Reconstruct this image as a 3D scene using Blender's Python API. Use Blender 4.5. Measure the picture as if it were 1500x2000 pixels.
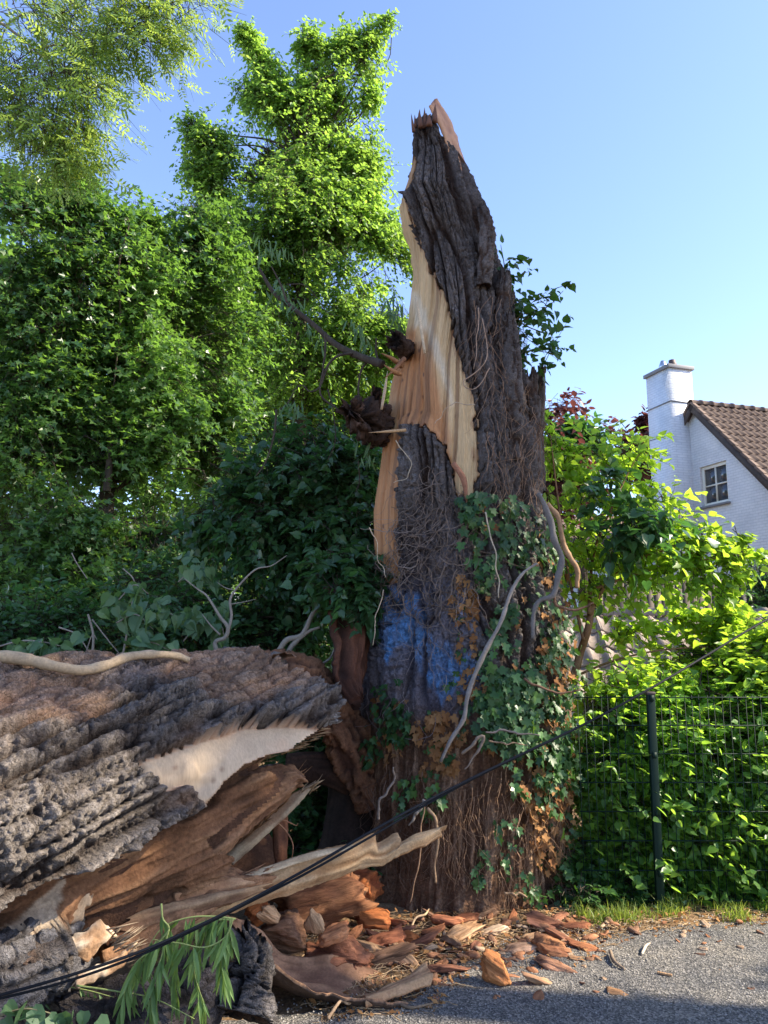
import bpy, math, random
import numpy as np
from math import radians, sin, cos, pi
from mathutils import Vector, Matrix, Euler

for _o in list(bpy.data.objects):
    bpy.data.objects.remove(_o)
random.seed(7)
RNG = np.random.default_rng(11)
SC = bpy.context.scene
COL = SC.collection

# ------------------------------------------------------------------ camera
F, PITCH, EYE = 1500.0, radians(9.0), 1.6
cam_d = bpy.data.cameras.new('camera')
cam = bpy.data.objects.new('camera', cam_d)
COL.objects.link(cam)
cam_d.sensor_fit = 'HORIZONTAL'
cam_d.sensor_width = 36
cam_d.lens = 36.0
cam_d.clip_start, cam_d.clip_end = 0.05, 2000
cam.location = (0, 0, EYE)
cam.rotation_euler = (radians(90) + PITCH, 0, 0)
SC.camera = cam

# ------------------------------------------------------------------ sky and sun
SUN_EL, SUN_AZ = radians(38), radians(-5)          # azimuth counted from +X towards +Y
sun_dir = Vector((cos(SUN_EL) * cos(SUN_AZ), cos(SUN_EL) * sin(SUN_AZ), sin(SUN_EL)))
world = bpy.data.worlds.new('World')
SC.world = world
world.use_nodes = True
wn, wl = world.node_tree.nodes, world.node_tree.links
wn.clear()
sky = wn.new('ShaderNodeTexSky')
sky.sky_type = 'NISHITA'
sky.sun_disc = False
sky.sun_elevation = SUN_EL
sky.sun_rotation = pi / 2 - SUN_AZ
sky.altitude = 0
sky.air_density = 1.0
sky.dust_density = 0.5
sky.ozone_density = 4.0
bg = wn.new('ShaderNodeBackground')
bg.inputs['Strength'].default_value = 0.145
wo = wn.new('ShaderNodeOutputWorld')
tintn = wn.new('ShaderNodeMix')            # this camera's white balance: a little more violet than the raw sky
tintn.data_type = 'RGBA'
tintn.blend_type = 'MULTIPLY'
tintn.inputs[0].default_value = 1.0
tintn.inputs[7].default_value = (1.05, .95, .985, 1)
wl.new(sky.outputs[0], tintn.inputs[6])
wl.new(tintn.outputs[2], bg.inputs[0])
wl.new(bg.outputs[0], wo.inputs[0])
sun_d = bpy.data.lights.new('sun', 'SUN')
sun_d.energy = 4.6
sun_d.angle = radians(0.5)
sun_d.color = (1.0, 0.89, 0.70)
sun = bpy.data.objects.new('sun', sun_d)
COL.objects.link(sun)
sun.rotation_euler = sun_dir.to_track_quat('Z', 'Y').to_euler()
sun.location = sun_dir * 60

SC.view_settings.view_transform = 'Standard'
SC.view_settings.look = 'None'
SC.view_settings.exposure = 1.5
SC.view_settings.gamma = 1.0
SC.view_settings.use_curve_mapping = False
SC.render.engine = 'CYCLES'
cy = SC.cycles
cy.max_bounces = 6
cy.diffuse_bounces = 3
cy.glossy_bounces = 2
cy.transmission_bounces = 4
cy.transparent_max_bounces = 8
cy.use_denoising = True
cy.sample_clamp_indirect = 8

# ------------------------------------------------------------------ geometry helpers
CP, SP = cos(PITCH), sin(PITCH)


def P(px, py, Y):
    """world point at forward distance Y seen at photo pixel px, py"""
    a, b = (px - 750) / F, (1000 - py) / F
    dy, dz = CP - b * SP, SP + b * CP
    t = Y / dy
    return Vector((a * t, Y, EYE + dz * t))


def G(px, py, z=0.0):
    a, b = (px - 750) / F, (1000 - py) / F
    dy, dz = CP - b * SP, SP + b * CP
    t = (z - EYE) / dz
    return Vector((a * t, dy * t, z))


def proj(v):
    """world (n,3) -> photo pixels (n,2)"""
    x, y, z = v[:, 0], v[:, 1], v[:, 2] - EYE
    d = y * CP + z * SP
    u = -y * SP + z * CP
    d = np.maximum(d, 1e-3)
    return np.stack([750 + F * x / d, 1000 - F * u / d], 1)


def A(*pts):
    return np.array([tuple(p) for p in pts], float)


def sdist(pts, poly):
    """signed distance in pixels to a polygon, positive inside"""
    poly = np.array(poly, float)
    n = len(poly)
    d = np.full(len(pts), 1e9)
    inside = np.zeros(len(pts), bool)
    for i in range(n):
        a, b = poly[i], poly[(i + 1) % n]
        ab = b - a
        t = np.clip(((pts - a) @ ab) / max(ab @ ab, 1e-9), 0, 1)
        q = pts - (a + t[:, None] * ab)
        d = np.minimum(d, np.sqrt((q * q).sum(1)))
        c = ((a[1] > pts[:, 1]) != (b[1] > pts[:, 1]))
        xx = a[0] + (pts[:, 1] - a[1]) * (b[0] - a[0]) / (b[1] - a[1] if abs(b[1] - a[1]) > 1e-9 else 1e-9)
        inside ^= c & (pts[:, 0] < xx)
    return np.where(inside, d, -d)


def sst(a, b, x):
    t = np.clip((x - a) / (b - a), 0, 1)
    return t * t * (3 - 2 * t)


def _hash(ix, iy, iz, seed):
    h = (ix.astype(np.int64) * 374761393 + iy.astype(np.int64) * 668265263 + iz.astype(np.int64) * 2147483647 + seed * 974634777) & 0x7fffffff
    h = ((h ^ (h >> 13)) * 1274126177) & 0x7fffffff
    h = ((h ^ (h >> 16)) * 668265263) & 0x7fffffff
    return ((h ^ (h >> 15)) & 0xffffff) / float(0xffffff)


def noise(x, y, z=0.0, seed=0):
    """smooth value noise, -1..1"""
    x, y, z = np.broadcast_arrays(np.asarray(x, float), np.asarray(y, float), np.asarray(z, float))
    ix, iy, iz = np.floor(x), np.floor(y), np.floor(z)
    fx, fy, fz = x - ix, y - iy, z - iz
    fx, fy, fz = [f * f * f * (f * (f * 6 - 15) + 10) for f in (fx, fy, fz)]
    r = 0
    for dx in (0, 1):
        for dy in (0, 1):
            for dz in (0, 1):
                w = (fx if dx else 1 - fx) * (fy if dy else 1 - fy) * (fz if dz else 1 - fz)
                r = r + w * _hash(ix + dx, iy + dy, iz + dz, seed)
    return r * 2 - 1


def fbm(x, y, z=0.0, seed=0, o=4):
    r, a, t = 0, 1.0, 0
    for k in range(o):
        r = r + a * noise(np.asarray(x) * 2 ** k, np.asarray(y) * 2 ** k, np.asarray(z) * 2 ** k, seed + k)
        t += a
        a *= 0.5
    return r / t


def voro(x, y, seed=0):
    """F1, F2, id of jittered cells"""
    ix, iy = np.floor(x), np.floor(y)
    f1 = np.full(x.shape, 9.0)
    f2 = np.full(x.shape, 9.0)
    cid = np.zeros(x.shape)
    for dx in (-1, 0, 1):
        for dy in (-1, 0, 1):
            cx, cy_ = ix + dx, iy + dy
            jx = _hash(cx, cy_, cx * 0, seed)
            jy = _hash(cx, cy_, cx * 0 + 1, seed)
            d = np.sqrt((cx + jx - x) ** 2 + (cy_ + jy - y) ** 2)
            i = _hash(cx, cy_, cx * 0 + 2, seed)
            lt = d < f1
            f2 = np.where(lt, f1, np.minimum(f2, d))
            cid = np.where(lt, i, cid)
            f1 = np.where(lt, d, f1)
    return f1, f2, cid


def bark(s, z, seed=0, cw=0.085, ch=0.42):
    """deeply furrowed old bark: 0 in the furrows, about 1 on the plates. s across, z along the grain (metres)"""
    s2 = s + 0.35 * cw * noise(s / cw * .45, z / ch * .9, 0, seed) + 0.16 * cw * noise(s / cw * 1.6, z / ch * 4, 0, seed + 3)
    z2 = z + 0.15 * ch * noise(s / cw * .8, z / ch * 1.7, 0, seed + 5)
    a = np.abs(noise(s2 / cw * .80, z2 / ch, 0, seed + 1))
    b = np.abs(noise(s2 / cw * 1.35 + 5.3, z2 / ch * 1.5, 0, seed + 2))
    fur = np.minimum(a * 1.0, b * 1.3 + .06)                      # long furrows that join and part
    plate = sst(0.015, 0.24, fur)
    g1, g2, cid = voro(s2 / (cw * .42) + 7.7, z2 / (ch * .17), seed + 9)
    crk = sst(0.0, 0.13, g2 - g1)
    lay = plate * (.55 + .45 * sst(.1, .75, fur)) + .22 * noise(s / cw * .6, z / ch * 1.2, 0, seed + 21)
    st = lay * 4.5 + .5 * noise(s / cw * 2.6, z / ch * 7, 0, seed + 22)
    ter = (np.floor(st) + sst(.55, 1.0, st - np.floor(st))) / 4.5   # flaking layers
    q = 0.085 / cw
    c1 = np.minimum(np.abs(noise(s2 * 26 * q, z2 * 9 * q, 0, seed + 31)) * 3.2, 1)
    c2 = np.minimum(np.abs(noise(s2 * 52 * q, z2 * 30 * q, 0, seed + 32)) * 2.6, 1)
    fine = fbm(s * 60, z * 45, 0, seed + 30, 3)
    h = .36 * lay + .34 * ter + plate * (.20 * (cid - .4)) + (.15 * crk - .12) * plate + .13 * fine + plate * (.20 * c1 + .12 * c2 - .12)
    return np.clip(h, -.2, 1.25), plate * crk


MESHES = []


def mesh_np(name, V, Fc, mat, parent=None, col=None, tint=None, smooth=False, fmat=None):
    """V (n,3); Fc (m,k) int array or list of such arrays; col (n,3) linear rgb per vertex"""
    V = np.ascontiguousarray(V, np.float32)
    Fl = Fc if isinstance(Fc, list) else [Fc]
    Fl = [np.asarray(f, np.int32) for f in Fl if len(f)]
    me = bpy.data.meshes.new(name)
    nl = sum(f.size for f in Fl)
    nf = sum(len(f) for f in Fl)
    me.vertices.add(len(V))
    me.vertices.foreach_set('co', V.ravel())
    me.loops.add(nl)
    me.loops.foreach_set('vertex_index', np.concatenate([f.ravel() for f in Fl]))
    me.polygons.add(nf)
    tot = np.concatenate([np.full(len(f), f.shape[1], np.int32) for f in Fl])
    start = np.concatenate([[0], np.cumsum(tot)[:-1]]).astype(np.int32)
    me.polygons.foreach_set('loop_start', start)
    me.polygons.foreach_set('loop_total', tot)
    if smooth:
        me.polygons.foreach_set('use_smooth', np.ones(nf, bool))
    me.update(calc_edges=True)
    if col is not None:
        a = me.attributes.new('Col', 'FLOAT_COLOR', 'POINT')
        c = np.ones((len(V), 4), np.float32)
        c[:, :3] = col
        a.data.foreach_set('color', c.ravel())
    if tint is not None:
        a = me.attributes.new('tint', 'FLOAT', 'POINT')
        a.data.foreach_set('value', np.asarray(tint, np.float32))
    for m_ in (mat if isinstance(mat, (list, tuple)) else [mat]):
        me.materials.append(m_)
    if fmat is not None:
        me.polygons.foreach_set('material_index', np.asarray(fmat, np.int32))
    o = bpy.data.objects.new(name, me)
    COL.objects.link(o)
    if parent is not None:
        o.parent = parent
    return o


def tag(o, label=None, cat=None, group=None, kind=None):
    if label:
        o['label'] = label
    if cat:
        o['category'] = cat
    if group:
        o['group'] = group
    if kind:
        o['kind'] = kind
    return o


def empty(name, label, cat, group=None, loc=(0, 0, 0)):
    o = bpy.data.objects.new(name, None)
    COL.objects.link(o)
    o.location = loc
    o.empty_display_size = .2
    return tag(o, label, cat, group)


def grid_faces(nu, nv, wrap=False):
    """quads of an nu x nv vertex grid stored as index u*nv+v"""
    u = np.arange(nu if wrap else nu - 1)
    v = np.arange(nv - 1)
    U, Vv = np.meshgrid(u, v, indexing='ij')
    U2 = (U + 1) % nu
    return np.stack([U * nv + Vv, U2 * nv + Vv, U2 * nv + Vv + 1, U * nv + Vv + 1], -1).reshape(-1, 4)


def spline(pts, n):
    """Catmull-Rom through pts (k,d) sampled n times evenly by arc length"""
    pts = np.asarray(pts, float)
    if len(pts) == 2:
        t = np.linspace(0, 1, n)[:, None]
        return pts[0] * (1 - t) + pts[1] * t
    p = np.vstack([2 * pts[0] - pts[1], pts, 2 * pts[-1] - pts[-2]])
    out = []
    for i in range(1, len(p) - 2):
        t = np.linspace(0, 1, 16, endpoint=False)[:, None]
        a, b, c, d = p[i - 1], p[i], p[i + 1], p[i + 2]
        out.append(0.5 * ((2 * b) + (c - a) * t + (2 * a - 5 * b + 4 * c - d) * t ** 2 + (3 * b - a - 3 * c + d) * t ** 3))
    out = np.vstack(out + [pts[-1:]])
    L = np.concatenate([[0], np.cumsum(np.linalg.norm(np.diff(out[:, :3], axis=0), axis=1))])
    s = np.linspace(0, L[-1], n)
    return np.stack([np.interp(s, L, out[:, k]) for k in range(out.shape[1])], 1)


def tube_arrays(pts, rad, ns=8, caps=True):
    """pts (n,3), rad (n,) -> verts, faces list"""
    pts = np.asarray(pts, float)
    n = len(pts)
    rad = np.broadcast_to(rad, (n,))
    T = np.gradient(pts, axis=0)
    T /= np.linalg.norm(T, axis=1)[:, None] + 1e-12
    ref = np.array([0, 0, 1.0]) if abs(T[0, 2]) < .9 else np.array([1.0, 0, 0])
    N = np.zeros_like(pts)
    b = np.cross(T[0], ref)
    b /= np.linalg.norm(b)
    for i in range(n):
        b = b - T[i] * (b @ T[i])
        b /= np.linalg.norm(b) + 1e-12
        N[i] = b
    B = np.cross(T, N)
    th = np.linspace(0, 2 * pi, ns, endpoint=False)
    V = pts[:, None, :] + rad[:, None, None] * (np.cos(th)[None, :, None] * N[:, None, :] + np.sin(th)[None, :, None] * B[:, None, :])
    V = V.reshape(-1, 3)
    i, j = np.meshgrid(np.arange(n - 1), np.arange(ns), indexing='ij')
    j2 = (j + 1) % ns
    Q = np.stack([i * ns + j, i * ns + j2, (i + 1) * ns + j2, (i + 1) * ns + j], -1).reshape(-1, 4)
    Fs = [Q]
    if caps:
        V = np.vstack([V, pts[0], pts[-1]])
        k = len(V)
        jj = np.arange(ns)
        Fs.append(np.concatenate([np.stack([np.full(ns, k - 2), (jj + 1) % ns, jj], -1),
                                  np.stack([np.full(ns, k - 1), (n - 1) * ns + jj, (n - 1) * ns + (jj + 1) % ns], -1)]))
    return V, Fs


class Bag:
    """collects pieces that become one mesh"""
    def __init__(s):
        s.V, s.F, s.C, s.T, s.n = [], {}, [], [], 0

    def add(s, V, Fs, col=None, tint=0.5):
        for f in (Fs if isinstance(Fs, list) else [Fs]):
            if len(f):
                s.F.setdefault(f.shape[1], []).append(np.asarray(f) + s.n)
        s.V.append(V)
        s.T.append(np.broadcast_to(tint, (len(V),)))
        s.C.append(np.broadcast_to(col if col is not None else (.5, .5, .5), (len(V), 3)))
        s.n += len(V)

    def tube(s, pts, rad, ns=6, col=None, n=None, tint=.5):
        pts = np.asarray([tuple(p) for p in pts], float)
        if n:
            r = np.interp(np.linspace(0, 1, n), np.linspace(0, 1, len(np.atleast_1d(rad))), np.atleast_1d(rad))
            pts = spline(pts, n)
            rad = r
        s.add(*tube_arrays(pts, rad, ns), col, tint)

    def build(s, name, mat, parent=None, smooth=True, usecol=True):
        return mesh_np(name, np.vstack(s.V), [np.vstack(f) for f in s.F.values()], mat, parent,
                       col=np.vstack(s.C) if usecol else None, tint=np.concatenate(s.T), smooth=smooth)


def segs(p0, p1, r0, r1, ns=3):
    """many thin tapered straight twigs at once -> verts, faces"""
    p0, p1 = np.asarray(p0, float), np.asarray(p1, float)
    n = len(p0)
    r0 = np.broadcast_to(r0, (n,))
    r1 = np.broadcast_to(r1, (n,))
    t = p1 - p0
    t /= np.linalg.norm(t, axis=1)[:, None] + 1e-9
    a = np.cross(t, np.array([0.3, 0.2, 0.93]))
    a /= np.linalg.norm(a, axis=1)[:, None] + 1e-9
    b = np.cross(t, a)
    th = np.linspace(0, 2 * pi, ns, endpoint=False)
    ring = np.cos(th)[None, :, None] * a[:, None, :] + np.sin(th)[None, :, None] * b[:, None, :]
    V = np.concatenate([p0[:, None] + ring * r0[:, None, None], p1[:, None] + ring * r1[:, None, None]], 1)
    base = (np.arange(n) * 2 * ns)[:, None]
    fs = [np.stack([base[:, 0] + j, base[:, 0] + (j + 1) % ns, base[:, 0] + ns + (j + 1) % ns, base[:, 0] + ns + j], -1) for j in range(ns)]
    return V.reshape(-1, 3), np.concatenate(fs)


# ------------------------------------------------------------------ materials
def _mat(name):
    m = bpy.data.materials.new(name)
    m.use_nodes = True
    n, l = m.node_tree.nodes, m.node_tree.links
    n.clear()
    out = n.new('ShaderNodeOutputMaterial')
    p = n.new('ShaderNodeBsdfPrincipled')
    l.new(p.outputs[0], out.inputs[0])
    return m, n, l, p, out


def _noise(n, l, scale, detail=4, rough=.6, vec=None, dist=0.0):
    t = n.new('ShaderNodeTexNoise')
    t.inputs['Scale'].default_value = scale
    t.inputs['Detail'].default_value = detail
    t.inputs['Roughness'].default_value = rough
    t.inputs['Distortion'].default_value = dist
    if vec is not None:
        l.new(vec, t.inputs['Vector'])
    return t


def _ramp(n, l, src, stops):
    r = n.new('ShaderNodeValToRGB')
    e = r.color_ramp.elements
    while len(e) < len(stops):
        e.new(0.5)
    for k, (p_, c) in enumerate(stops):
        e[k].position = p_
        e[k].color = (*c, 1) if len(c) == 3 else c
    l.new(src, r.inputs[0])
    return r


def _mix(n, l, a, b, fac, mode='MIX'):
    m = n.new('ShaderNodeMix')
    m.data_type = 'RGBA'
    m.blend_type = mode
    for s, v in ((0, fac), (6, a), (7, b)):
        if hasattr(v, 'links'):
            l.new(v, m.inputs[s])
        elif isinstance(v, (int, float)):
            m.inputs[s].default_value = v
        else:
            m.inputs[s].default_value = (*v, 1)
    return m.outputs[2]


def _map(n, l, scale):
    tc = n.new('ShaderNodeTexCoord')
    mp = n.new('ShaderNodeMapping')
    mp.inputs['Scale'].default_value = scale
    l.new(tc.outputs['Object'], mp.inputs['Vector'])
    return mp.outputs[0]


def _bump(n, l, p, height, strength, dist=0.01):
    b = n.new('ShaderNodeBump')
    b.inputs['Strength'].default_value = strength
    b.inputs['Distance'].default_value = dist
    l.new(height, b.inputs['Height'])
    l.new(b.outputs[0], p.inputs['Normal'])


def col_mat(name, rough=.85, sc=(1, 1, 1), nscale=60, var=.5, bump=.5, bdist=.006, base=None, spec=.25):
    """vertex colour (or a base colour) varied by grainy noise, with fine relief"""
    m, n, l, p, out = _mat(name)
    v = _map(n, l, sc)
    t = _noise(n, l, nscale, 6, .65, v)
    t2 = _noise(n, l, nscale * .13, 4, .6, v)
    if base is None:
        a = n.new('ShaderNodeAttribute')
        a.attribute_name = 'Col'
        c = a.outputs['Color']
    else:
        c = base
    r = _ramp(n, l, t.outputs[0], [(.25, (1 - var,) * 3), (.75, (1 + var * .6,) * 3)])
    r2 = _ramp(n, l, t2.outputs[0], [(.3, (1 - var * .7, 1 - var * .75, 1 - var * .8)), (.7, (1 + var * .3, 1 + var * .25, 1 + var * .2))])
    c = _mix(n, l, c, r.outputs[0], 1.0, 'MULTIPLY')
    c = _mix(n, l, c, r2.outputs[0], 1.0, 'MULTIPLY')
    l.new(c, p.inputs['Base Color'])
    p.inputs['Roughness'].default_value = rough
    p.inputs['Specular IOR Level'].default_value = spec
    if bump:
        _bump(n, l, p, t.outputs[0], bump, bdist)
    return m


def leaf_mat(name, c1, c2, tr, tfac=.42, rough=.42, obj_random=False, hue_noise=0.0, spec=.45):
    """thin leaf: diffuse and glossy front, yellow-green light let through"""
    m, n, l, p, out = _mat(name)
    if obj_random:
        oi = n.new('ShaderNodeObjectInfo')
        src = oi.outputs['Random']
    else:
        a = n.new('ShaderNodeAttribute')
        a.attribute_name = 'tint'
        src = a.outputs['Fac']
    r = _ramp(n, l, src, [(0, c1), (1, c2)])
    r2 = _ramp(n, l, src, [(0, tuple(x * .7 for x in tr)), (1, tuple(min(1, x * 1.25) for x in tr))])
    l.new(r.outputs[0], p.inputs['Base Color'])
    p.inputs['Roughness'].default_value = rough
    p.inputs['Specular IOR Level'].default_value = spec
    tb = n.new('ShaderNodeBsdfTranslucent')
    l.new(r2.outputs[0], tb.inputs[0])
    mx = n.new('ShaderNodeMixShader')
    mx.inputs[0].default_value = tfac
    l.new(p.outputs[0], mx.inputs[1])
    l.new(tb.outputs[0], mx.inputs[2])
    l.new(mx.outputs[0], out.inputs[0])
    return m


def flat_mat(name, c, rough=.5, metal=0.0, spec=.5):
    m, n, l, p, out = _mat(name)
    p.inputs['Base Color'].default_value = (*c, 1)
    p.inputs['Roughness'].default_value = rough
    p.inputs['Metallic'].default_value = metal
    p.inputs['Specular IOR Level'].default_value = spec
    return m


M = {}
def bark_mat():
    m, n, l, p, out = _mat('old_bark')
    v = _map(n, l, (1, 1, 1))
    w = _noise(n, l, 14, 5, .6, v)
    ws = _mix(n, l, v, w.outputs['Color'], .11, 'ADD')
    vo = n.new('ShaderNodeTexVoronoi')
    vo.feature = 'DISTANCE_TO_EDGE'
    vo.inputs['Scale'].default_value = 38
    l.new(ws, vo.inputs['Vector'])
    t = _noise(n, l, 95, 8, .72, v)
    t2 = _noise(n, l, 11, 5, .65, v)
    a = n.new('ShaderNodeAttribute')
    a.attribute_name = 'Col'
    r = _ramp(n, l, t.outputs[0], [(.3, (.55, .53, .52)), (.7, (1.35, 1.35, 1.36))])
    r2 = _ramp(n, l, t2.outputs[0], [(.3, (.68, .62, .58)), (.7, (1.25, 1.25, 1.27))])
    c = _mix(n, l, a.outputs['Color'], r.outputs[0], 1, 'MULTIPLY')
    c = _mix(n, l, c, r2.outputs[0], 1, 'MULTIPLY')
    l.new(c, p.inputs['Base Color'])
    p.inputs['Roughness'].default_value = .9
    p.inputs['Specular IOR Level'].default_value = .2
    e = _ramp(n, l, vo.outputs['Distance'], [(0, (0, 0, 0)), (.13, (1, 1, 1))])
    h = _mix(n, l, e.outputs[0], t.outputs[0], .66)
    _bump(n, l, p, h, 1.0, .016)
    return m


M['bark'] = bark_mat()
M['wood'] = col_mat('bare_wood', .6, (14, 14, 1.0), 9, .22, .35, .003, spec=.35)
M['rot'] = col_mat('rotten_wood', .95, (1, 1, 1), 55, .5, .9, .009)
M['fibre'] = col_mat('fibrous_wood', .85, (1, 1, 1), 90, .35, .6, .005)
M['twig'] = col_mat('twig_bark', .8, (1, 1, 1), 90, .35, .3, .002)
M['limb'] = col_mat('limb_bark', .9, (1, 1, .4), 40, .5, .6, .01, base=(.075, .06, .045))
M['dead_twig'] = col_mat('dead_twig', .8, (1, 1, 1), 60, .3, .3, .002, base=(.30, .26, .21))
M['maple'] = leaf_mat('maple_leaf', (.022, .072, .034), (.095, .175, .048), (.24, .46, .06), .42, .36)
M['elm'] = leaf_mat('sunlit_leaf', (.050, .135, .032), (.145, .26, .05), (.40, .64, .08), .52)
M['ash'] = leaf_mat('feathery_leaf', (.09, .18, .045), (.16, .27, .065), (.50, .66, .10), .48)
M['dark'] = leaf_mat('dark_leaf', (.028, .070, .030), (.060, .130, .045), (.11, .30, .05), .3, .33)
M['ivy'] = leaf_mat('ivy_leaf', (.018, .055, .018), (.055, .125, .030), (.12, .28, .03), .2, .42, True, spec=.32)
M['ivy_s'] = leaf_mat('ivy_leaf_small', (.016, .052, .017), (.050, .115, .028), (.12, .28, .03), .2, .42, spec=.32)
M['dry'] = leaf_mat('dry_leaf', (.20, .085, .030), (.36, .19, .075), (.35, .16, .05), .2, .7, True, spec=.15)
M['dry_s'] = leaf_mat('dry_leaf_small', (.20, .085, .030), (.36, .19, .075), (.35, .16, .05), .2, .7, spec=.15)
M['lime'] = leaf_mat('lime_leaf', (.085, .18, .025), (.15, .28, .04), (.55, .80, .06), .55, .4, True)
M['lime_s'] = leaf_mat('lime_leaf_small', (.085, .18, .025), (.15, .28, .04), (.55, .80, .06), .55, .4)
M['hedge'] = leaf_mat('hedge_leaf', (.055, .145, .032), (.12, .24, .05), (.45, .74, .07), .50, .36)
M['ivy_g'] = leaf_mat('sun_toned_ivy_leaf', (.045, .12, .030), (.10, .20, .05), (.22, .42, .05), .25, .32, True)  # brighter ivy copy, sunlight on its patches put into the leaf colour
M['shard'] = col_mat('splintered_wood', .9, (.22, 1.5, 1.5), 48, .55, 1.0, .010)
M['poplar'] = leaf_mat('poplar_leaf', (.060, .13, .06), (.12, .20, .09), (.20, .36, .06), .3, .5, True)
M['willow'] = leaf_mat('willow_leaf', (.10, .19, .05), (.19, .30, .10), (.30, .45, .08), .35, .45, True)
M['purple'] = leaf_mat('purple_leaf', (.07, .022, .022), (.13, .05, .04), (.20, .06, .05), .35, .45)
M['grass'] = leaf_mat('grass_blade', (.09, .16, .02), (.20, .26, .05), (.40, .50, .07), .4, .5)

# ------------------------------------------------------------------ ground
def build_ground():
    # soil sheet to the horizon, finer near the camera
    xs = np.concatenate([[-400, -120, -40, -15], np.linspace(-6, 6, 161), [15, 40, 120, 400]])
    ys = np.concatenate([[-60, -15, -4], np.linspace(0, 9, 121), [14, 30, 80, 200, 600]])
    X, Y = np.meshgrid(xs, ys, indexing='ij')
    Z = -0.012 + .012 * fbm(X * 2, Y * 2, 0, 3, 4)
    m, n, l, p, out = _mat('litter_soil')
    v = _map(n, l, (1, 1, 1))
    t = _noise(n, l, 9, 8, .7, v)
    t2 = _noise(n, l, 55, 5, .7, v)
    c = _ramp(n, l, t.outputs[0], [(.3, (.10, .06, .032)), (.5, (.20, .13, .07)), (.7, (.34, .25, .14))])
    c2 = _ramp(n, l, t2.outputs[0], [(.35, (.45, .4, .35)), (.65, (1.3, 1.2, 1.1))])
    l.new(_mix(n, l, c.outputs[0], c2.outputs[0], 1, 'MULTIPLY'), p.inputs['Base Color'])
    p.inputs['Roughness'].default_value = .95
    _bump(n, l, p, t2.outputs[0], .8, .01)
    o = mesh_np('ground', np.stack([X, Y, Z], -1).reshape(-1, 3), grid_faces(len(xs), len(ys)), m, smooth=True)
    tag(o, kind='structure')
    # asphalt path in the foreground with a worn far edge
    edge = [(-900, 2000), (0, 2000), (500, 1990), (760, 1955), (860, 1900), (950, 1862), (1080, 1842), (1220, 1822), (1360, 1806), (1500, 1800), (1700, 1795), (2600, 1780)]
    ep = np.array([tuple(G(a, b)) for a, b in edge])
    xs = np.linspace(-6, 6, 420)
    order = np.argsort(ep[:, 0])
    ye = np.interp(xs, ep[order, 0], ep[order, 1]) + .05 * fbm(xs * 3, xs * 0, 0, 5, 4)
    vv = np.linspace(0, 1, 260) ** .8
    X = np.repeat(xs[:, None], len(vv), 1)
    Y = -3 + (ye[:, None] + 3) * vv[None, :]
    dist = ye[:, None] - Y
    Z = .004 + .0035 * fbm(X * 25, Y * 25, 0, 8, 3) + .010 * sst(0, .15, dist) + .006 * noise(X * 1.5, Y * 1.5, 0, 2)
    m, n, l, p, out = _mat('worn_asphalt')
    v = _map(n, l, (1, 1, 1))
    vo = n.new('ShaderNodeTexVoronoi')
    vo.inputs['Scale'].default_value = 120
    l.new(v, vo.inputs['Vector'])
    t = _noise(n, l, 3, 6, .6, v)
    t3 = _noise(n, l, 260, 3, .6, v)
    r = _ramp(n, l, vo.outputs['Color'], [(.1, (.045, .045, .047)), (.5, (.135, .13, .125)), (.9, (.33, .31, .29))])
    r2 = _ramp(n, l, t.outputs[0], [(.35, (.75, .75, .77)), (.65, (1.25, 1.17, 1.05))])
    c = _mix(n, l, r.outputs[0], r2.outputs[0], 1, 'MULTIPLY')
    l.new(c, p.inputs['Base Color'])
    p.inputs['Roughness'].default_value = .9
    mm = n.new('ShaderNodeMath')
    mm.operation = 'ADD'
    l.new(vo.outputs['Distance'], mm.inputs[0])
    l.new(t3.outputs[0], mm.inputs[1])
    _bump(n, l, p, mm.outputs[0], 1.0, .008)
    o = mesh_np('path', np.stack([X, Y, Z], -1).reshape(-1, 3), grid_faces(len(xs), len(vv)), m, smooth=True)
    tag(o, kind='structure')
    # loose grit lying on the path: real little stones
    n_ = 9000
    gx = RNG.uniform(-1.6, 2.6, n_)
    gy = RNG.uniform(2.6, 4.7, n_)
    keep = gy < np.interp(gx, ep[order, 0], ep[order, 1]) + .1
    gx, gy = gx[keep], gy[keep]
    s = RNG.uniform(.002, .0055, len(gx))
    tet = np.array([[-1, -.7, -.3], [1, -.6, -.3], [0, 1, -.3], [.1, 0, .9]], float)
    ang = RNG.uniform(0, 2 * pi, len(gx))
    ca, sa = np.cos(ang), np.sin(ang)
    V = np.stack([tet[None, :, 0] * ca[:, None] - tet[None, :, 1] * sa[:, None], tet[None, :, 0] * sa[:, None] + tet[None, :, 1] * ca[:, None],
                  np.broadcast_to(tet[None, :, 2], (len(gx), 4))], -1) * s[:, None, None]
    V += np.stack([gx, gy, np.full(len(gx), .018)], -1)[:, None, :]
    b = (np.arange(len(gx)) * 4)[:, None]
    Fc = np.concatenate([b + np.array([k]) for k in ([0, 1, 3], [1, 2, 3], [2, 0, 3])])
    g = RNG.uniform(.10, .42, len(gx))
    C = np.repeat(np.stack([g, g * .95, g * .88], -1), 4, 0)
    o = mesh_np('gravel', V.reshape(-1, 3), Fc, M['fibre'], col=C)
    tag(o, kind='stuff', label='fine loose grit scattered over the worn grey asphalt', cat='gravel')


build_ground()

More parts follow.
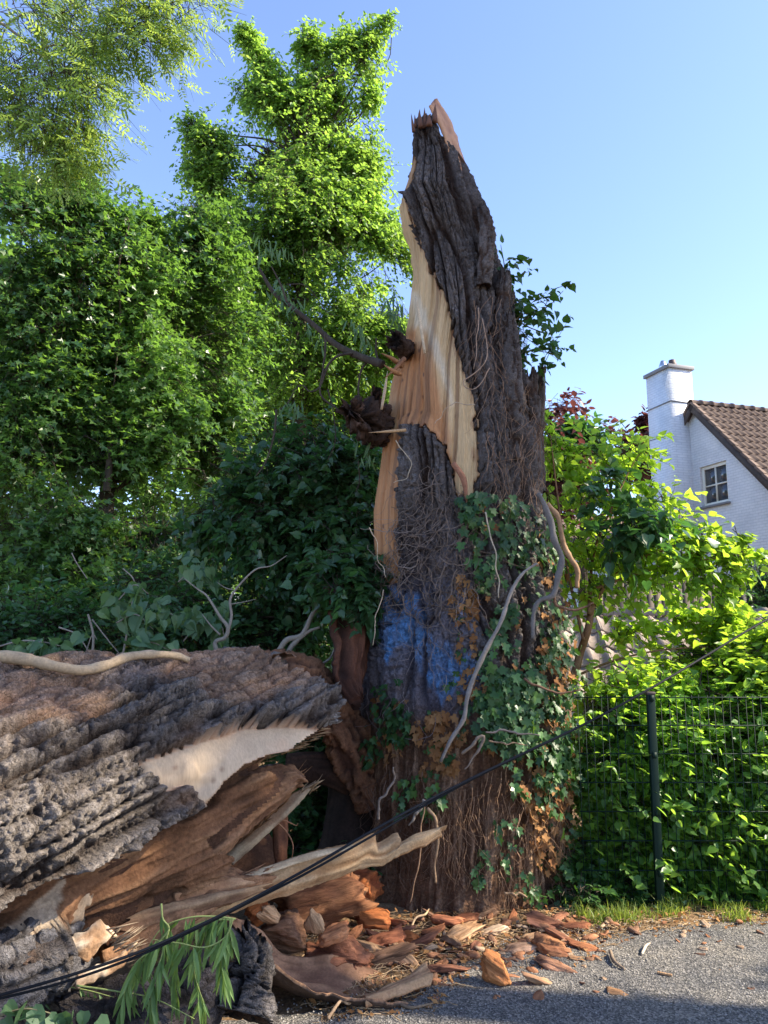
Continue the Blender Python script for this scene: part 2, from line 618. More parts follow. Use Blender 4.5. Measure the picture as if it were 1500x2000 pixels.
# ------------------------------------------------------------------ the broken standing trunk
CY0 = 5.45
SIL = [(195, 840, 862), (230, 804, 870), (300, 800, 905), (345, 786, 922), (385, 769, 935), (420, 774, 955), (470, 788, 963), (520, 791, 978),
       (560, 789, 993), (620, 785, 1003), (700, 765, 1010), (740, 754, 1018), (800, 745, 1032), (900, 732, 1050), (1000, 721, 1058),
       (1100, 722, 1068), (1150, 722, 1076), (1200, 722, 1088), (1300, 718, 1100), (1400, 712, 1108), (1500, 712, 1112), (1600, 716, 1110),
       (1700, 722, 1100), (1790, 730, 1088), (1830, 690, 1120)]
_sz, _sc, _sr = [], [], []
for py, xl, xr in SIL:
    a, b = P(xl, py, CY0), P(xr, py, CY0)
    _sz.append(a.z)
    _sc.append((a.x + b.x) / 2)
    _sr.append((b.x - a.x) / 2)
_sz, _sc, _sr = [np.array(v)[::-1] for v in (_sz, _sc, _sr)]


def trunk_axis(z):
    return np.interp(z, _sz, _sc), np.interp(z, _sz, _sr)


def trunk_y(z):
    return CY0 + .02 * z


def T(px, py, off=0.0):
    """point on the trunk's surface seen at that pixel, and its outward normal"""
    Y = 4.95
    for _ in range(5):
        p = P(px, py, Y)
        cx, r = trunk_axis(p.z)
        s = max(-.985, min(.985, (p.x - cx) / r))
        th = math.asin(s)
        Y = float(trunk_y(p.z) - r * .95 * cos(th))
    n = Vector((sin(th), -cos(th), 0))
    return P(px, py, Y) + n * off, n


WOOD = [(700, 370), (786, 380), (803, 440), (824, 490), (850, 540), (867, 580), (886, 640), (902, 700), (926, 780), (936, 850), (931, 900),
        (935, 960), (915, 988), (905, 962), (890, 962), (885, 915), (872, 890), (868, 870), (850, 850), (830, 836), (812, 824), (792, 836),
        (785, 860), (787, 900), (780, 950), (774, 1000), (771, 1050), (782, 1100), (776, 1135), (756, 1152), (742, 1125), (700, 1105), (640, 900)]
WOOD2 = [(790, 300), (808, 308), (806, 330), (800, 352), (793, 372), (785, 370), (770, 340)]
ORANGE = [(640, 900), (742, 800), (770, 840), (800, 690), (822, 640), (832, 700), (852, 760), (868, 850), (890, 930), (870, 900), (850, 850), (800, 820), (785, 900),
          (775, 1000), (785, 1110), (756, 1160), (640, 1120)]
ORANGE2 = [(780, 640), (812, 640), (830, 720), (862, 800), (880, 860), (866, 880), (830, 830), (760, 830), (765, 740)]
BLUE = [(766, 1160), (800, 1172), (828, 1165), (834, 1215), (850, 1250), (872, 1262), (885, 1300), (902, 1330), (882, 1372), (860, 1360), (845, 1340),
        (830, 1300), (808, 1280), (800, 1262), (780, 1282), (762, 1262), (752, 1220), (750, 1190)]
BLUE2 = [(885, 1180), (905, 1175), (908, 1215), (890, 1220)]
BLUE3 = [(880, 1290), (915, 1280), (925, 1310), (905, 1350), (885, 1345)]


def build_stump():
    root = empty('broken_tree', 'tall splintered trunk still standing, with torn bare wood and blue paint on its dark bark', 'tree trunk',
                 loc=(float(trunk_axis(0)[0]), CY0, 0))
    th = np.concatenate([np.linspace(-radians(104), radians(104), 380), np.linspace(radians(110), radians(250), 24)])
    nv = 800
    v = np.linspace(0, 1, nv)
    s_ = np.sin(th)
    # broken rim: height by angle
    px_top = np.interp(s_, [-1, -.6, -.2, .1, .35, .6, 1], [228, 222, 228, 216, 222, 260, 330])
    ztop = np.array([P(830, q, CY0).z for q in px_top]) + .035 * noise(th * 9, th * 0, 0, 4) + .05 * np.abs(noise(th * 23, th * 0, 0, 6))
    back = np.cos(th) < 0
    ztop = np.where(back, ztop - .15, ztop)
    Z = -0.05 + (ztop[:, None] + .05) * v[None, :]
    TH = np.repeat(th[:, None], nv, 1)
    cx, r = trunk_axis(Z)
    yc = trunk_y(Z)
    lobes = .035 * noise(TH * 2.2, Z * .5, 0, 2) + .02 * noise(TH * 5, Z * 1.2, 0, 3)
    flare = .13 * np.exp(-np.clip(Z, 0, 9) / .18) * (.4 + .6 * np.abs(noise(TH * 3.3, Z * 0, 0, 8)))
    sx, cyy = np.sin(TH), np.cos(TH)
    r0 = r * (1 + lobes * .8) - .03
    base = np.stack([cx + r0 * sx, yc - r0 * .95 * cyy, Z], -1).reshape(-1, 3)
    pix = proj(base)
    front = ((cyy > -.3) | ((sx < 0) & (cyy > -.93))).ravel()
    TA, ZZ, RR = TH.ravel(), Z.ravel(), r.ravel()
    S = TA * (.22 + .62 * RR)
    jag = 9 * noise(S * 30, ZZ * 9, 0, 31) + 5 * noise(S * 70, ZZ * 25, 0, 32)
    w1 = sdist(pix, WOOD) + jag * .8
    w2 = sdist(pix, WOOD2) + jag * .4
    wood = np.maximum(np.where(front, w1, -99), np.where(front, w2, -99))
    is_wood = wood > 0
    # second torn face hidden round the back right
    S2 = S + .10 * ZZ * sst(1.5, 4, ZZ) * .6
    h, pl = bark(S2, ZZ, 3, .105, .72)
    hu, _ = bark(S2 * .9 + 3, ZZ, 25, .085, 1.25)
    up_ = sst(1.9, 2.9, ZZ)
    h = h * (1 - .8 * up_) + hu * .8 * up_
    hs, pls = bark(S2, ZZ, 13, .05, .13)
    low = sst(1250, 1480, pix[:, 1])                      # fibrous lower part
    fib = .5 + .5 * fbm(S * 26, ZZ * 2.6, 0, 41, 4)
    amp = .135 - .055 * sst(1150, 1420, pix[:, 1])
    rough_zone = sst(950, 1020, pix[:, 1]) * (1 - sst(1130, 1200, pix[:, 1])) * sst(700, 740, pix[:, 0]) * (1 - sst(930, 980, pix[:, 0]))
    hb = h * (1 - .55 * rough_zone) + hs * .35 * rough_zone
    hb = hb * (1 - low) + (.75 * fib + .35 * hs * fib + .30 * h) * low
    amp = amp * (1 - .25 * low)
    amp = amp * (.45 + .55 * np.clip(RR / .45, 0, 1))
    thick = .055 * sst(0, -7, wood)
    grain = .010 * fbm(S * 34, ZZ * .8 + S * 2.0, 0, 51, 3) + .006 * noise(S * 90, ZZ * 2, 0, 52)
    split = -.022 * sst(.5, .75, noise(S * 22 - ZZ * 2.0, ZZ * .35, 0, 55)) + .012 * np.round(2.2 * noise(S * 9 - ZZ * 1.1, ZZ * .5, 0, 57)) / 2.2 + .006 * np.abs(noise(S * 120 - ZZ * 3, ZZ * 1.5, 0, 58))
    hollow = -.05 * sst(0, 40, sdist(pix, ORANGE2)) + .015 * noise(S * 4, ZZ * 2.5, 0, 56)
    off = np.where(is_wood, grain + split + hollow, thick * .8 + hb * amp * sst(2, -8, wood) + .0)
    rr = (r * (1 + lobes * .8) - .055 + flare).ravel() + off - np.where(is_wood, 0, .022 + .035 * sst(1.2, 2.6, ZZ))
    X = cx.ravel() + rr * sx.ravel()
    Yy = yc.ravel() - rr * .95 * cyy.ravel()
    V = np.stack([X, Yy, ZZ], -1)
    # ---- own colours with shade added: furrows darkened, plate tops lightened by relief
    nz = fbm(S * 5, ZZ * 3, 0, 61, 4)
    grey = np.array([.150, .133, .122])
    brown = np.array([.055, .034, .024])
    tip = np.array([.19, .175, .165])
    C = brown + (grey - brown) * sst(.05, .55, h)[:, None]
    C = C + (tip - C) * (sst(.6, .95, h) * .6)[:, None]
    C *= (1 + .35 * nz)[:, None]
    lowc = np.array([.15, .082, .048]) * (1 + .5 * nz)[:, None]
    lowc = lowc + (np.array([.42, .28, .18]) - lowc) * sst(.55, .8, fib)[:, None]
    C = C * (1 - low[:, None]) + lowc * low[:, None]
    purple = (sst(930, 1150, pix[:, 1]) * (1 - sst(1370, 1420, pix[:, 1])) * (1 - sst(900, 960, pix[:, 0])))[:, None]
    C = C * (1 - .75 * purple) + purple * .75 * np.array([.175, .155, .165]) * (.55 + .7 * h[:, None])
    bl = np.maximum(np.maximum(sdist(pix, BLUE), sdist(pix, BLUE2) - 1), sdist(pix, BLUE3) - 3)
    bm = sst(-10, 8, bl + 26 * fbm(S * 15, ZZ * 3.5, 0, 71, 4)) * sst(-.05, .35, h + .5 * noise(S * 30, ZZ * 18, 0, 72)) * np.where(front, 1, 0)
    bm = bm * (.55 + .45 * sst(-.2, .3, fbm(S * 30, ZZ * 12, 0, 74, 3)))
    C = C * (1 - .86 * bm[:, None]) + .86 * bm[:, None] * np.array([.12, .34, .68]) * (1 + .3 * noise(S * 50, ZZ * 30, 0, 73))[:, None]
    spray = sst(-60, 10, bl) * .22
    C = C * (1 - spray[:, None]) + spray[:, None] * np.array([.10, .16, .32])
    # wood
    streak = .7 * fbm(S * 22 - ZZ * 1.4, ZZ * .8, 0, 81, 5) + .5 * fbm(S * 5, ZZ * 2, 0, 83, 3)
    pale = np.array([.62, .43, .22]) * (1 + .22 * streak[:, None])
    orng = np.array([.47, .22, .085]) * (1 + .2 * streak[:, None])
    om = sst(-14, 14, np.maximum(sdist(pix, ORANGE), sdist(pix, ORANGE2)) + 14 * fbm(S * 10, ZZ * 2, 0, 82, 3))[:, None]
    WC = pale * (1 - om) + orng * om
    cream = sst(0, 14, sdist(pix, [(785, 560), (812, 560), (850, 640), (872, 700), (893, 790), (880, 800), (850, 720), (815, 640), (800, 650), (795, 620)]) + 8 * streak)[:, None]
    WC = WC * (1 - .7 * cream) + np.array([.72, .62, .45]) * .7 * cream
    dark = sst(.40, .65, noise(S * 26 - ZZ * 2.0, ZZ * .35, 0, 55))[:, None] * .6
    WC = WC * (1 - dark) + np.array([.20, .10, .05]) * dark
    hole_n = voro(S * 9, ZZ * 6, 91)
    holes = (sst(.13, .06, hole_n[0]) * (hole_n[2] > .72))[:, None] * om
    WC = WC * (1 - .8 * holes) + np.array([.09, .045, .03]) * .8 * holes
    edge = sst(9, 2, wood)[:, None] * .55
    WC = WC * (1 - edge) + np.array([.30, .13, .06]) * edge
    C = np.where(is_wood[:, None], WC, C)
    Fc = grid_faces(len(th), nv, True)
    fw = is_wood[Fc].mean(1) > .5

    def sub(name, sel, mat, extraV=None):
        f = Fc[sel]
        used = np.unique(f)
        remap = np.zeros(len(V), np.int64)
        remap[used] = np.arange(len(used))
        return mesh_np(name, V[used] - np.array(root.location), remap[f], mat, root, col=np.clip(C[used], .004, .9), smooth=True)
    sub('bark', ~fw, M['bark'])
    tag(sub('bare_wood', fw, M['wood']), 'torn strip of pale yellow and orange bare wood')
    # ragged dark heart closing the broken top
    k = len(th)
    top = V.reshape(k, nv, 3)[:, -1]
    cen = top.mean(0)
    rings = [top]
    for q, dz in ((.7, -.08), (.35, -.16), (.02, -.2)):
        rr_ = cen + (top - cen) * q
        rr_[:, 2] = top[:, 2] * .3 + cen[2] * .7 + dz + .05 * noise(th * 11, th * 0 + q * 9, 0, 5)
        rings.append(rr_)
    TV = np.stack(rings, 1).reshape(-1, 3)
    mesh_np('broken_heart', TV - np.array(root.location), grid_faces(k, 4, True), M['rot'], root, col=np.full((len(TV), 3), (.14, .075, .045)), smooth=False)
    return root


STUMP = build_stump()


def sheet(name, ea, eb, thick, mat, parent=None, nu=60, nv=14, bulge=0.0, col=((.5, .35, .2), (.3, .18, .09)), rough=.006, grain=(3, 30), seed=0,
          back=None, jag=0.0, ejag=.035, label=None, hgt=None, origin=None):
    """a plank, slab or strip of torn wood between two edge lines (lists of world points), with real thickness"""
    A_, B_ = spline([tuple(p) for p in ea], nu), spline([tuple(p) for p in eb], nu)
    t = np.linspace(0, 1, nv)
    V = A_[:, None, :] * (1 - t)[None, :, None] + B_[:, None, :] * t[None, :, None]
    du = np.gradient(V, axis=0)
    dv = np.gradient(V, axis=1)
    N = np.cross(du, dv)
    N /= np.linalg.norm(N, axis=2)[..., None] + 1e-9
    vc = Vector((0, 0, EYE)) - Vector(V[nu // 2, nv // 2])
    if N[nu // 2, nv // 2] @ np.array(vc) < 0:
        N = -N
    L = np.linalg.norm(np.diff(A_, axis=0), axis=1).sum()
    W = np.linalg.norm(B_ - A_, axis=1).mean()
    U_, V_ = np.meshgrid(np.linspace(0, L, nu), np.linspace(0, W, nv), indexing='ij')
    n1 = fbm(U_ * grain[0], V_ * grain[1], 0, seed, 4)
    n2 = noise(U_ * 14, V_ * 20, 0, seed + 4)
    prof = np.sin(np.linspace(0, pi, nv))[None, :]
    top = V + N * (bulge * prof + rough * (n1 * 1.5 + n2 * .5))[..., None]
    if hgt is not None:
        top = top + N * hgt(U_, V_)[..., None]
    if ejag:
        ew = np.abs(np.linspace(-1, 1, nv)) ** 3
        ej = W * ejag * (noise(np.linspace(0, L, nu) * 14, 0, 0, seed + 5) + .7 * noise(np.linspace(0, L, nu) * 45, 0, 0, seed + 6))
        dvn = dv / (np.linalg.norm(dv, axis=2)[..., None] + 1e-9)
        top = top + dvn * (ej[:, None] * ew[None, :])[..., None]
    if jag:
        ends = np.zeros((nu, 1, 1))
        d = (A_[-1] - A_[-2])
        d /= np.linalg.norm(d) + 1e-9
        w_ = np.clip((np.arange(nu) - nu + 6) / 5, 0, 1)[:, None, None]
        w0 = np.clip((5 - np.arange(nu)) / 5, 0, 1)[:, None, None]
        j = noise(np.linspace(0, W, nv) * 45, 0, 0, seed + 8)[None, :, None] * jag
        top = top + d * j * w_ - d * np.roll(j, 3, 1) * w0
    th_ = thick * (.35 + .65 * prof ** .5)[..., None]
    bot = top - N * th_ * (1 + .3 * n2[..., None])
    n = nu * nv
    Vt = np.concatenate([top.reshape(-1, 3), bot.reshape(-1, 3)])
    q = grid_faces(nu, nv)
    qb = q[:, ::-1] + n
    u = np.arange(nu - 1)
    v = np.arange(nv - 1)
    side = [np.stack([u * nv, (u + 1) * nv, (u + 1) * nv + n, u * nv + n], -1)[:, ::-1],
            np.stack([u * nv + nv - 1, (u + 1) * nv + nv - 1, (u + 1) * nv + nv - 1 + n, u * nv + nv - 1 + n], -1),
            np.stack([v, v + 1, v + 1 + n, v + n], -1),
            np.stack([(nu - 1) * nv + v, (nu - 1) * nv + v + 1, (nu - 1) * nv + v + 1 + n, (nu - 1) * nv + v + n], -1)[:, ::-1]]
    c0, c1 = np.array(col[0]), np.array(col[1])
    w = sst(-.5, .5, n1 + .4 * n2)[..., None]
    C = (c1 * (1 - w) + c0 * w).reshape(-1, 3)
    Cb = np.broadcast_to(np.array(back if back is not None else col[1]), C.shape) * (.8 + .4 * w.reshape(-1, 1))
    o = np.array(origin) if origin is not None else Vt.mean(0)
    ob = mesh_np(name, Vt - o, [np.vstack([q, qb] + side)], mat, parent, col=np.clip(np.vstack([C, Cb]), .004, .9), smooth=False)
    ob.data.polygons.foreach_set('use_smooth', np.concatenate([np.ones(len(q) * 2, bool), np.zeros(len(ob.data.polygons) - 2 * len(q), bool)]))
    if parent is not None:
        ob.location = Vector(o) - parent.location
    else:
        ob.location = Vector(o)
    if label:
        ob['label'] = label
    return ob


def lathe_bark(name, path, rad, mat, parent, ns=56, nl=90, amp=.03, cw=.06, ch=.22, seed=0, c_hi=(.13, .115, .105), c_lo=(.08, .05, .035), flat=1.0, fibrous=False, cut=.0, label=None, endcol=(.08, .045, .03), taper_end=None):
    """a knobbly bark-covered column along a path, both ends closed and ragged"""
    pts = spline([tuple(p) for p in path], nl)
    rr = np.interp(np.linspace(0, 1, nl), np.linspace(0, 1, len(rad)), rad)
    V, _ = tube_arrays(pts, 1.0, ns, caps=False)
    V = V.reshape(nl, ns, 3)
    D = V - pts[:, None, :]
    L = np.linalg.norm(np.diff(pts, axis=0), axis=1).sum()
    th = np.linspace(0, 2 * pi, ns, endpoint=False)
    Zl = np.linspace(0, L, nl)
    TT, ZZ = np.meshgrid(th, Zl)
    S = TT * rr.mean()
    S = np.abs(TT - pi) * rr.mean() if False else S
    h, _p = bark(S, ZZ, seed, cw, ch)
    if fibrous:
        h = .5 + .5 * fbm(S * 40, ZZ * 3, 0, seed, 4)
    # close the seam
    w = sst(0, .6, TT)
    h = h * w + (1 - w) * (.5)
    R = rr[:, None] * (1 + .12 * noise(np.cos(TT) * 1.3, np.sin(TT) * 1.3, ZZ * 3, seed + 2)) + amp * (h - .5)
    endj = .05 * noise(th * 6, th * 0, 0, seed + 7) * cut / .05 if cut else th * 0
    Tn = np.gradient(pts, axis=0)
    Tn /= np.linalg.norm(Tn, axis=1)[:, None]
    V = pts[:, None, :] + D * R[..., None]
    for q in range(6):
        k = nl - 1 - q
        V[k] += Tn[-1] * (endj * (1 - q / 6))[:, None]
    C = np.array(c_lo) + (np.array(c_hi) - np.array(c_lo)) * sst(.1, .7, h)[..., None]
    C = C * (1 + .3 * noise(S * 8, ZZ * 5, 0, seed + 5))[..., None]
    Vf = V.reshape(-1, 3)
    i, j = np.meshgrid(np.arange(nl - 1), np.arange(ns), indexing='ij')
    j2 = (j + 1) % ns
    Q = np.stack([i * ns + j, i * ns + j2, (i + 1) * ns + j2, (i + 1) * ns + j], -1).reshape(-1, 4)
    # sunken ragged ends
    def cap(row, inward, base):
        ring = V[row]
        c = ring.mean(0) + inward * .03
        mid = c + (ring - c) * .6 + inward * .02 + inward * .03 * noise(th * 5, th * 0, 0, seed + 11)[:, None]
        vs = np.vstack([mid, c])
        jj = np.arange(ns)
        q1 = np.stack([row * ns + jj, row * ns + (jj + 1) % ns, base + (jj + 1) % ns, base + jj], -1)
        t1 = np.stack([base + jj, base + (jj + 1) % ns, np.full(ns, base + ns)], -1)
        return vs, q1, t1
    b0 = len(Vf)
    v1, q1, t1 = cap(nl - 1, -Tn[-1], b0)
    v2, q2, t2 = cap(0, Tn[0], b0 + ns + 1)
    Vf = np.vstack([Vf, v1, v2])
    C = np.vstack([C.reshape(-1, 3), np.full((2 * (ns + 1), 3), endcol)])
    o = np.array(tuple(path[0]), float)
    ob = mesh_np(name, Vf - o, [np.vstack([Q, q1, q2[:, ::-1]]), np.vstack([t1, t2[:, ::-1]])], mat, parent, col=np.clip(C, .004, .9), smooth=True)
    ob.location = Vector(o) - (parent.location if parent is not None else Vector((0, 0, 0)))
    if label:
        ob['label'] = label
    return ob


def stump_parts():
    r = STUMP
    # pale splinter blade at the top right, seen edge on against the sky
    sheet('splinter', [P(838, 205, 5.5), P(860, 250, 5.46), P(876, 300, 5.42), P(892, 350, 5.38), P(908, 392, 5.36)],
          [P(855, 194, 5.6), P(882, 240, 5.6), P(900, 290, 5.56), P(915, 340, 5.52), P(927, 392, 5.46)], .02, M['wood'], r, 60, 10, .01,
          ((.55, .30, .15), (.34, .16, .08)), .008, (2, 40), 5, jag=.02, label='pale orange splinter blade at the very top')
    for k, (a, b, w) in enumerate([((808, 244), (803, 222), .010), ((822, 236), (820, 213), .018), ((828, 236), (829, 210), .014), ((838, 232), (842, 222), .02),
                                   ((849, 225), (850, 203), .018), ((812, 235), (810, 224), .01)]):
        b_ = Bag()
        p0, p1 = P(*a, 5.38 + .03 * (k % 3)), P(*b, 5.36 + .03 * (k % 3))
        m = (p0 + p1) / 2 + Vector((random.uniform(-.01, .01), 0, 0))
        b_.tube([p0 - Vector((0, 0, .06)), m, p1], [w * 1.4, w, .001], 5, (.16, .085, .06), 6)
        o = b_.build('splinter', M['fibre'], r, smooth=False)
        o.location = -r.location
    # bark slabs standing off on the right side
    lathe_bark('bark_slab', [P(1034, 1010, 5.3), P(1034, 900, 5.3), P(1033, 800, 5.28), P(1032, 728, 5.26)], [.09, .085, .075, .062], M['bark'], r, 40, 90, .03, .05, .2, 21, cut=.06)
    lathe_bark('bark_slab', [P(1050, 960, 5.5), P(1051, 850, 5.5), P(1054, 780, 5.5), P(1059, 716, 5.5)], [.055, .05, .04, .028], M['bark'], r, 24, 70, .015, .04, .2, 22, cut=.04)
    lathe_bark('bark_slab', [P(968, 760, 5.2), P(975, 680, 5.2), P(980, 600, 5.22), P(985, 530, 5.25)], [.07, .07, .06, .04], M['bark'], r, 36, 90, .03, .045, .2, 23, cut=.05)
    lathe_bark('bark_slab', [P(1002, 900, 5.1), P(1000, 800, 5.1), P(998, 700, 5.12), P(990, 620, 5.15)], [.07, .075, .07, .05], M['bark'], r, 36, 90, .035, .045, .22, 24, cut=.05)
    lathe_bark('bark_slab', [P(945, 560, 5.15), P(948, 500, 5.16), P(950, 440, 5.2), P(940, 405, 5.25)], [.05, .06, .055, .03], M['bark'], r, 32, 60, .03, .045, .2, 25, cut=.05)
    # bark tongue standing on the bare wood in the middle
    # short hollow branch stub on the left, dark inside
    def stub(pa, pb, ra, rb, seed, label):
        ob = lathe_bark('branch_stub', [pa, (pa + pb) / 2, pb], [ra * .9, ra, rb], M['rot'], r, 40, 30, .035, .05, .09, seed, (.07, .045, .035), (.03, .018, .014), cut=.05, label=label,
                        endcol=(.012, .008, .006))
        return ob
    stub(P(800, 690, 5.35), P(770, 664, 5.02), .065, .055, 31, 'short hollow black branch stub')
    lathe_bark('burl', [P(748, 825, 5.5), P(722, 822, 5.25), P(700, 815, 5.08), P(684, 800, 4.95)], [.08, .115, .10, .05], M['rot'], r, 60, 60, .13, .07, .06, 33,
               (.075, .045, .032), (.025, .016, .012), cut=.08, label='dark ragged burl with a rotten end')
    lathe_bark('burl', [P(735, 860, 5.4), P(728, 800, 5.2), P(735, 770, 5.1)], [.09, .07, .02], M['rot'], r, 40, 50, .10, .05, .06, 34,
               (.08, .045, .032), (.03, .018, .014), cut=.08)
    # torn splinters by the stub and the straight pale splinter pointing left
    for pts, w, c in (([P(792, 840, 4.93), P(755, 843, 4.85), P(720, 845, 4.8)], [.012, .01, .001], (.5, .33, .18)),
                      ([P(785, 715, 5.0), P(765, 700, 4.9), P(745, 690, 4.85)], [.02, .016, .002], (.30, .15, .07)),
                      ([P(782, 730, 5.0), P(768, 725, 4.9), P(750, 712, 4.86)], [.018, .02, .002], (.36, .18, .08)),
                      ([P(790, 700, 4.97), P(770, 722, 4.9), P(752, 738, 4.86)], [.016, .012, .002], (.25, .12, .06)),
                      ([P(745, 800, 4.95), P(752, 760, 4.93), P(757, 725, 4.95)], [.01, .012, .002], (.55, .42, .28)),
                      ([P(812, 580, 4.98), P(822, 640, 4.93), P(830, 690, 4.92)], [.008, .012, .009], (.62, .5, .34)),
                      ([P(885, 905, 4.85), P(905, 935, 4.83), P(912, 980, 4.83)], [.02, .022, .004], (.32, .15, .09))):
        b = Bag()
        b.tube(pts, w, 6, c, 10)
        o = b.build('splinter', M['fibre'], r, smooth=False)
        o.location = -r.location
    # hanging slab of red-brown inner wood on the left
    root2 = r
    ob = sheet('hanging_slab', [P(648, 1150, 5.1), P(645, 1200, 5.08), P(650, 1260, 5.05), P(652, 1320, 5.02), P(688, 1372, 5.0)],
               [P(716, 1150, 5.3), P(718, 1200, 5.28), P(718, 1260, 5.22), P(708, 1330, 5.15), P(692, 1374, 5.02)], .07, M['fibre'], r, 90, 40, .10,
               ((.14, .055, .03), (.04, .018, .012)), .045, (2.2, 22), 44, jag=.05, label='hanging slab of red-brown inner wood')


stump_parts()

# ------------------------------------------------------------------ the fallen trunk
LA, LD = np.array([-0.22, 4.72, .80]), np.array([-.72, -.66, -.03])
LD = LD / np.linalg.norm(LD)
LBARK_LOW = [(-400, 1900), (0, 1762), (70, 1723), (187, 1681), (252, 1650), (299, 1620), (383, 1583)]
LWOOD = [(255, 1498), (340, 1465), (430, 1437), (480, 1420), (560, 1418), (628, 1422), (640, 1432), (575, 1462), (520, 1475), (480, 1492), (440, 1532), (400, 1577), (388, 1582),
         (376, 1545), (352, 1535), (322, 1548), (290, 1532)]
LBARK = [(-900, 1000), (480, 1000), (700, 1250), (668, 1392), (650, 1402), (620, 1424), (560, 1420), (480, 1422), (430, 1437), (340, 1465), (255, 1498), (290, 1532), (322, 1548),
         (352, 1535), (376, 1545), (386, 1575), (383, 1583), (299, 1620), (252, 1650), (187, 1681), (70, 1723), (0, 1762), (-500, 1950)]
LBARK2 = [(-500, 2010), (0, 1867), (60, 1835), (140, 1800), (135, 1840), (117, 1872), (130, 1930), (60, 2300), (-600, 2600)]
LVALID = [(-3000, -500), (440, 900), (500, 1290), (565, 1330), (610, 1345), (628, 1362), (645, 1352), (662, 1390), (648, 1404), (622, 1430), (575, 1460), (520, 1478), (500, 1492),
          (560, 1490), (583, 1508), (578, 1530), (556, 1560), (520, 1590), (470, 1630), (440, 1660), (448, 1685), (500, 1705), (470, 1745), (400, 1790), (300, 1870),
          (220, 2000), (100, 2300), (-3000, 3500)]
LSPLIT = [(-400, 2080), (0, 1862), (70, 1815), (125, 1768), (168, 1728), (160, 1760), (125, 1800), (140, 1835), (80, 1830), (0, 1880), (-400, 2120)]


def log_frame():
    u = LD
    side = np.cross(u, [0, 0, 1.0])
    side /= np.linalg.norm(side)
    if side @ (np.array([0, 0, EYE]) - LA) < 0:
        side = -side
    up = np.cross(side, u)
    if up[2] < 0:
        up = -up
    return u, side, up


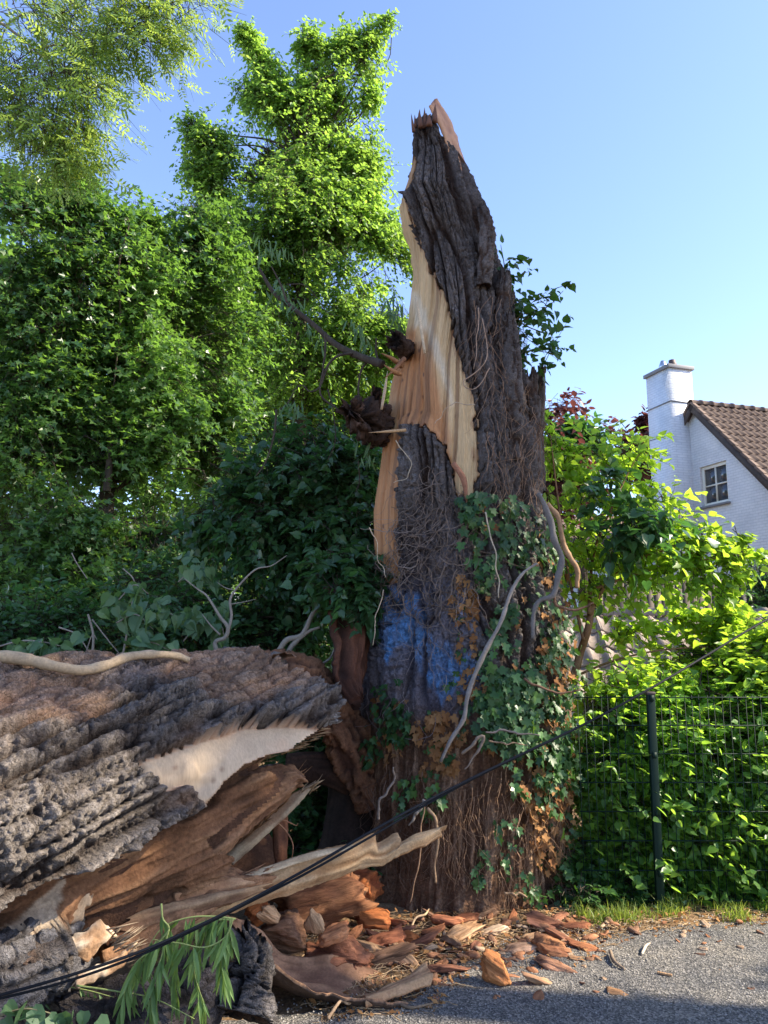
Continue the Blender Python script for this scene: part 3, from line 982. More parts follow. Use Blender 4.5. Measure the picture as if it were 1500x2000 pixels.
def build_log():
    root = empty('fallen_tree', 'huge fallen hollow trunk lying at the left, grey furrowed bark above brown rotten wood', 'fallen tree', loc=tuple(LA - np.array([0, 0, .8])))
    u, side, up = log_frame()
    t = np.concatenate([np.linspace(-.35, 3.1, 520), np.linspace(3.15, 4.4, 40)])
    th = np.concatenate([np.linspace(radians(-100), radians(112), 330), np.linspace(radians(118), radians(254), 30)])   # 0 = towards camera, + = up
    TT, TH = np.meshgrid(t, th, indexing='ij')
    R = .675 + .03 * noise(TH * 1.7, TT * 1.1, 0, 5) + .018 * noise(TH * 4, TT * 3, 0, 6)
    R = R - .05 * sst(.5, -.3, TT)
    ax = LA + TT[..., None] * u
    dirv = np.cos(TH)[..., None] * side + np.sin(TH)[..., None] * up
    base = (ax + dirv * R[..., None]).reshape(-1, 3)
    pix = proj(base)
    frontm = (np.cos(TH) > -.35).ravel()
    a, b = TH.ravel(), TT.ravel()
    S = a * .68
    Z = b - S * .42                      # spiral grain
    S_ = S + b * .30
    jag = 8 * noise(S_ * 25, Z * 8, 0, 131) + 5 * noise(S_ * 60, Z * 22, 0, 132)
    dw = sdist(pix, LWOOD) + jag * .25
    db = np.maximum(sdist(pix, LBARK), sdist(pix, LBARK2)) + jag * .7
    db = np.where(frontm, db, 50)
    dw = np.where(frontm, dw, -50)
    is_wood = dw > 0
    is_bark = (db > 0) & ~is_wood
    h, pl = bark(S_, Z, 103, .072, .85)
    h2, _ = bark(S_, Z, 113, .032, .12)
    stripped = sst(0.1, .55, fbm(S_ * 3.2, Z * 1.7, 0, 140, 3) + .45 * sst(80, -30, pix[:, 1] - 1330) + .5 * sst(1330, 1290, pix[:, 1]))    # outer plates gone, flaky brown inner bark
    flake1, flake2, fid = voro(S_ * 16, Z * 5, 145)
    flk = sst(.0, .3, flake2 - flake1) * (.5 + .5 * fid)
    h3, _ = bark(S_ + .05 * noise(S_ * 2.5, Z * 1.6, 0, 118), Z, 123, .17, .62)
    hb = (h * .80 + h2 * .12 + h3 * .32) * (1 - stripped) + (.18 + .28 * flk + .15 * h2) * stripped
    fib = .5 + .5 * fbm(S_ * 24, Z * 2.4, 0, 151, 5)
    lump = fbm(S_ * 6, Z * 2.5, 0, 152, 4)
    rot = -.10 - .05 * sst(0, 60, -db) + .05 * lump + .06 * (fib - .5) - .03 * sst(.35, .6, noise(S_ * 14, Z * 4, 0, 153))
    wood = .008 * fbm(S_ * 5, Z * 3, 0, 154, 3) - .012 + .012 * sst(.2, .6, noise(S_ * 16, Z * 12, 0, 155)) * sst(1450, 1500, pix[:, 1])
    off = np.where(is_wood, wood, np.where(is_bark, .02 + hb * .130 * sst(-1, 9, db) - .03 * sst(9, 0, db), rot))
    V = (ax + dirv * (R[..., None])).reshape(-1, 3) + dirv.reshape(-1, 3) * off[:, None]
    nz = fbm(S_ * 4, Z * 2.5, 0, 161, 4)
    grey = np.array([.205, .182, .163])
    deep = np.array([.060, .042, .033])
    red = np.array([.27, .145, .08])
    h = h * .75 + h3 * .28
    C = deep * .75 + (grey - deep * .75) * sst(.12, .62, h * .7 + h2 * .3)[:, None]  # fissure brown darkened further with depth, painting in the crevice shade
    C = C + (np.array([.38, .34, .30]) - C) * (sst(.65, 1.0, h) * .6)[:, None]
    rb = red * (1 + .3 * nz)[:, None] + (np.array([.42, .30, .20]) - red) * (flk * .55)[:, None]
    C = C * (1 - stripped[:, None] * .8) + rb * stripped[:, None] * .8
    C *= (1 + .25 * nz)[:, None]
    blue = sst(0, 1, np.clip(1 - np.abs(pix[:, 1] - 1600 + .15 * pix[:, 0]) / 140, 0, 1)) * .0
    rotc = np.array([.20, .098, .050]) * (1 + .5 * lump)[:, None]
    rotc = rotc + (np.array([.36, .20, .105]) - rotc) * (sst(.5, .8, fib) * .8)[:, None]
    rotc = rotc * (1 - (sst(.30, .55, noise(S_ * 14, Z * 4, 0, 153)) * .55)[:, None])
    woodc = np.array([.52, .385, .255]) * (1 + .14 * fbm(S_ * 12, Z * 1.6, 0, 162, 4))[:, None]
    redst = sst(.15, .5, fbm(S_ * 5, Z * 4, 0, 163, 3) + sst(420, 560, pix[:, 0]) * .3)[:, None]
    woodc = woodc * (1 - .45 * redst) + .45 * redst * np.array([.48, .25, .14])
    kn = voro(S_ * 11, Z * 8, 171)
    ks = (sst(.16, .05, kn[0]) * (kn[2] > .7))[:, None]
    woodc = woodc * (1 - .6 * ks) + .6 * ks * np.array([.22, .12, .07])
    ln_ = (sst(.06, .0, np.abs(noise(S_ * 9, Z * 3, 0, 172))) * sst(-.1, .3, noise(S_ * 3, Z * 2, 0, 173)))[:, None]
    woodc = woodc * (1 - .4 * ln_) + .4 * ln_ * np.array([.34, .17, .09])
    we = sst(6, 0, dw)[:, None]
    woodc = woodc * (1 - .6 * we) + .6 * we * np.array([.30, .12, .05])
    sp = (sst(0, 5, sdist(pix, LSPLIT) + jag * .3) * (~is_bark))[:, None]
    rotc = rotc * (1 - sp) + sp * np.array([.55, .43, .31]) * (1 + .2 * fbm(S_ * 30, Z * 1.5, 0, 164, 3))[:, None]
    C = np.where(is_wood[:, None], woodc, np.where(is_bark[:, None], C, rotc))
    Fc = grid_faces(len(t), len(th), True)
    # grid is t-major: rebuild with theta wrap
    nt, nh = len(t), len(th)
    i, j = np.meshgrid(np.arange(nt - 1), np.arange(nh), indexing='ij')
    j2 = (j + 1) % nh
    Fc = np.stack([i * nh + j, (i + 1) * nh + j, (i + 1) * nh + j2, i * nh + j2], -1).reshape(-1, 4)
    valid = (sdist(pix, LVALID) + jag * .4 > 0) | ((~frontm) & (b > .1 + .1 * noise(a * 5, a * 0, 0, 9)))
    fv = valid[Fc].all(1)
    Fc = Fc[fv]
    cls = np.where(is_wood, 2, np.where(is_bark, 1, 0))
    fc = np.median(cls[Fc], axis=1)
    for name, sel, mat, lab in (('bark', fc == 1, M['bark'], None), ('bare_wood', fc >= 1.5, M['wood'], 'smooth cream plate of bare wood'),
                                ('rotten_wood', fc < 1, M['rot'], 'brown crumbling rotten wood')):
        f = Fc[sel]
        used = np.unique(f)
        remap = np.zeros(len(V), np.int64)
        remap[used] = np.arange(len(used))
        o = mesh_np(name, V[used] - np.array(root.location), remap[f], mat, root, col=np.clip(C[used], .004, .9), smooth=True)
        if lab:
            o['label'] = lab
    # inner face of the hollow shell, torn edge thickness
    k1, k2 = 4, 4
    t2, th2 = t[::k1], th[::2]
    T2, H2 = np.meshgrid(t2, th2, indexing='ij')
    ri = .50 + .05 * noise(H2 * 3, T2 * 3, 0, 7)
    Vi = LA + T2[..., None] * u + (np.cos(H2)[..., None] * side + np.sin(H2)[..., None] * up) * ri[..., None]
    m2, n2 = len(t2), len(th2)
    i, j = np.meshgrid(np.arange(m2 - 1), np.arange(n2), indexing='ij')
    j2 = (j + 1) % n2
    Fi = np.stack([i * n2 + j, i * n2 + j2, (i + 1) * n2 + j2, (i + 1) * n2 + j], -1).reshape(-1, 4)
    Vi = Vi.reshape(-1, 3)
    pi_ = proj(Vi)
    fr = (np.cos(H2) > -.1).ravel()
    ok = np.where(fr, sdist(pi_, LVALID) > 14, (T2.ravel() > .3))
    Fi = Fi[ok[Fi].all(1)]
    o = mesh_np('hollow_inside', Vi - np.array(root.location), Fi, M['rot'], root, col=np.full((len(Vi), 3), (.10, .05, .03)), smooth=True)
    return root


LOG = build_log()

# ------------------------------------------------------------------ leaves
def _t(v, f):
    return np.array(v, float), np.array(f)


OVAL = _t([(0, 0, 0), (-.28, .35, .06), (-.22, .72, .04), (0, 1, -.06), (.22, .72, .04), (.28, .35, .06), (0, .5, -.02)],
          [(0, 6, 1), (1, 6, 2), (2, 6, 3), (3, 6, 4), (4, 6, 5), (5, 6, 0)])
OVAL4 = _t([(0, 0, 0), (-.27, .35, .07), (-.2, .75, .04), (0, 1, -.06), (.2, .75, .04), (.27, .35, .07)], [(0, 3, 2, 1), (0, 5, 4, 3)])
DIAM = _t([(0, 0, 0), (-.33, .5, .08), (0, 1, -.05), (.33, .5, .08)], [(0, 2, 1), (0, 3, 2)])
MAPLE = _t([(0, 0, 0), (-.25, .12, .02), (-.58, .42, .05), (-.22, .45, .0), (-.3, .85, .04), (0, .62, 0), (0, 1.05, -.06), (.3, .85, .04), (.22, .45, 0), (.58, .42, .05), (.25, .12, .02)],
           [(0, 3, 2), (0, 2, 1), (0, 5, 3), (3, 5, 4), (5, 7, 6), (4, 5, 6), (0, 8, 5), (5, 8, 7), (0, 9, 8), (0, 10, 9)])
MAPLE_L = _t([(0, 0, 0), (-.55, .38, .06), (-.2, .48, 0), (0, 1.05, -.06), (.2, .48, 0), (.55, .38, .06)], [(0, 3, 2, 1), (0, 5, 4, 3)])
HEART = _t([(0, 0, 0), (-.26, -.06, .04), (-.43, .16, .08), (-.36, .5, .06), (-.12, .82, .0), (0, 1.08, -.10), (.12, .82, 0), (.36, .5, .06), (.43, .16, .08), (.26, -.06, .04), (0, .45, -.03)],
           [(0, 10, 1), (1, 10, 2), (2, 10, 3), (3, 10, 4), (4, 10, 5), (5, 10, 6), (6, 10, 7), (7, 10, 8), (8, 10, 9), (9, 10, 0)])
IVYL = _t([(0, 0, .0), (-.22, -.12, .03), (-.46, .10, .06), (-.27, .28, .02), (-.42, .60, .05), (-.15, .62, .0), (0, 1.0, -.08), (.15, .62, 0), (.42, .60, .05), (.27, .28, .02), (.46, .10, .06), (.22, -.12, .03), (0, .35, -.03)],
          [(0, 12, 1), (1, 12, 2), (2, 12, 3), (3, 12, 4), (4, 12, 5), (5, 12, 6), (6, 12, 7), (7, 12, 8), (8, 12, 9), (9, 12, 10), (10, 12, 11), (11, 12, 0)])
WILL = _t([(0, 0, 0), (-.055, .2, .01), (-.075, .45, -.01), (-.045, .75, -.05), (0, 1, -.12), (.045, .75, -.05), (.075, .45, -.01), (.055, .2, .01), (0, .45, -.035)],
          [(0, 8, 1), (1, 8, 2), (2, 8, 3), (3, 8, 4), (4, 8, 5), (5, 8, 6), (6, 8, 7), (7, 8, 0)])
_lv, _lf = [], []
for _k in range(5):
    for _s in ((-1, 1) if _k < 4 else (0,)):
        y0 = .22 + .19 * _k
        b0 = len(_lv)
        d_ = np.array([_s * .9, .45, 0]) if _s else np.array([0, 1.0, 0])
        d_ /= np.linalg.norm(d_)
        w_ = np.array([-d_[1], d_[0], 0])
        p_ = np.array([0, y0, -.02 * _k])
        _lv += [tuple(p_), tuple(p_ + d_ * .15 + w_ * .055), tuple(p_ + d_ * .34 - np.array([0, 0, .05])), tuple(p_ + d_ * .15 - w_ * .055)]
        _lf += [(b0, b0 + 2, b0 + 1), (b0, b0 + 3, b0 + 2)]
ASH = _t(_lv, _lf)


def unit(v):
    return v / (np.linalg.norm(v, axis=-1, keepdims=True) + 1e-9)


def leaf_arrays(tm, pos, d, up, size, curl=0.25):
    """copies of the leaf outline at many places: d = direction of its tip, up = side it shows"""
    tv, tf = tm
    d = unit(d)
    x = unit(np.cross(d, up))
    z = np.cross(x, d)
    n = len(pos)
    cz = RNG.uniform(-curl, curl, n)
    lz = tv[None, :, 2] * RNG.uniform(.3, 2.0, n)[:, None] - cz[:, None] * tv[None, :, 1] ** 2
    w = RNG.uniform(.8, 1.15, n)
    V = pos[:, None] + size[:, None, None] * ((tv[None, :, 0] * w[:, None])[..., None] * x[:, None] + tv[None, :, 1, None] * d[:, None] + lz[..., None] * z[:, None])
    Fc = (np.arange(n) * len(tv))[:, None, None] + tf[None]
    return V.reshape(-1, 3), Fc.reshape(-1, tf.shape[1])


def rand_dirs(n):
    return unit(RNG.normal(size=(n, 3)))


def blob_points(blobs, n):
    """blobs: (p, q, r, weight) capsules; n points spread through their volume, denser outside; returns points and outward dirs"""
    w = np.array([b[3] for b in blobs], float)
    idx = RNG.choice(len(blobs), n, p=w / w.sum())
    p = np.array([tuple(b[0]) for b in blobs])[idx]
    q = np.array([tuple(b[1]) for b in blobs])[idx]
    r = np.array([b[2] for b in blobs])[idx]
    t = RNG.uniform(0, 1, n)[:, None]
    o = rand_dirs(n)
    rad = RNG.uniform(0, 1, n) ** .5 * (1 + .42 * np.abs(RNG.normal(size=n)))
    taper = 1 - .0 * t[:, 0]
    pts = p * (1 - t) + q * t + o * (r * rad * taper)[:, None]
    out = unit(o + .6 * unit(q - p + 1e-6))
    blob_points.r = r
    return pts, out


def foliage(name, blobs, ntwig, per, tlen, lsize, tm, mat, parent, droop=.35, upw=.9, twigs=True, tmat=None, seedcol=None, clump=0.0, spread=1.0, kindstuff=True, loc=None, gap=None):
    """leafy twigs through the blobs: each twig carries leaves alternately along it"""
    P0, out = blob_points(blobs, int(ntwig * (2.0 if gap else 1)))
    br_ = blob_points.r
    if gap:
        g = .62 * noise(P0[:, 0] * gap, P0[:, 1] * gap, P0[:, 2] * gap, 77) + .6 * noise(P0[:, 0] * gap * .42, P0[:, 1] * gap * .42, P0[:, 2] * gap * .42, 78)
        keep = (g > -.03) | (br_ < .2)
        P0, out, br_ = P0[keep][:ntwig], out[keep][:ntwig], br_[keep][:ntwig]
    n = len(P0)
    d = unit(out + rand_dirs(n) * .7 + np.array([0, 0, -droop]))
    L = np.minimum(tlen * 1.15, br_ * 1.4 + .06) * RNG.uniform(.35, 1.8, n)
    k = np.arange(per)
    tt = (k + .5 + RNG.uniform(-.3, .3, (n, per))) / per
    sag = -droop * .5 * (tt ** 2) * L[:, None]
    pos = P0[:, None] + d[:, None] * (tt * L[:, None])[..., None]
    pos[..., 2] += sag
    side = unit(np.cross(d, np.array([0.1, 0.05, 1.0])))
    sgn = np.where(k % 2 == 0, 1, -1)[None, :, None]
    ld = unit(d[:, None] * .55 + side[:, None] * sgn * .8 * spread + RNG.normal(size=(n, per, 3)) * .33 + np.array([0, 0, -droop * .6]))
    upv = unit(np.array([0, 0, upw]) + RNG.normal(size=(n, per, 3)) * .45 + out[:, None] * .25)
    sz = lsize * RNG.uniform(.4, 1.35, (n, per))
    V, Fc = leaf_arrays(tm, pos.reshape(-1, 3), ld.reshape(-1, 3), upv.reshape(-1, 3), sz.ravel())
    tw = RNG.uniform(0, 1, n)
    pn = .5 + .9 * noise(P0[:, 0] * 1.1, P0[:, 1] * 1.1, P0[:, 2] * 1.1, 55)
    tint = np.clip(np.repeat(.45 * tw + .55 * pn, per) * .75 + RNG.uniform(-.1, .35, n * per), 0, 1)
    o = np.array(loc if loc is not None else (0, 0, 0))
    ob = mesh_np(name, V - o, Fc, mat, parent, tint=np.repeat(tint, len(tm[0])))
    if kindstuff:
        ob['kind'] = 'stuff'
    if twigs:
        e = P0 + d * L[:, None]
        e[:, 2] -= droop * .5 * L
        b = P0 - d * (L * .6)[:, None]
        V, Fc = segs(np.vstack([b, P0]), np.vstack([P0, e]), np.repeat([.0045, .003], n) * (tlen / .3) ** .5, np.repeat([.003, .001], n) * (tlen / .3) ** .5)
        tb = mesh_np('twigs', V - o, Fc, tmat or M['limb'], parent)
        tb['kind'] = 'stuff'
    return ob


def limbs(parent, origin_pts, blobs, r0, mat, seed=0, name='limb', loc=(0, 0, 0), wob=.12, r1=.006, frac=1.0):
    """limbs that leave the stem and run up into each blob"""
    rnd = random.Random(seed)
    bag = Bag()
    st = spline([tuple(p) for p in origin_pts], 40)
    for b in blobs:
        if rnd.random() > frac:
            continue
        for tgt in (b[1], (Vector(b[0]) + Vector(b[1])) / 2 + Vector([rnd.uniform(-1, 1) * b[2] * .7 for _ in range(3)])):
            tg = np.array(tuple(tgt))
            d = np.linalg.norm(st - tg, axis=1) + np.where(st[:, 2] > tg[2] - .2 * np.linalg.norm(st - tg, axis=1), 2.0, 0)
            s = st[int(np.argmin(d))]
            L = np.linalg.norm(tg - s)
            m1 = s + (tg - s) * .35 + np.array([rnd.uniform(-1, 1), rnd.uniform(-1, 1), rnd.uniform(.0, 1)]) * wob * L
            m2 = s + (tg - s) * .7 + np.array([rnd.uniform(-1, 1), rnd.uniform(-1, 1), rnd.uniform(-.2, .8)]) * wob * L
            bag.tube([s, m1, m2, tg], [r0 * min(1, .3 + L * .2), r0 * .5 * min(1, .3 + L * .2), r1 * 1.6, r1], 6, n=14)
    o = bag.build(name, mat, parent, usecol=False)
    o.location = -Vector(loc)
    o['kind'] = 'stuff'
    return o


def px_blobs(lst):
    """(px0,py0, px1,py1, Y, radius_px, weight) -> world capsules"""
    out = []
    for q in lst:
        x0, y0, x1, y1, Y, r = q[:6]
        w = q[6] if len(q) > 6 else 1
        dY = q[7] if len(q) > 7 else 0
        p, s = P(x0, y0, Y), P(x1, y1, Y + dY)
        rw = r * Y / F
        L = math.hypot(x1 - x0, y1 - y0)
        out.append((p, s, rw, w * (r * r + r * L * .8) * (1 + 16 / (r + 4))))
    return out


def tree(name, label, cat, stem, stem_r, blist, ntwig, per, tlen, lsize, tm, mat, group=None, droop=.35, gap=None, limb_r=.05, frac=.8, seed=0, twigs=True, upw=.9, rough_stem=True):
    stem = [Vector(q) for q in stem]
    if stem[0].z > .1:
        stem.insert(0, Vector((stem[0].x, stem[0].y, 0)))
        stem_r = [stem_r[0] * 1.15] + list(stem_r)
    else:
        stem[0].z = min(stem[0].z, 0)
    base = Vector(stem[0])
    root = empty(name, label, cat, group, loc=base)
    blobs = px_blobs(blist)
    bag = Bag()
    pts = spline([tuple(p) for p in stem], 50)
    rr = np.interp(np.linspace(0, 1, 50), np.linspace(0, 1, len(stem_r)), stem_r)
    rr = rr * (1 + .08 * noise(np.arange(50) * .6, 0, 0, seed))
    bag.tube(pts, rr, 14)
    o = bag.build('trunk', M['limb'], root, usecol=False)
    o.location = -base
    limbs(root, stem, blobs, limb_r, M['limb'], seed, loc=base, frac=frac)
    foliage('crown', blobs, ntwig, per, tlen, lsize, tm, mat, root, droop=droop, gap=gap, twigs=twigs, loc=base, upw=upw)
    return root


# ------------------------------------------------------------------ background trees
def build_trees():
    # tall sunlit tree with ragged leading shoots
    tree('elm_tree', 'tall bright yellow-green tree with ragged upright shoots, behind the broken trunk', 'tree',
         [P(600, 1270, 11.5), P(590, 1000, 11.5), P(585, 700, 11.4), P(590, 480, 11.4), P(592, 330, 11.4)], [.22, .17, .12, .06, .02],
         [(560, 300, 640, 320, 11.4, 75, 1.3), (590, 420, 620, 560, 11.2, 110, 1.3), (520, 420, 500, 560, 11.6, 90, 1.1), (690, 470, 700, 600, 11.2, 75, 1.2), (560, 620, 640, 760, 11.4, 120, .9),
          (480, 60, 520, 130, 11.2, 11, 1.4), (468, 50, 478, 75, 11.1, 6, 1.2), (510, 120, 545, 200, 11.2, 22, 1.3), (470, 180, 560, 210, 11.3, 15, 1.3),
          (595, 65, 625, 100, 11.1, 13, 1.3), (590, 75, 592, 105, 11.1, 9, 1.2), (615, 140, 600, 200, 11.2, 18, 1.2), (660, 110, 680, 75, 11.2, 16, 1.3), (690, 100, 730, 60, 11.2, 14, 1.3), (738, 50, 768, 30, 11.1, 6, 1.2),
          (705, 100, 690, 230, 11.2, 30, 1.3), (655, 150, 640, 230, 11.3, 24, 1.2), (600, 200, 660, 210, 11.3, 45, 1.2), (725, 180, 722, 205, 11.1, 10, 1.2), (710, 180, 728, 182, 11.1, 10, 1.1),
          (560, 210, 590, 260, 11.3, 40, 1.2), (365, 245, 395, 262, 11.2, 14, 1.3), (390, 260, 440, 310, 11.2, 26, 1.3), (440, 310, 500, 360, 11.3, 35, 1.2), (370, 335, 400, 345, 11.2, 12, 1.2),
          (400, 330, 430, 400, 11.3, 24, 1.1), (500, 260, 530, 300, 11.3, 28, 1.1), (700, 300, 722, 330, 11.2, 18, 1.2), (690, 250, 690, 400, 11.2, 36, 1.2), (740, 490, 780, 520, 11.0, 34, 1.2),
          (750, 430, 770, 470, 11.0, 18, 1.1), (390, 430, 450, 480, 11.5, 40, 1.1), (430, 560, 400, 640, 11.8, 70, .8), (740, 580, 770, 640, 11.0, 40, .9), (450, 380, 480, 420, 11.3, 30, 1.1),
          (330, 470, 380, 560, 11.8, 50, 1), (720, 560, 780, 700, 11.2, 50, .9), (580, 380, 600, 480, 11.1, 80, 1.1), (690, 420, 720, 440, 11.1, 34, 1.2),
          (460, 330, 520, 400, 11.4, 55, 1.1), (540, 230, 600, 300, 11.4, 55, 1.1), (640, 330, 700, 380, 11.3, 50, 1.1), (400, 300, 470, 350, 11.4, 34, 1.2), (460, 440, 560, 440, 11.2, 70, 1.2), (640, 420, 740, 520, 11.1, 60, 1.2), (640, 600, 720, 660, 11.1, 70, 1), (640, 250, 660, 420, 11.2, 55, 1.2), (500, 320, 560, 380, 11.3, 55, 1.2), (420, 440, 470, 540, 11.5, 50, 1)],
         15500, 9, .24, .070, OVAL4, M['elm'], droop=.45, gap=3.2, limb_r=.05, frac=.65, seed=3)
    # left maple, mostly in its own shade
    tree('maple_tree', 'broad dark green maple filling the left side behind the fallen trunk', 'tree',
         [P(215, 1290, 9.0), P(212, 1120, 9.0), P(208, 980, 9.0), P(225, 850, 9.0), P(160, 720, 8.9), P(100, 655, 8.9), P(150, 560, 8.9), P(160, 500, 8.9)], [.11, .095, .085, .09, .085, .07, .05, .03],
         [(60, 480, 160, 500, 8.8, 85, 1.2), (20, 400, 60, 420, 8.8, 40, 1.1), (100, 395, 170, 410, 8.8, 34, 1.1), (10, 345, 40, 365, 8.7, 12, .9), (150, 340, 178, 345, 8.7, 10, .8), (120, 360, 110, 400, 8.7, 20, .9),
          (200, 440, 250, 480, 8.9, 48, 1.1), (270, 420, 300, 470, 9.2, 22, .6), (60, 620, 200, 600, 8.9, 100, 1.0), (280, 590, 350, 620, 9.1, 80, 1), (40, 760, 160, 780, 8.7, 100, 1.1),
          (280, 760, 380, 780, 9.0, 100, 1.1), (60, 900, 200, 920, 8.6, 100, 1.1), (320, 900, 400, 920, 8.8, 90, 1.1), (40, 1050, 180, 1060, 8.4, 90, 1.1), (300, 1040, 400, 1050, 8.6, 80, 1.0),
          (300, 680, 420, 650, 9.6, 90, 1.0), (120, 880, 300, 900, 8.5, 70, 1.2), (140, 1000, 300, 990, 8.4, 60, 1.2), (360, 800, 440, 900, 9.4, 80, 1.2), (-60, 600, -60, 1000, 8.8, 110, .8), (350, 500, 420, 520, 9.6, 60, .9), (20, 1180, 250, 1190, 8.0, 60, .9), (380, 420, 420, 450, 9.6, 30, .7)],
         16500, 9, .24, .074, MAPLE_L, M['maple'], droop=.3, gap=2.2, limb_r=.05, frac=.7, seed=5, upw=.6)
    mr = [o for o in COL.objects if o.name == 'maple_tree'][0]
    for pts, rad in (([(160, 760), (120, 700), (100, 655), (130, 610), (152, 575), (160, 510)], [.07, .06, .05, .045, .035, .02]), ([(100, 655), (60, 642), (0, 690)], [.04, .03, .02]),
                     ([(212, 1090), (185, 1050), (150, 1010), (100, 1000), (0, 968)], [.045, .04, .035, .025, .012]), ([(215, 1110), (260, 1090), (320, 1085), (345, 1040), (372, 1008)], [.03, .03, .032, .03, .014]),
                     ([(150, 1040), (110, 1090), (60, 1100), (-20, 1105)], [.02, .016, .01, .006]), ([(216, 800), (226, 720), (235, 620), (232, 520), (252, 440), (248, 425)], [.014, .012, .012, .014, .016, .008]),
                     ([(208, 960), (214, 900), (216, 860)], [.06, .05, .045]), ([(0, 520), (14, 560), (40, 470), (60, 460)], [.02, .02, .012, .006])):
        b = Bag()
        b.tube([P(a_, b_, 8.45) for a_, b_ in pts], [q_ * .8 for q_ in rad], 8, n=40)
        o = b.build('limb', M['limb'], mr, usecol=False)
        o.location = -mr.location
    # foliage added to darken the gap between the fallen and the standing trunk
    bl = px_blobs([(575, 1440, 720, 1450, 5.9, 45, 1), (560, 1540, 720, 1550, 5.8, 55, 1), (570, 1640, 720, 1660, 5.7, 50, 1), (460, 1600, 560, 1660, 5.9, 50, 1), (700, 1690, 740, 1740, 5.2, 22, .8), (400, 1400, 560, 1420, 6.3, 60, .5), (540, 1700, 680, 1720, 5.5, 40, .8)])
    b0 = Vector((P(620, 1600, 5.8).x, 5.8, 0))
    r0 = empty('shade_fill_bush', 'dark tangled bush added to darken the gap between the fallen and the standing trunk', 'bush', loc=b0)
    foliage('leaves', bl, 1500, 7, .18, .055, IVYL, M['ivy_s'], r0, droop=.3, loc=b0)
    # second, farther trees that close the gaps
    tree('young_tree', 'pale green leafy tree in the gap between the maple and the tall tree', 'tree',
         [P(440, 1280, 13), P(430, 900, 13), P(420, 560, 13)], [.12, .09, .03],
         [(420, 560, 500, 700, 13, 90), (560, 800, 640, 860, 12.8, 110), (420, 780, 480, 860, 13, 100), (680, 760, 740, 850, 12.4, 70), (480, 960, 600, 1000, 12.6, 100), (660, 980, 720, 1060, 12, 70),
          (520, 1120, 620, 1150, 12, 80), (360, 1050, 440, 1120, 12.6, 80), (320, 500, 400, 520, 13, 50, .7)],
         5600, 10, .34, .10, OVAL4, M['elm'], droop=.4, gap=2.6, limb_r=.04, frac=.5, seed=6)
    # overhanging ash branches, top left, nearer the camera
    root = empty('ash_branch', 'feathery pale green branches of an ash hanging in at the top left corner', 'branch', loc=P(-260, -120, 6.5))
    bl = px_blobs([(40, 30, 200, 20, 6.3, 60, 1), (240, 20, 380, 10, 6.3, 45, 1.2), (215, 60, 300, 60, 6.2, 45, 1.1), (260, 90, 310, 85, 6.2, 22, 1), (140, 100, 190, 120, 6.2, 40, 1), (90, 150, 190, 190, 6.1, 48, 1.2),
                   (20, 130, 60, 200, 6.3, 55, 1), (20, 230, 90, 250, 6.2, 45, 1), (120, 250, 170, 260, 6.1, 34, 1.2), (60, 290, 140, 290, 6.1, 28, 1), (100, 310, 150, 330, 6.1, 16, .8), (-60, 50, -60, 250, 6.4, 80, .7)])
    foliage('leaves', bl, 900, 3, .26, .165, ASH, M['ash'], root, droop=.5, loc=root.location, spread=.7)
    bag = Bag()
    for pts, r in (([(-250, -120), (-40, 20), (10, 50), (70, 100), (110, 150), (112, 200), (105, 250)], (.035, .028, .022, .016, .010, .006, .003)),
                   ([(10, 50), (60, 25), (130, 60), (190, 100)], (.010, .007, .005, .003)), ([(75, 98), (105, 88), (135, 92)], (.012, .008, .004)),
                   ([(245, -60), (250, 20), (258, 60)], (.012, .008, .003)), ([(-60, 150), (5, 55), (0, 90)], (.01, .008, .004)),
                   ([(100, 150), (90, 190), (108, 235)], (.008, .005, .002)), ([(110, 30), (95, 60), (80, 75)], (.006, .004, .002))):
        bag.tube([P(a, b, 6.3) for a, b in pts], r, 6, n=24)
    o = bag.build('limb', M['dead_twig'], root, usecol=False)
    o.location = -root.location
    # dark ivy-laden shrub against the left of the trunk
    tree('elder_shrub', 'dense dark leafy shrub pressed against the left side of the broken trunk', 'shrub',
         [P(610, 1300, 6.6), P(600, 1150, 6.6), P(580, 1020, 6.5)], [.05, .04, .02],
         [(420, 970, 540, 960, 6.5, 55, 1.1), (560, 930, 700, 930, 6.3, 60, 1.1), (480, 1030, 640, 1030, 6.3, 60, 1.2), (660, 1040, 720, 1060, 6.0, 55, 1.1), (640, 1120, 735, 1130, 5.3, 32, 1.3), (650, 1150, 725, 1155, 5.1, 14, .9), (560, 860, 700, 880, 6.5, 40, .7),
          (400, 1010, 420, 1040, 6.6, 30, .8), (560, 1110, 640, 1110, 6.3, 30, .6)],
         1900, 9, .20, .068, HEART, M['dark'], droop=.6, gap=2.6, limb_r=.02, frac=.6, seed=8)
    tree('privet_bush', 'low dark shrubbery rising just behind the fallen trunk', 'bush',
         [P(300, 1330, 6.4), P(310, 1230, 6.4), P(330, 1180, 6.4)], [.03, .025, .01],
         [(20, 1230, 200, 1240, 6.2, 45, 1), (300, 1230, 420, 1200, 6.2, 55, 1), (420, 1260, 560, 1250, 6.4, 45, 1), (480, 1180, 560, 1190, 6.8, 40, .8), (-60, 1200, 20, 1260, 6.3, 60, .8), (250, 1150, 330, 1130, 6.8, 40, .8), (560, 1180, 640, 1210, 6.6, 40, .9),
          (560, 1290, 640, 1260, 6.9, 40, .8), (560, 1380, 760, 1370, 7.4, 60, .8), (500, 1470, 760, 1470, 7.4, 60, .8), (520, 1540, 760, 1550, 7.4, 45, .6)],
         2300, 9, .22, .065, OVAL4, M['dark'], droop=.3, gap=2.4, limb_r=.014, frac=.5, seed=9)
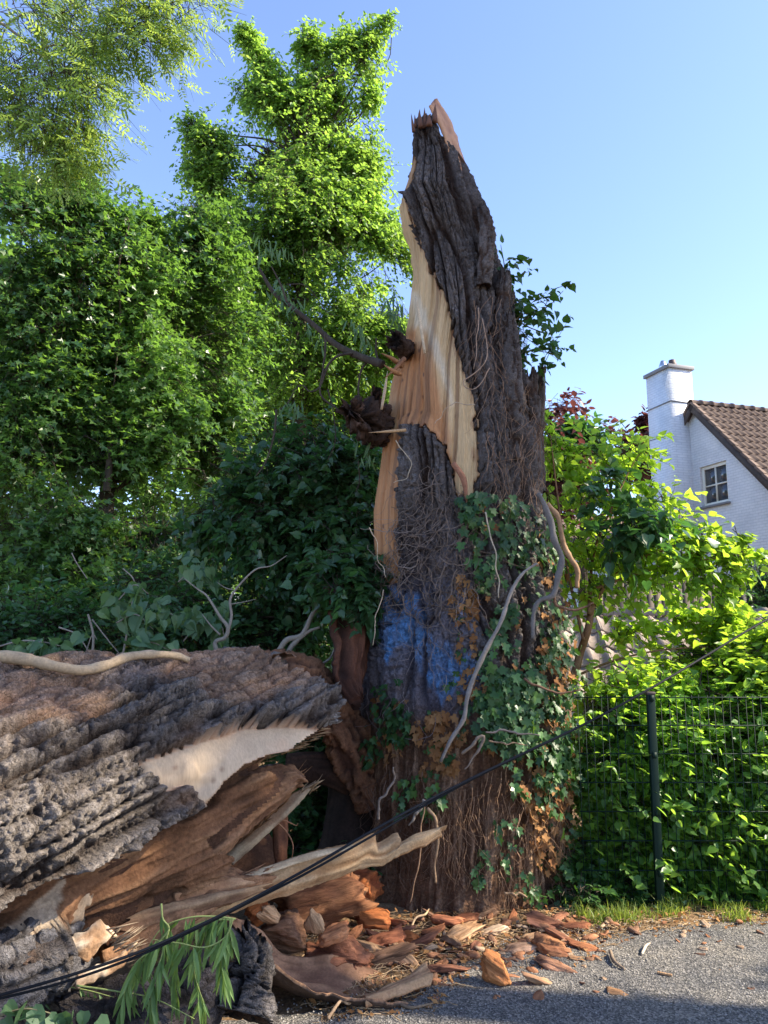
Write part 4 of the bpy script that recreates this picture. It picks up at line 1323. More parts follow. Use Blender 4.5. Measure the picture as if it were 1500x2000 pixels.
    # trees beyond everything on the left, reading as one wood
    bl = px_blobs([(-200, 1250, 700, 1260, 17, 130), (-200, 1000, 560, 1000, 18, 170), (-150, 750, 460, 760, 18, 150), (-150, 560, 300, 600, 18, 110), (600, 900, 740, 1100, 16, 90), (480, 700, 620, 800, 17, 80)])
    f = foliage('far_wood', bl, 5200, 10, .5, .20, MAPLE_L, M['maple'], None, twigs=False)
    tag(f, 'far wood of green trees closing the view behind the left-hand trees', 'woods')
    # copper beech behind the house and dark trees on the far right
    tree('copper_beech', 'purple-red leaved tree showing beside the white chimney', 'tree', [P(1220, 1150, 30), P(1222, 960, 30), P(1225, 860, 30)], [.3, .2, .08],
         [(1215, 835, 1250, 850, 30, 22), (1230, 880, 1262, 870, 30, 36), (1180, 850, 1200, 870, 30, 14, .8), (1255, 815, 1262, 822, 30, 8)], 420, 10, .55, .30, OVAL, M['purple'], gap=.8, limb_r=.1, seed=12)
    tree('red_maple', 'reddish green tree just right of the broken trunk', 'tree', [P(1090, 1150, 17), P(1090, 980, 17), P(1095, 860, 17)], [.15, .1, .04],
         [(1085, 800, 1100, 850, 17, 26), (1085, 880, 1110, 960, 17, 34)], 330, 9, .4, .17, OVAL, M['purple'], gap=1.0, limb_r=.05, seed=13)
    tree('distant_tree', 'blue-green tree top between the broken trunk and the house', 'tree', [P(1140, 1150, 19), P(1140, 1000, 19), P(1145, 880, 19)], [.15, .1, .04],
         [(1120, 870, 1190, 870, 19, 26), (1130, 920, 1200, 930, 19, 40), (1100, 830, 1120, 850, 19, 14)], 560, 10, .4, .17, OVAL, M['dark'], gap=1.0, limb_r=.05, seed=14)
    # unseen tree added at the right, its crown shaped to shade trunk and road
    base = Vector((10.0, 2.4, 0))
    root = empty('shade_tree', 'unseen tree added outside the right edge, its crown shaped to cast the dappled shade', 'tree', loc=base)
    bag = Bag()
    bag.tube([base, base + Vector((.1, 0, 3)), base + Vector((-.2, .3, 6.5)), base + Vector((-.4, .8, 10))], [.38, .30, .2, .08], 14, n=30)
    o = bag.build('trunk', M['limb'], root, usecol=False)
    o.location = -base
    V3 = Vector
    bl = [(V3((9.0, 4.5, 10.5)), V3((9.0, 5.0, 12.8)), 1.5, 5), (V3((8.6, 1.25, 5.2)), V3((9.6, 1.75, 5.6)), .95, 1.8), (V3((8.6, .55, 4.2)), V3((9.2, -.2, 5.2)), .85, 1.3), (V3((8.8, 3.05, 8.2)), V3((9.4, 1.9, 9.6)), .95, 1.2),
          (V3((8.6, .1, 7.2)), V3((9.4, .9, 8.2)), 1.3, 2.0)]
    limbs(root, [base, base + V3((.1, 0, 3)), base + V3((-.2, .3, 6.5)), base + V3((-.4, .8, 10))], bl, .08, M['limb'], 4, loc=base)
    foliage('crown', bl, 3600, 9, .45, .16, OVAL, M['maple'], root, gap=1.1, loc=base)


build_trees()

# ------------------------------------------------------------------ white house with a chimney, far right
def box(bag, c, ax, ay, az, sx, sy, sz, col=None):
    """box centred at c with half sizes along unit axes"""
    c, ax, ay, az = [np.array(tuple(q), float) for q in (c, ax, ay, az)]
    V = np.array([c + ax * sx * i + ay * sy * j + az * sz * k for i in (-1, 1) for j in (-1, 1) for k in (-1, 1)])
    Fc = np.array([(0, 1, 3, 2), (4, 6, 7, 5), (0, 4, 5, 1), (2, 3, 7, 6), (0, 2, 6, 4), (1, 5, 7, 3)])
    bag.add(V, Fc, col)


def boxes(name, lst, mat, parent, bevel=0.0):
    b = Bag()
    for q in lst:
        box(b, *q)
    o = b.build(name, mat, parent, smooth=False, usecol=False)
    if parent is not None:
        r = parent
        loc = Vector((0, 0, 0))
        while r is not None:
            loc += r.location
            r = r.parent
        o.location = -loc
    if bevel:
        m = o.modifiers.new('bevel', 'BEVEL')
        m.width = bevel
        m.segments = 2
    return o


def brick_white():
    m, n, l, p, out = _mat('white_painted_brick')
    tc = n.new('ShaderNodeTexCoord')
    sp = n.new('ShaderNodeSeparateXYZ')
    l.new(tc.outputs['Object'], sp.inputs[0])
    # run along the wall whichever way it faces
    ad = n.new('ShaderNodeMath')
    ad.operation = 'SUBTRACT'
    l.new(sp.outputs[0], ad.inputs[0])
    l.new(sp.outputs[1], ad.inputs[1])
    cb = n.new('ShaderNodeCombineXYZ')
    l.new(ad.outputs[0], cb.inputs[0])
    l.new(sp.outputs[2], cb.inputs[1])
    br = n.new('ShaderNodeTexBrick')
    br.inputs['Scale'].default_value = 1.0
    br.inputs['Brick Width'].default_value = .24
    br.inputs['Row Height'].default_value = .075
    br.inputs['Mortar Size'].default_value = .009
    br.inputs['Mortar Smooth'].default_value = .4
    br.inputs['Color1'].default_value = (.80, .81, .82, 1)
    br.inputs['Color2'].default_value = (.74, .76, .78, 1)
    br.inputs['Mortar'].default_value = (.66, .68, .70, 1)
    l.new(cb.outputs[0], br.inputs['Vector'])
    t = _noise(n, l, 1.3, 6, .65, tc.outputs['Object'])
    r = _ramp(n, l, t.outputs[0], [(.3, (.86, .87, .88)), (.6, (1.03, 1.03, 1.03))])
    l.new(_mix(n, l, br.outputs['Color'], r.outputs[0], 1, 'MULTIPLY'), p.inputs['Base Color'])
    p.inputs['Roughness'].default_value = .7
    t2 = _noise(n, l, 9, 5, .6, tc.outputs['Object'])
    h = _mix(n, l, br.outputs['Fac'], t2.outputs[0], .45)
    iv = n.new('ShaderNodeInvert')
    l.new(h, iv.inputs['Color'])
    _bump(n, l, p, iv.outputs[0], .7, .03)
    return m


M['white'] = brick_white()
M['cap'] = col_mat('lead_grey', .6, (1, 1, 1), 6, .2, .2, .01, base=(.22, .23, .25))
M['tile'] = col_mat('clay_tile', .8, (1, 1, 1), 5, .45, .3, .01, base=(.20, .145, .115))
M['tile2'] = col_mat('mossy_tile', .85, (1, 1, 1), 9, .5, .4, .01, base=(.40, .33, .28))
M['board'] = col_mat('dark_board', .7, (1, 1, 1), 8, .3, .2, .01, base=(.085, .065, .055))
M['paintw'] = flat_mat('white_paint', (.80, .78, .68), .4)
M['metal'] = flat_mat('steel_cowl', (.55, .56, .58), .25, 1.0)
M['pot'] = flat_mat('dark_pot', (.07, .045, .04), .6)
_m, _n, _l, _p, _o = _mat('window_glass')
_p.inputs['Base Color'].default_value = (.05, .06, .075, 1)
_p.inputs['Roughness'].default_value = .06
_p.inputs['Specular IOR Level'].default_value = 1.0
M['glass'] = _m


def pantile(name, w, L, amp, thick=.014):
    """one clay pantile: S-curve across, a little thicker at its lower lip; x across, y down the slope"""
    nx = 9
    x = np.linspace(-.5, .56, nx) * w
    ph = np.linspace(0, 2 * pi * 1.06, nx)
    z = amp * np.cos(ph) * np.where(np.cos(ph) > 0, 1.25, .7)
    V, Fc = [], []
    for (y, dz) in ((-.06 * L, -.012), (L, .014)):
        for k in range(nx):
            V.append((x[k], y, z[k] + dz))
    for k in range(nx):
        V.append((x[k], L, z[k] + .014 - thick - .006))
    for k in range(nx - 1):
        Fc.append((k, k + 1, nx + k + 1, nx + k))
        Fc.append((nx + k, nx + k + 1, 2 * nx + k + 1, 2 * nx + k))
    return np.array(V, float), np.array(Fc)


def place(mesh, name, M4, parent, base):
    o = bpy.data.objects.new(name, mesh)
    COL.objects.link(o)
    o.parent = parent
    o.matrix_local = Matrix.Translation(-Vector(base)) @ M4
    return o


def frame4(x, y, z, loc):
    m = Matrix((x, y, z)).transposed().to_4x4()
    m.translation = loc
    return m


def ridge_tile_mesh(mat, L=.36, r=.13):
    ns = 9
    V, Fc = [], []
    a = np.linspace(-.15, pi + .15, ns)
    for y, rr in ((0, r), (L - .05, r), (L - .05, r * 1.16), (L + .02, r * 1.16)):
        for q in a:
            V.append((cos(q) * rr, y, sin(q) * rr))
    for j in range(3):
        for k in range(ns - 1):
            Fc.append((j * ns + k, j * ns + k + 1, (j + 1) * ns + k + 1, (j + 1) * ns + k))
    b = bpy.data.meshes.new('ridge_tile')
    b.from_pydata(V, [], Fc)
    for p_ in b.polygons:
        p_.use_smooth = True
    b.materials.append(mat)
    return b


def build_house():
    R0 = P(1350, 787, 21.3)
    e = Vector((.951, .309, 0)).normalized()
    u = Vector((.309, -.951, 0)).normalized()
    Z = Vector((0, 0, 1))
    base = Vector((R0.x, R0.y, 0))
    root = empty('white_house', 'white painted brick house with brown tiled gable roof and a tall square chimney', 'house', loc=base)
    tp = 1.07
    half = 4.3
    W0 = R0 + e * .14

    def W(px, py, shift=0.0):
        d = P(px, py, 10) - Vector((0, 0, EYE))
        t = ((W0 + e * shift) - Vector((0, 0, EYE))).dot(e) / d.dot(e)
        q = Vector((0, 0, EYE)) + d * t
        return (q - R0).dot(u), q.z
    s0, _ = W(1368, 940)
    s1, _ = W(1421, 940)
    z0 = W(1395, 986)[1]
    z1 = W(1395, 905)[1]
    l0, l1 = s0 - 2.9, s0 - 2.9 + (s1 - s0)
    wins = [(l0, l1, z0, z1), (s0, s1, z0, z1)]
    top = lambda s: R0.z - .12 - abs(s) * tp
    b = Bag()
    cuts = sorted([-half, 0, half] + [w[0] for w in wins] + [w[1] for w in wins])
    pt = lambda s, z, d=0.0: np.array(tuple(W0 + u * s + e * d + Z * (z - W0.z)))
    for a_, c_ in zip(cuts[:-1], cuts[1:]):
        mid = (a_ + c_) / 2
        w = [q for q in wins if q[0] < mid < q[1]]
        if w:
            w = w[0]
            b.add(np.array([pt(a_, 0), pt(c_, 0), pt(c_, w[2]), pt(a_, w[2])]), np.array([[0, 1, 2, 3]]))
            b.add(np.array([pt(a_, w[3]), pt(c_, w[3]), pt(c_, top(c_)), pt(a_, top(a_))]), np.array([[0, 1, 2, 3]]))
            D = .16
            for q in ((a_, w[2], c_, w[2]), (c_, w[2], c_, w[3]), (c_, w[3], a_, w[3]), (a_, w[3], a_, w[2])):
                b.add(np.array([pt(q[0], q[1]), pt(q[2], q[3]), pt(q[2], q[3], D), pt(q[0], q[1], D)]), np.array([[0, 1, 2, 3]]))
        else:
            b.add(np.array([pt(a_, 0), pt(c_, 0), pt(c_, top(c_)), pt(a_, top(a_))]), np.array([[0, 1, 2, 3]]))
    # long side wall facing the camera and the far ones
    for s in (half, -half):
        b.add(np.array([pt(s, 0), pt(s, 0, 9), pt(s, top(s), 9), pt(s, top(s))]), np.array([[0, 1, 2, 3]]))
    o = b.build('wall', M['white'], root, smooth=False, usecol=False)
    o.location = -base
    # windows
    for (a_, c_, q0, q1) in wins:
        ctr = W0 + u * ((a_ + c_) / 2) + e * .10 + Z * ((q0 + q1) / 2 - W0.z)
        hw, hh = (c_ - a_) / 2, (q1 - q0) / 2
        f = []
        fw = .045
        for sx in (-1, 1):
            f.append((ctr + u * sx * (hw - fw - .003), u, e, Z, fw, .035, hh - .003))
        for sz in (-1, 1):
            f.append((ctr + Z * sz * (hh - fw - .003), u, e, Z, hw - 2 * fw - .004, .033, fw))
        w = bpy.data.objects.new('window', None)
        COL.objects.link(w)
        w.parent = root
        boxes('frame', f, M['paintw'], w, .006)
        boxes('mullion', [(ctr, u, e, Z, .022, .026, hh - 2 * fw - .005), (ctr, u, e, Z, hw - 2 * fw - .005, .024, .02)], M['paintw'], w)
        for sx in (-1, 1):
            for sz in (-1, 1):
                px_, pz_ = (hw - 2 * fw) / 2, (hh - 2 * fw) / 2
                boxes('pane', [(ctr + u * sx * px_ + Z * sz * pz_ + e * .004, u, e, Z, px_ - .004, .004, pz_ - .004)], M['glass'], w)
        boxes('curtain', [(ctr + e * .12 - Z * hh * .55, u, e, Z, hw * .95, .01, hh * .35)], M['paintw'], w)
        boxes('sill', [(ctr - Z * (hh + .03) - e * .13, u, e, Z, hw + .06, .07, .03)], M['cap'], w, .008)
        boxes('room', [(ctr + e * .6, u, e, Z, hw * 1.2, .02, hh * 1.2)], M['board'], w)
    # chimney
    M_, sc = .60, -.30
    wd = 1.05
    cc = W0 - e * (M_ / 2 - .1) + u * (sc - wd / 2)
    zt = P(1308, 722, cc.y - .4).z
    ch2 = boxes('chimney', [(Vector((cc.x, cc.y, zt / 2)), u, e, Z, wd / 2, M_ / 2 + .1, zt / 2)], M['white'], root)
    boxes('cap', [(Vector((cc.x, cc.y, zt + .04)), u, e, Z, wd / 2 + .06, M_ / 2 + .16, .055)], M['cap'], ch2, .01)
    boxes('band', [(Vector((cc.x, cc.y, zt - 1.02)), u, e, Z, wd / 2 + .02, M_ / 2 + .12, .018)], M['cap'], ch2)

    def lathe(name, c, prof, mat):
        nn = 20
        th = np.linspace(0, 2 * pi, nn, endpoint=False)
        V = np.array([[c.x + r * cos(t), c.y + r * sin(t), c.z + z] for r, z in prof for t in th])
        i, j = np.meshgrid(np.arange(len(prof) - 1), np.arange(nn), indexing='ij')
        j2 = (j + 1) % nn
        Fc = np.stack([i * nn + j, i * nn + j2, (i + 1) * nn + j2, (i + 1) * nn + j], -1).reshape(-1, 4)
        return mesh_np(name, V, Fc, mat, ch2, smooth=True)
    t0 = zt + .09
    lathe('chimney_pot', Vector((cc.x, cc.y, t0)) - u * .22, [(.07, 0), (.07, .10), (.10, .13), (.12, .17), (.12, .24), (.08, .34), (.055, .40), (.001, .42)], M['metal'])
    lathe('chimney_pot', Vector((cc.x, cc.y, t0)) + u * .2, [(.12, 0), (.13, .08), (.13, .16), (.10, .21), (.10, .27), (.06, .29), (.001, .29)], M['pot'])
    # roof slopes
    sl = math.atan(tp)
    for side in (1, -1):
        d = (u * side * cos(sl) - Z * sin(sl)).normalized()
        nrm = (u * side * sin(sl) + Z * cos(sl)).normalized()
        roof = bpy.data.objects.new('roof', None)
        COL.objects.link(roof)
        roof.parent = root
        Lr = (half + .35) / cos(sl)
        boxes('roof_board', [(R0 + d * Lr / 2 + e * 4.6 - nrm * .07, e, d, nrm, 4.55, Lr / 2, .035)], M['board'], roof)
        boxes('barge_board', [(R0 + d * Lr / 2 + e * (-.02) - nrm * .10, e, d, nrm, .02, Lr / 2, .085)], M['board'], roof)
        tv, tf = pantile('t', .245, .345, .026)
        me = bpy.data.meshes.new('roof_tile')
        me.from_pydata([tuple(q) for q in tv], [], [tuple(q) for q in tf])
        for q in me.polygons:
            q.use_smooth = True
        me.materials.append(M['tile'])
        nrow = int(Lr / .32)
        bag = Bag()
        for r_ in range(nrow):
            for c_ in range(34 if side == 1 else 4):
                loc = R0 + d * (r_ * .32 + .03) + e * (.16 + c_ * .235) + nrm * (.02 + random.uniform(-.004, .004))
                xx, yy = e.copy(), d.copy()
                tilt = random.uniform(-.02, .02)
                m4 = frame4(xx, (yy + nrm * (.045 + tilt)).normalized(), nrm, loc)
                if side == 1 and c_ < 15:
                    place(me, 'roof_tile', m4, roof, base)
                else:
                    V = tv @ np.array(m4.to_3x3()).T + np.array(loc)
                    bag.add(V, tf)
            # verge tiles hanging over the gable edge
            if True:
                loc = R0 + d * (r_ * .32 + .19) + e * .0 + nrm * .03
                boxes('verge_tile', [(loc, e, (d + nrm * .06).normalized(), nrm, .055, .175, .035)], M['tile'], roof, .01)
        o = bag.build('roof_tiles', M['tile'], roof, usecol=False)
        o.location = -base
        o['kind'] = 'stuff'
    rm = ridge_tile_mesh(M['tile'], .38, .12)
    for k in range(22):
        place(rm, 'ridge_tile', frame4(u, e, Z, R0 + e * (k * .37 - .05) - Z * .02 + Z * random.uniform(-.005, .005)), root, base)
    return root


build_house()


def build_shed():
    a, b = P(1060, 1199, 9.7), P(1620, 1204, 9.4)
    e = (b - a).normalized()
    Z = Vector((0, 0, 1))
    f = Vector((e.y, -e.x, 0)).normalized()          # towards the camera
    if f.y > 0:
        f = -f
    L = (b - a).length
    base = Vector((a.x, a.y, 0))
    root = empty('tiled_shed', 'low shed with a weathered grey-brown pantile roof behind the fence and hedge', 'shed', loc=base)
    sl = radians(34)
    d = (f * cos(sl) - Z * sin(sl)).normalized()
    n_ = (f * sin(sl) + Z * cos(sl)).normalized()
    roof = bpy.data.objects.new('roof', None)
    COL.objects.link(roof)
    roof.parent = root
    wid = 1.75
    boxes('roof_board', [(a + e * L / 2 + d * wid / 2 - n_ * .06, e, d, n_, L / 2, wid / 2, .03),
                         (a + e * L / 2 + Vector((-d.x, -d.y, d.z)) * wid / 2 - Vector((-n_.x, -n_.y, n_.z)) * .06, e, Vector((-d.x, -d.y, d.z)), Vector((-n_.x, -n_.y, n_.z)), L / 2, wid / 2, .028)], M['board'], roof)
    tv, tf = pantile('t', .225, .36, .027)
    me = bpy.data.meshes.new('roof_tile')
    me.from_pydata([tuple(q) for q in tv], [], [tuple(q) for q in tf])
    for q in me.polygons:
        q.use_smooth = True
    me.materials.append(M['tile2'])
    for r_ in range(5):
        for c_ in range(int(L / .215)):
            loc = a + d * (r_ * .335 + .06) + e * (.1 + c_ * .215) + n_ * (.015 + random.uniform(-.004, .004))
            place(me, 'roof_tile', frame4(e, (d + n_ * (.05 + random.uniform(-.02, .02))).normalized(), n_, loc), roof, base)
    rm = ridge_tile_mesh(M['tile2'], .40, .085)
    for k in range(int(L / .38)):
        place(rm, 'ridge_tile', frame4(f, e, Z, a + e * (k * .38) + Z * random.uniform(-.008, .004)), roof, base)
    # plastered walls under the eaves
    ez = a.z - wid * sin(sl) - .03
    c = a + f * (wid * cos(sl) - .12) + e * L / 2
    boxes('wall', [(Vector((c.x, c.y, ez / 2)), e, f, Z, L / 2 - .05, .06, ez / 2)], M['white'], root)
    c = a + e * .12
    boxes('end_wall', [(Vector((c.x, c.y, ez / 2)), e, f, Z, .06, wid * cos(sl) - .2, ez / 2 - .004)], M['white'], root)
    return root


build_shed()


def build_garden():
    # fence of upright boards, weathered posts and a pergola rail behind the shed
    M['grey_wood'] = col_mat('weathered_wood', .85, (6, 6, 1), 5, .3, .3, .004, base=(.12, .10, .085))
    M['black_wood'] = col_mat('black_stained_wood', .7, (6, 6, 1), 5, .3, .3, .004, base=(.035, .036, .042))
    X, Y_, Z = Vector((1, 0, 0)), Vector((0, 1, 0)), Vector((0, 0, 1))
    base = P(1330, 1195, 13)
    base.z = 0
    r = empty('board_fence', 'weathered grey upright-board garden fence beyond the shed roof', 'fence', loc=base)
    x0, x1 = P(1150, 1180, 13).x, P(1432, 1180, 13).x
    zt = P(1400, 1128, 13).z
    k = 0
    x = x0
    while x < x1:
        boxes('board', [(Vector((x + .06, 13 + random.uniform(-.008, .008), zt / 2 + random.uniform(-.015, .015))), X, Y_, Z, .056, .011, zt / 2)], M['grey_wood'], r)
        x += .122
    boxes('rail', [(Vector(((x0 + x1) / 2, 13.05, zt * .75)), X, Y_, Z, (x1 - x0) / 2, .02, .04)], M['grey_wood'], r)
    r = empty('black_fence', 'black upright-board fence at the right edge below the house', 'fence', loc=P(1460, 1195, 12.6).xy.to_3d())
    x0, x1 = P(1430, 1180, 12.6).x, P(1580, 1180, 12.6).x
    zt = P(1460, 1135, 12.6).z
    x = x0
    while x < x1:
        boxes('board', [(Vector((x + .06, 12.6 + random.uniform(-.008, .008), zt / 2 + random.uniform(-.015, .015))), X, Y_, Z, .056, .011, zt / 2)], M['black_wood'], r)
        x += .122
    r = empty('pergola', 'slim grey garden pergola posts and rail in front of the white house', 'pergola', loc=P(1400, 1195, 12.2).xy.to_3d())
    for px, top, w in ((1304, 1128, .05), (1491, 1088, .06), (1210, 1128, .04)):
        q = P(px, top, 12.2)
        boxes('post', [(Vector((q.x, 12.2, q.z / 2)), X, Y_, Z, w, w, q.z / 2)], M['grey_wood'], r, .006)
    a, b = P(1430, 1090, 12.1), P(1600, 1088, 12.1)
    boxes('rail', [((a + b) / 2, X, Y_, Z, (b - a).length / 2, .05, .03)], M['black_wood'], r)
    # hanging basket
    c = P(1478, 1130, 12.0)
    r = empty('hanging_basket', 'hanging basket of trailing green plants under the pergola rail', 'hanging basket', loc=c)
    b = Bag()
    for q in range(3):
        b.tube([c + Vector((cos(q * 2.1) * .13, sin(q * 2.1) * .13, .0)), P(1478, 1092, 12.1)], .004, 4)
    o = b.build('chain', M['black_wood'], r, usecol=False)
    o['kind'] = 'stuff'
    o.location = -c
    nn = 18
    th = np.linspace(0, 2 * pi, nn, endpoint=False)
    prof = [(.15, .02), (.145, -.04), (.11, -.11), (.04, -.15), (.001, -.155)]
    V = np.array([[rr * cos(t), rr * sin(t), z] for rr, z in prof for t in th])
    i, j = np.meshgrid(np.arange(4), np.arange(nn), indexing='ij')
    mesh_np('bowl', V, np.stack([i * nn + j, (i + 1) * nn + j, (i + 1) * nn + (j + 1) % nn, i * nn + (j + 1) % nn], -1).reshape(-1, 4), M['black_wood'], r, smooth=True)
    foliage('leaves', [(c + Vector((0, 0, .05)), c + Vector((0, 0, .1)), .2, 1)], 90, 8, .16, .05, OVAL4, M['dark'], r, droop=.8, loc=c)
    # climbing shrub at the right edge
    tree('laurel_shrub', 'dark green shrub at the right edge below the pergola', 'shrub', [P(1500, 1230, 11.8), P(1500, 1190, 11.8)], [.03, .02],
         [(1470, 1190, 1560, 1180, 11.8, 30), (1500, 1150, 1540, 1150, 11.8, 20)], 260, 9, .2, .09, OVAL4, M['dark'], seed=31, limb_r=.012)
    # small neighbouring house glimpsed between the trunk and the bright leaves
    c = P(1150, 1080, 24)
    r = empty('neighbour_house', 'pale neighbouring house glimpsed through leaves just right of the trunk', 'house', loc=Vector((c.x, 24, 0)))
    za, zb = P(1150, 1080, 24).z, P(1150, 1005, 24).z
    boxes('wall', [(Vector((c.x, 24, za / 2)), X, Y_, Z, 2.3, .2, za / 2)], M['white'], r)
    t = math.atan2(zb - za, 1.4)
    dd = Vector((0, -cos(t), -sin(t)))
    boxes('roof', [(Vector((c.x, 24.5, (za + zb) / 2)), X, dd, Vector((0, -sin(t), cos(t))), 2.6, (1.4 ** 2 + (zb - za) ** 2) ** .5 / 2 + .2, .05)], M['tile'], r)
    for q in (-1.0, .9):
        boxes('window', [(Vector((c.x + q, 23.79, za - .75)), X, Y_, Z, .4, .03, .45)], M['glass'], r)


build_garden()

# ------------------------------------------------------------------ green mesh fence
M['fence'] = flat_mat('fence_green', (.003, .017, .012), .6, 0, .2)
FY = G(1300, 1769).y


def build_fence():
    x0, x1 = P(1133, 1500, FY).x, P(1600, 1500, FY).x
    zt, zb = P(1300, 1362, FY).z, .03
    root = empty('mesh_fence', 'green welded-wire mesh fence panels on a dark post at the right', 'fence', loc=(x0, FY, 0))
    rows = np.linspace(zb, zt, 8)
    xs = np.arange(x0, x1, .0472)
    xp = P(1283, 1600, FY).x

    def wire(pa, pb, r):
        V, Fs = tube_arrays(np.array([tuple(pa), tuple(pb)]), np.array([r, r]), 5)
        me_ = mesh_np('wire', V - np.array(tuple(pa)), Fs, M['fence'], root)
        me_.location = Vector(pa) - root.location
        return me_
    v0 = wire(Vector((xs[0], FY, zb - .02)), Vector((xs[0], FY, zt + .015)), .0026)
    for x in xs[1:]:
        if abs(x - xp) < .03:
            continue
        c = v0.copy()
        COL.objects.link(c)
        c.parent = root
        c.location = Vector((x, FY, zb - .02)) - root.location
        c.rotation_euler = (random.uniform(-.004, .004), random.uniform(-.004, .004), 0)
    h0 = None
    for z in rows:
        for dy in (-.0056, .0056):
            if h0 is None:
                h0 = wire(Vector((x0 - .01, FY + dy, z)), Vector((x1, FY + dy, z)), .0030)
            else:
                c = h0.copy()
                COL.objects.link(c)
                c.parent = root
                c.location = Vector((x0 - .01, FY + dy, z)) - root.location
    X, Y_, Z = Vector((1, 0, 0)), Vector((0, 1, 0)), Vector((0, 0, 1))
    pt = P(1270, 1355, FY - .04)
    pb = P(1291, 1790, FY - .04)
    ax = (pt - Vector((pb.x, FY - .04, -.05))).normalized()
    ln = (pt - Vector((pb.x, FY - .04, -.05))).length
    ctr = (pt + Vector((pb.x, FY - .04, -.05))) / 2
    sx = ax.cross(Y_).normalized()
    boxes('post', [(ctr, sx, sx.cross(ax).normalized(), ax, .024, .018, ln / 2)], M['fence'], root, .004)
    boxes('post_cap', [(pt + ax * .004, sx, sx.cross(ax).normalized(), ax, .027, .021, .008)], M['pot'], root, .003)
    for z in rows[1::2]:
        q = ctr + ax * ((z - ctr.z) / ax.z)
        boxes('clamp', [(q - Y_ * .024 + sx * 0, X, Y_, Z, .012, .005, .018)], M['fence'], root)


build_fence()


# ------------------------------------------------------------------ single leaves as objects of their own
def leaf_meshes(tm, mat, n=4, name='leaf'):
    out = []
    for k in range(n):
        tv, tf = tm
        v = tv.copy()
        c = RNG.uniform(-.25, .35)
        v[:, 2] = v[:, 2] * RNG.uniform(.4, 2.2) - c * v[:, 1] ** 2 + .1 * RNG.normal() * v[:, 0]
        v[:, 0] *= RNG.uniform(.85, 1.12)
        me = bpy.data.meshes.new(name)
        me.from_pydata([tuple(q) for q in v], [], [tuple(q) for q in tf])
        me.materials.append(mat)
        out.append(me)
    return out


def leaf_obj(me, pos, d, up, size, parent, base, name='leaf'):
    d = Vector(d).normalized()
    x = d.cross(Vector(up))
    if x.length < 1e-3:
        x = Vector((1, 0, 0))
    x.normalize()
    z = x.cross(d)
    m = frame4(x * size, d * size, z * size, Vector(pos))
    return place(me, name, m, parent, base)


def rv(s=1.0):
    return Vector(RNG.normal(size=3) * s)


def leafy(root, base, blobs, n_obj, n_rest, tm, mat, mat_s, size, droop=.5, outw=Vector((0, -1, 0)), rest_name='leaves'):
    """n_obj single leaves in front, the rest joined behind them"""
    ms = leaf_meshes(tm, mat)
    pts, out = blob_points(blobs, n_obj)
    for p, o in zip(pts, out):
        p = Vector(p) + outw * RNG.uniform(0, .08)
        leaf_obj(ms[RNG.integers(4)], p, Vector(o) * .5 + Vector((0, 0, -droop)) + rv(.45), Vector((0, -.55, .75)) + rv(.4), size * RNG.uniform(.6, 1.2), root, base)
    if n_rest:
        o = foliage(rest_name, blobs, n_rest // 6, 6, size * 3, size, tm, mat_s, root, droop=droop, loc=base, tmat=M['limb'])


def in_poly(poly, n):
    poly = np.array(poly, float)
    lo, hi = poly.min(0), poly.max(0)
    out = []
    while len(out) < n:
        q = RNG.uniform(lo, hi, (n * 2, 2))
        q = q[sdist(q, poly) > 0]
        out += [tuple(v) for v in q]
    return out[:n]


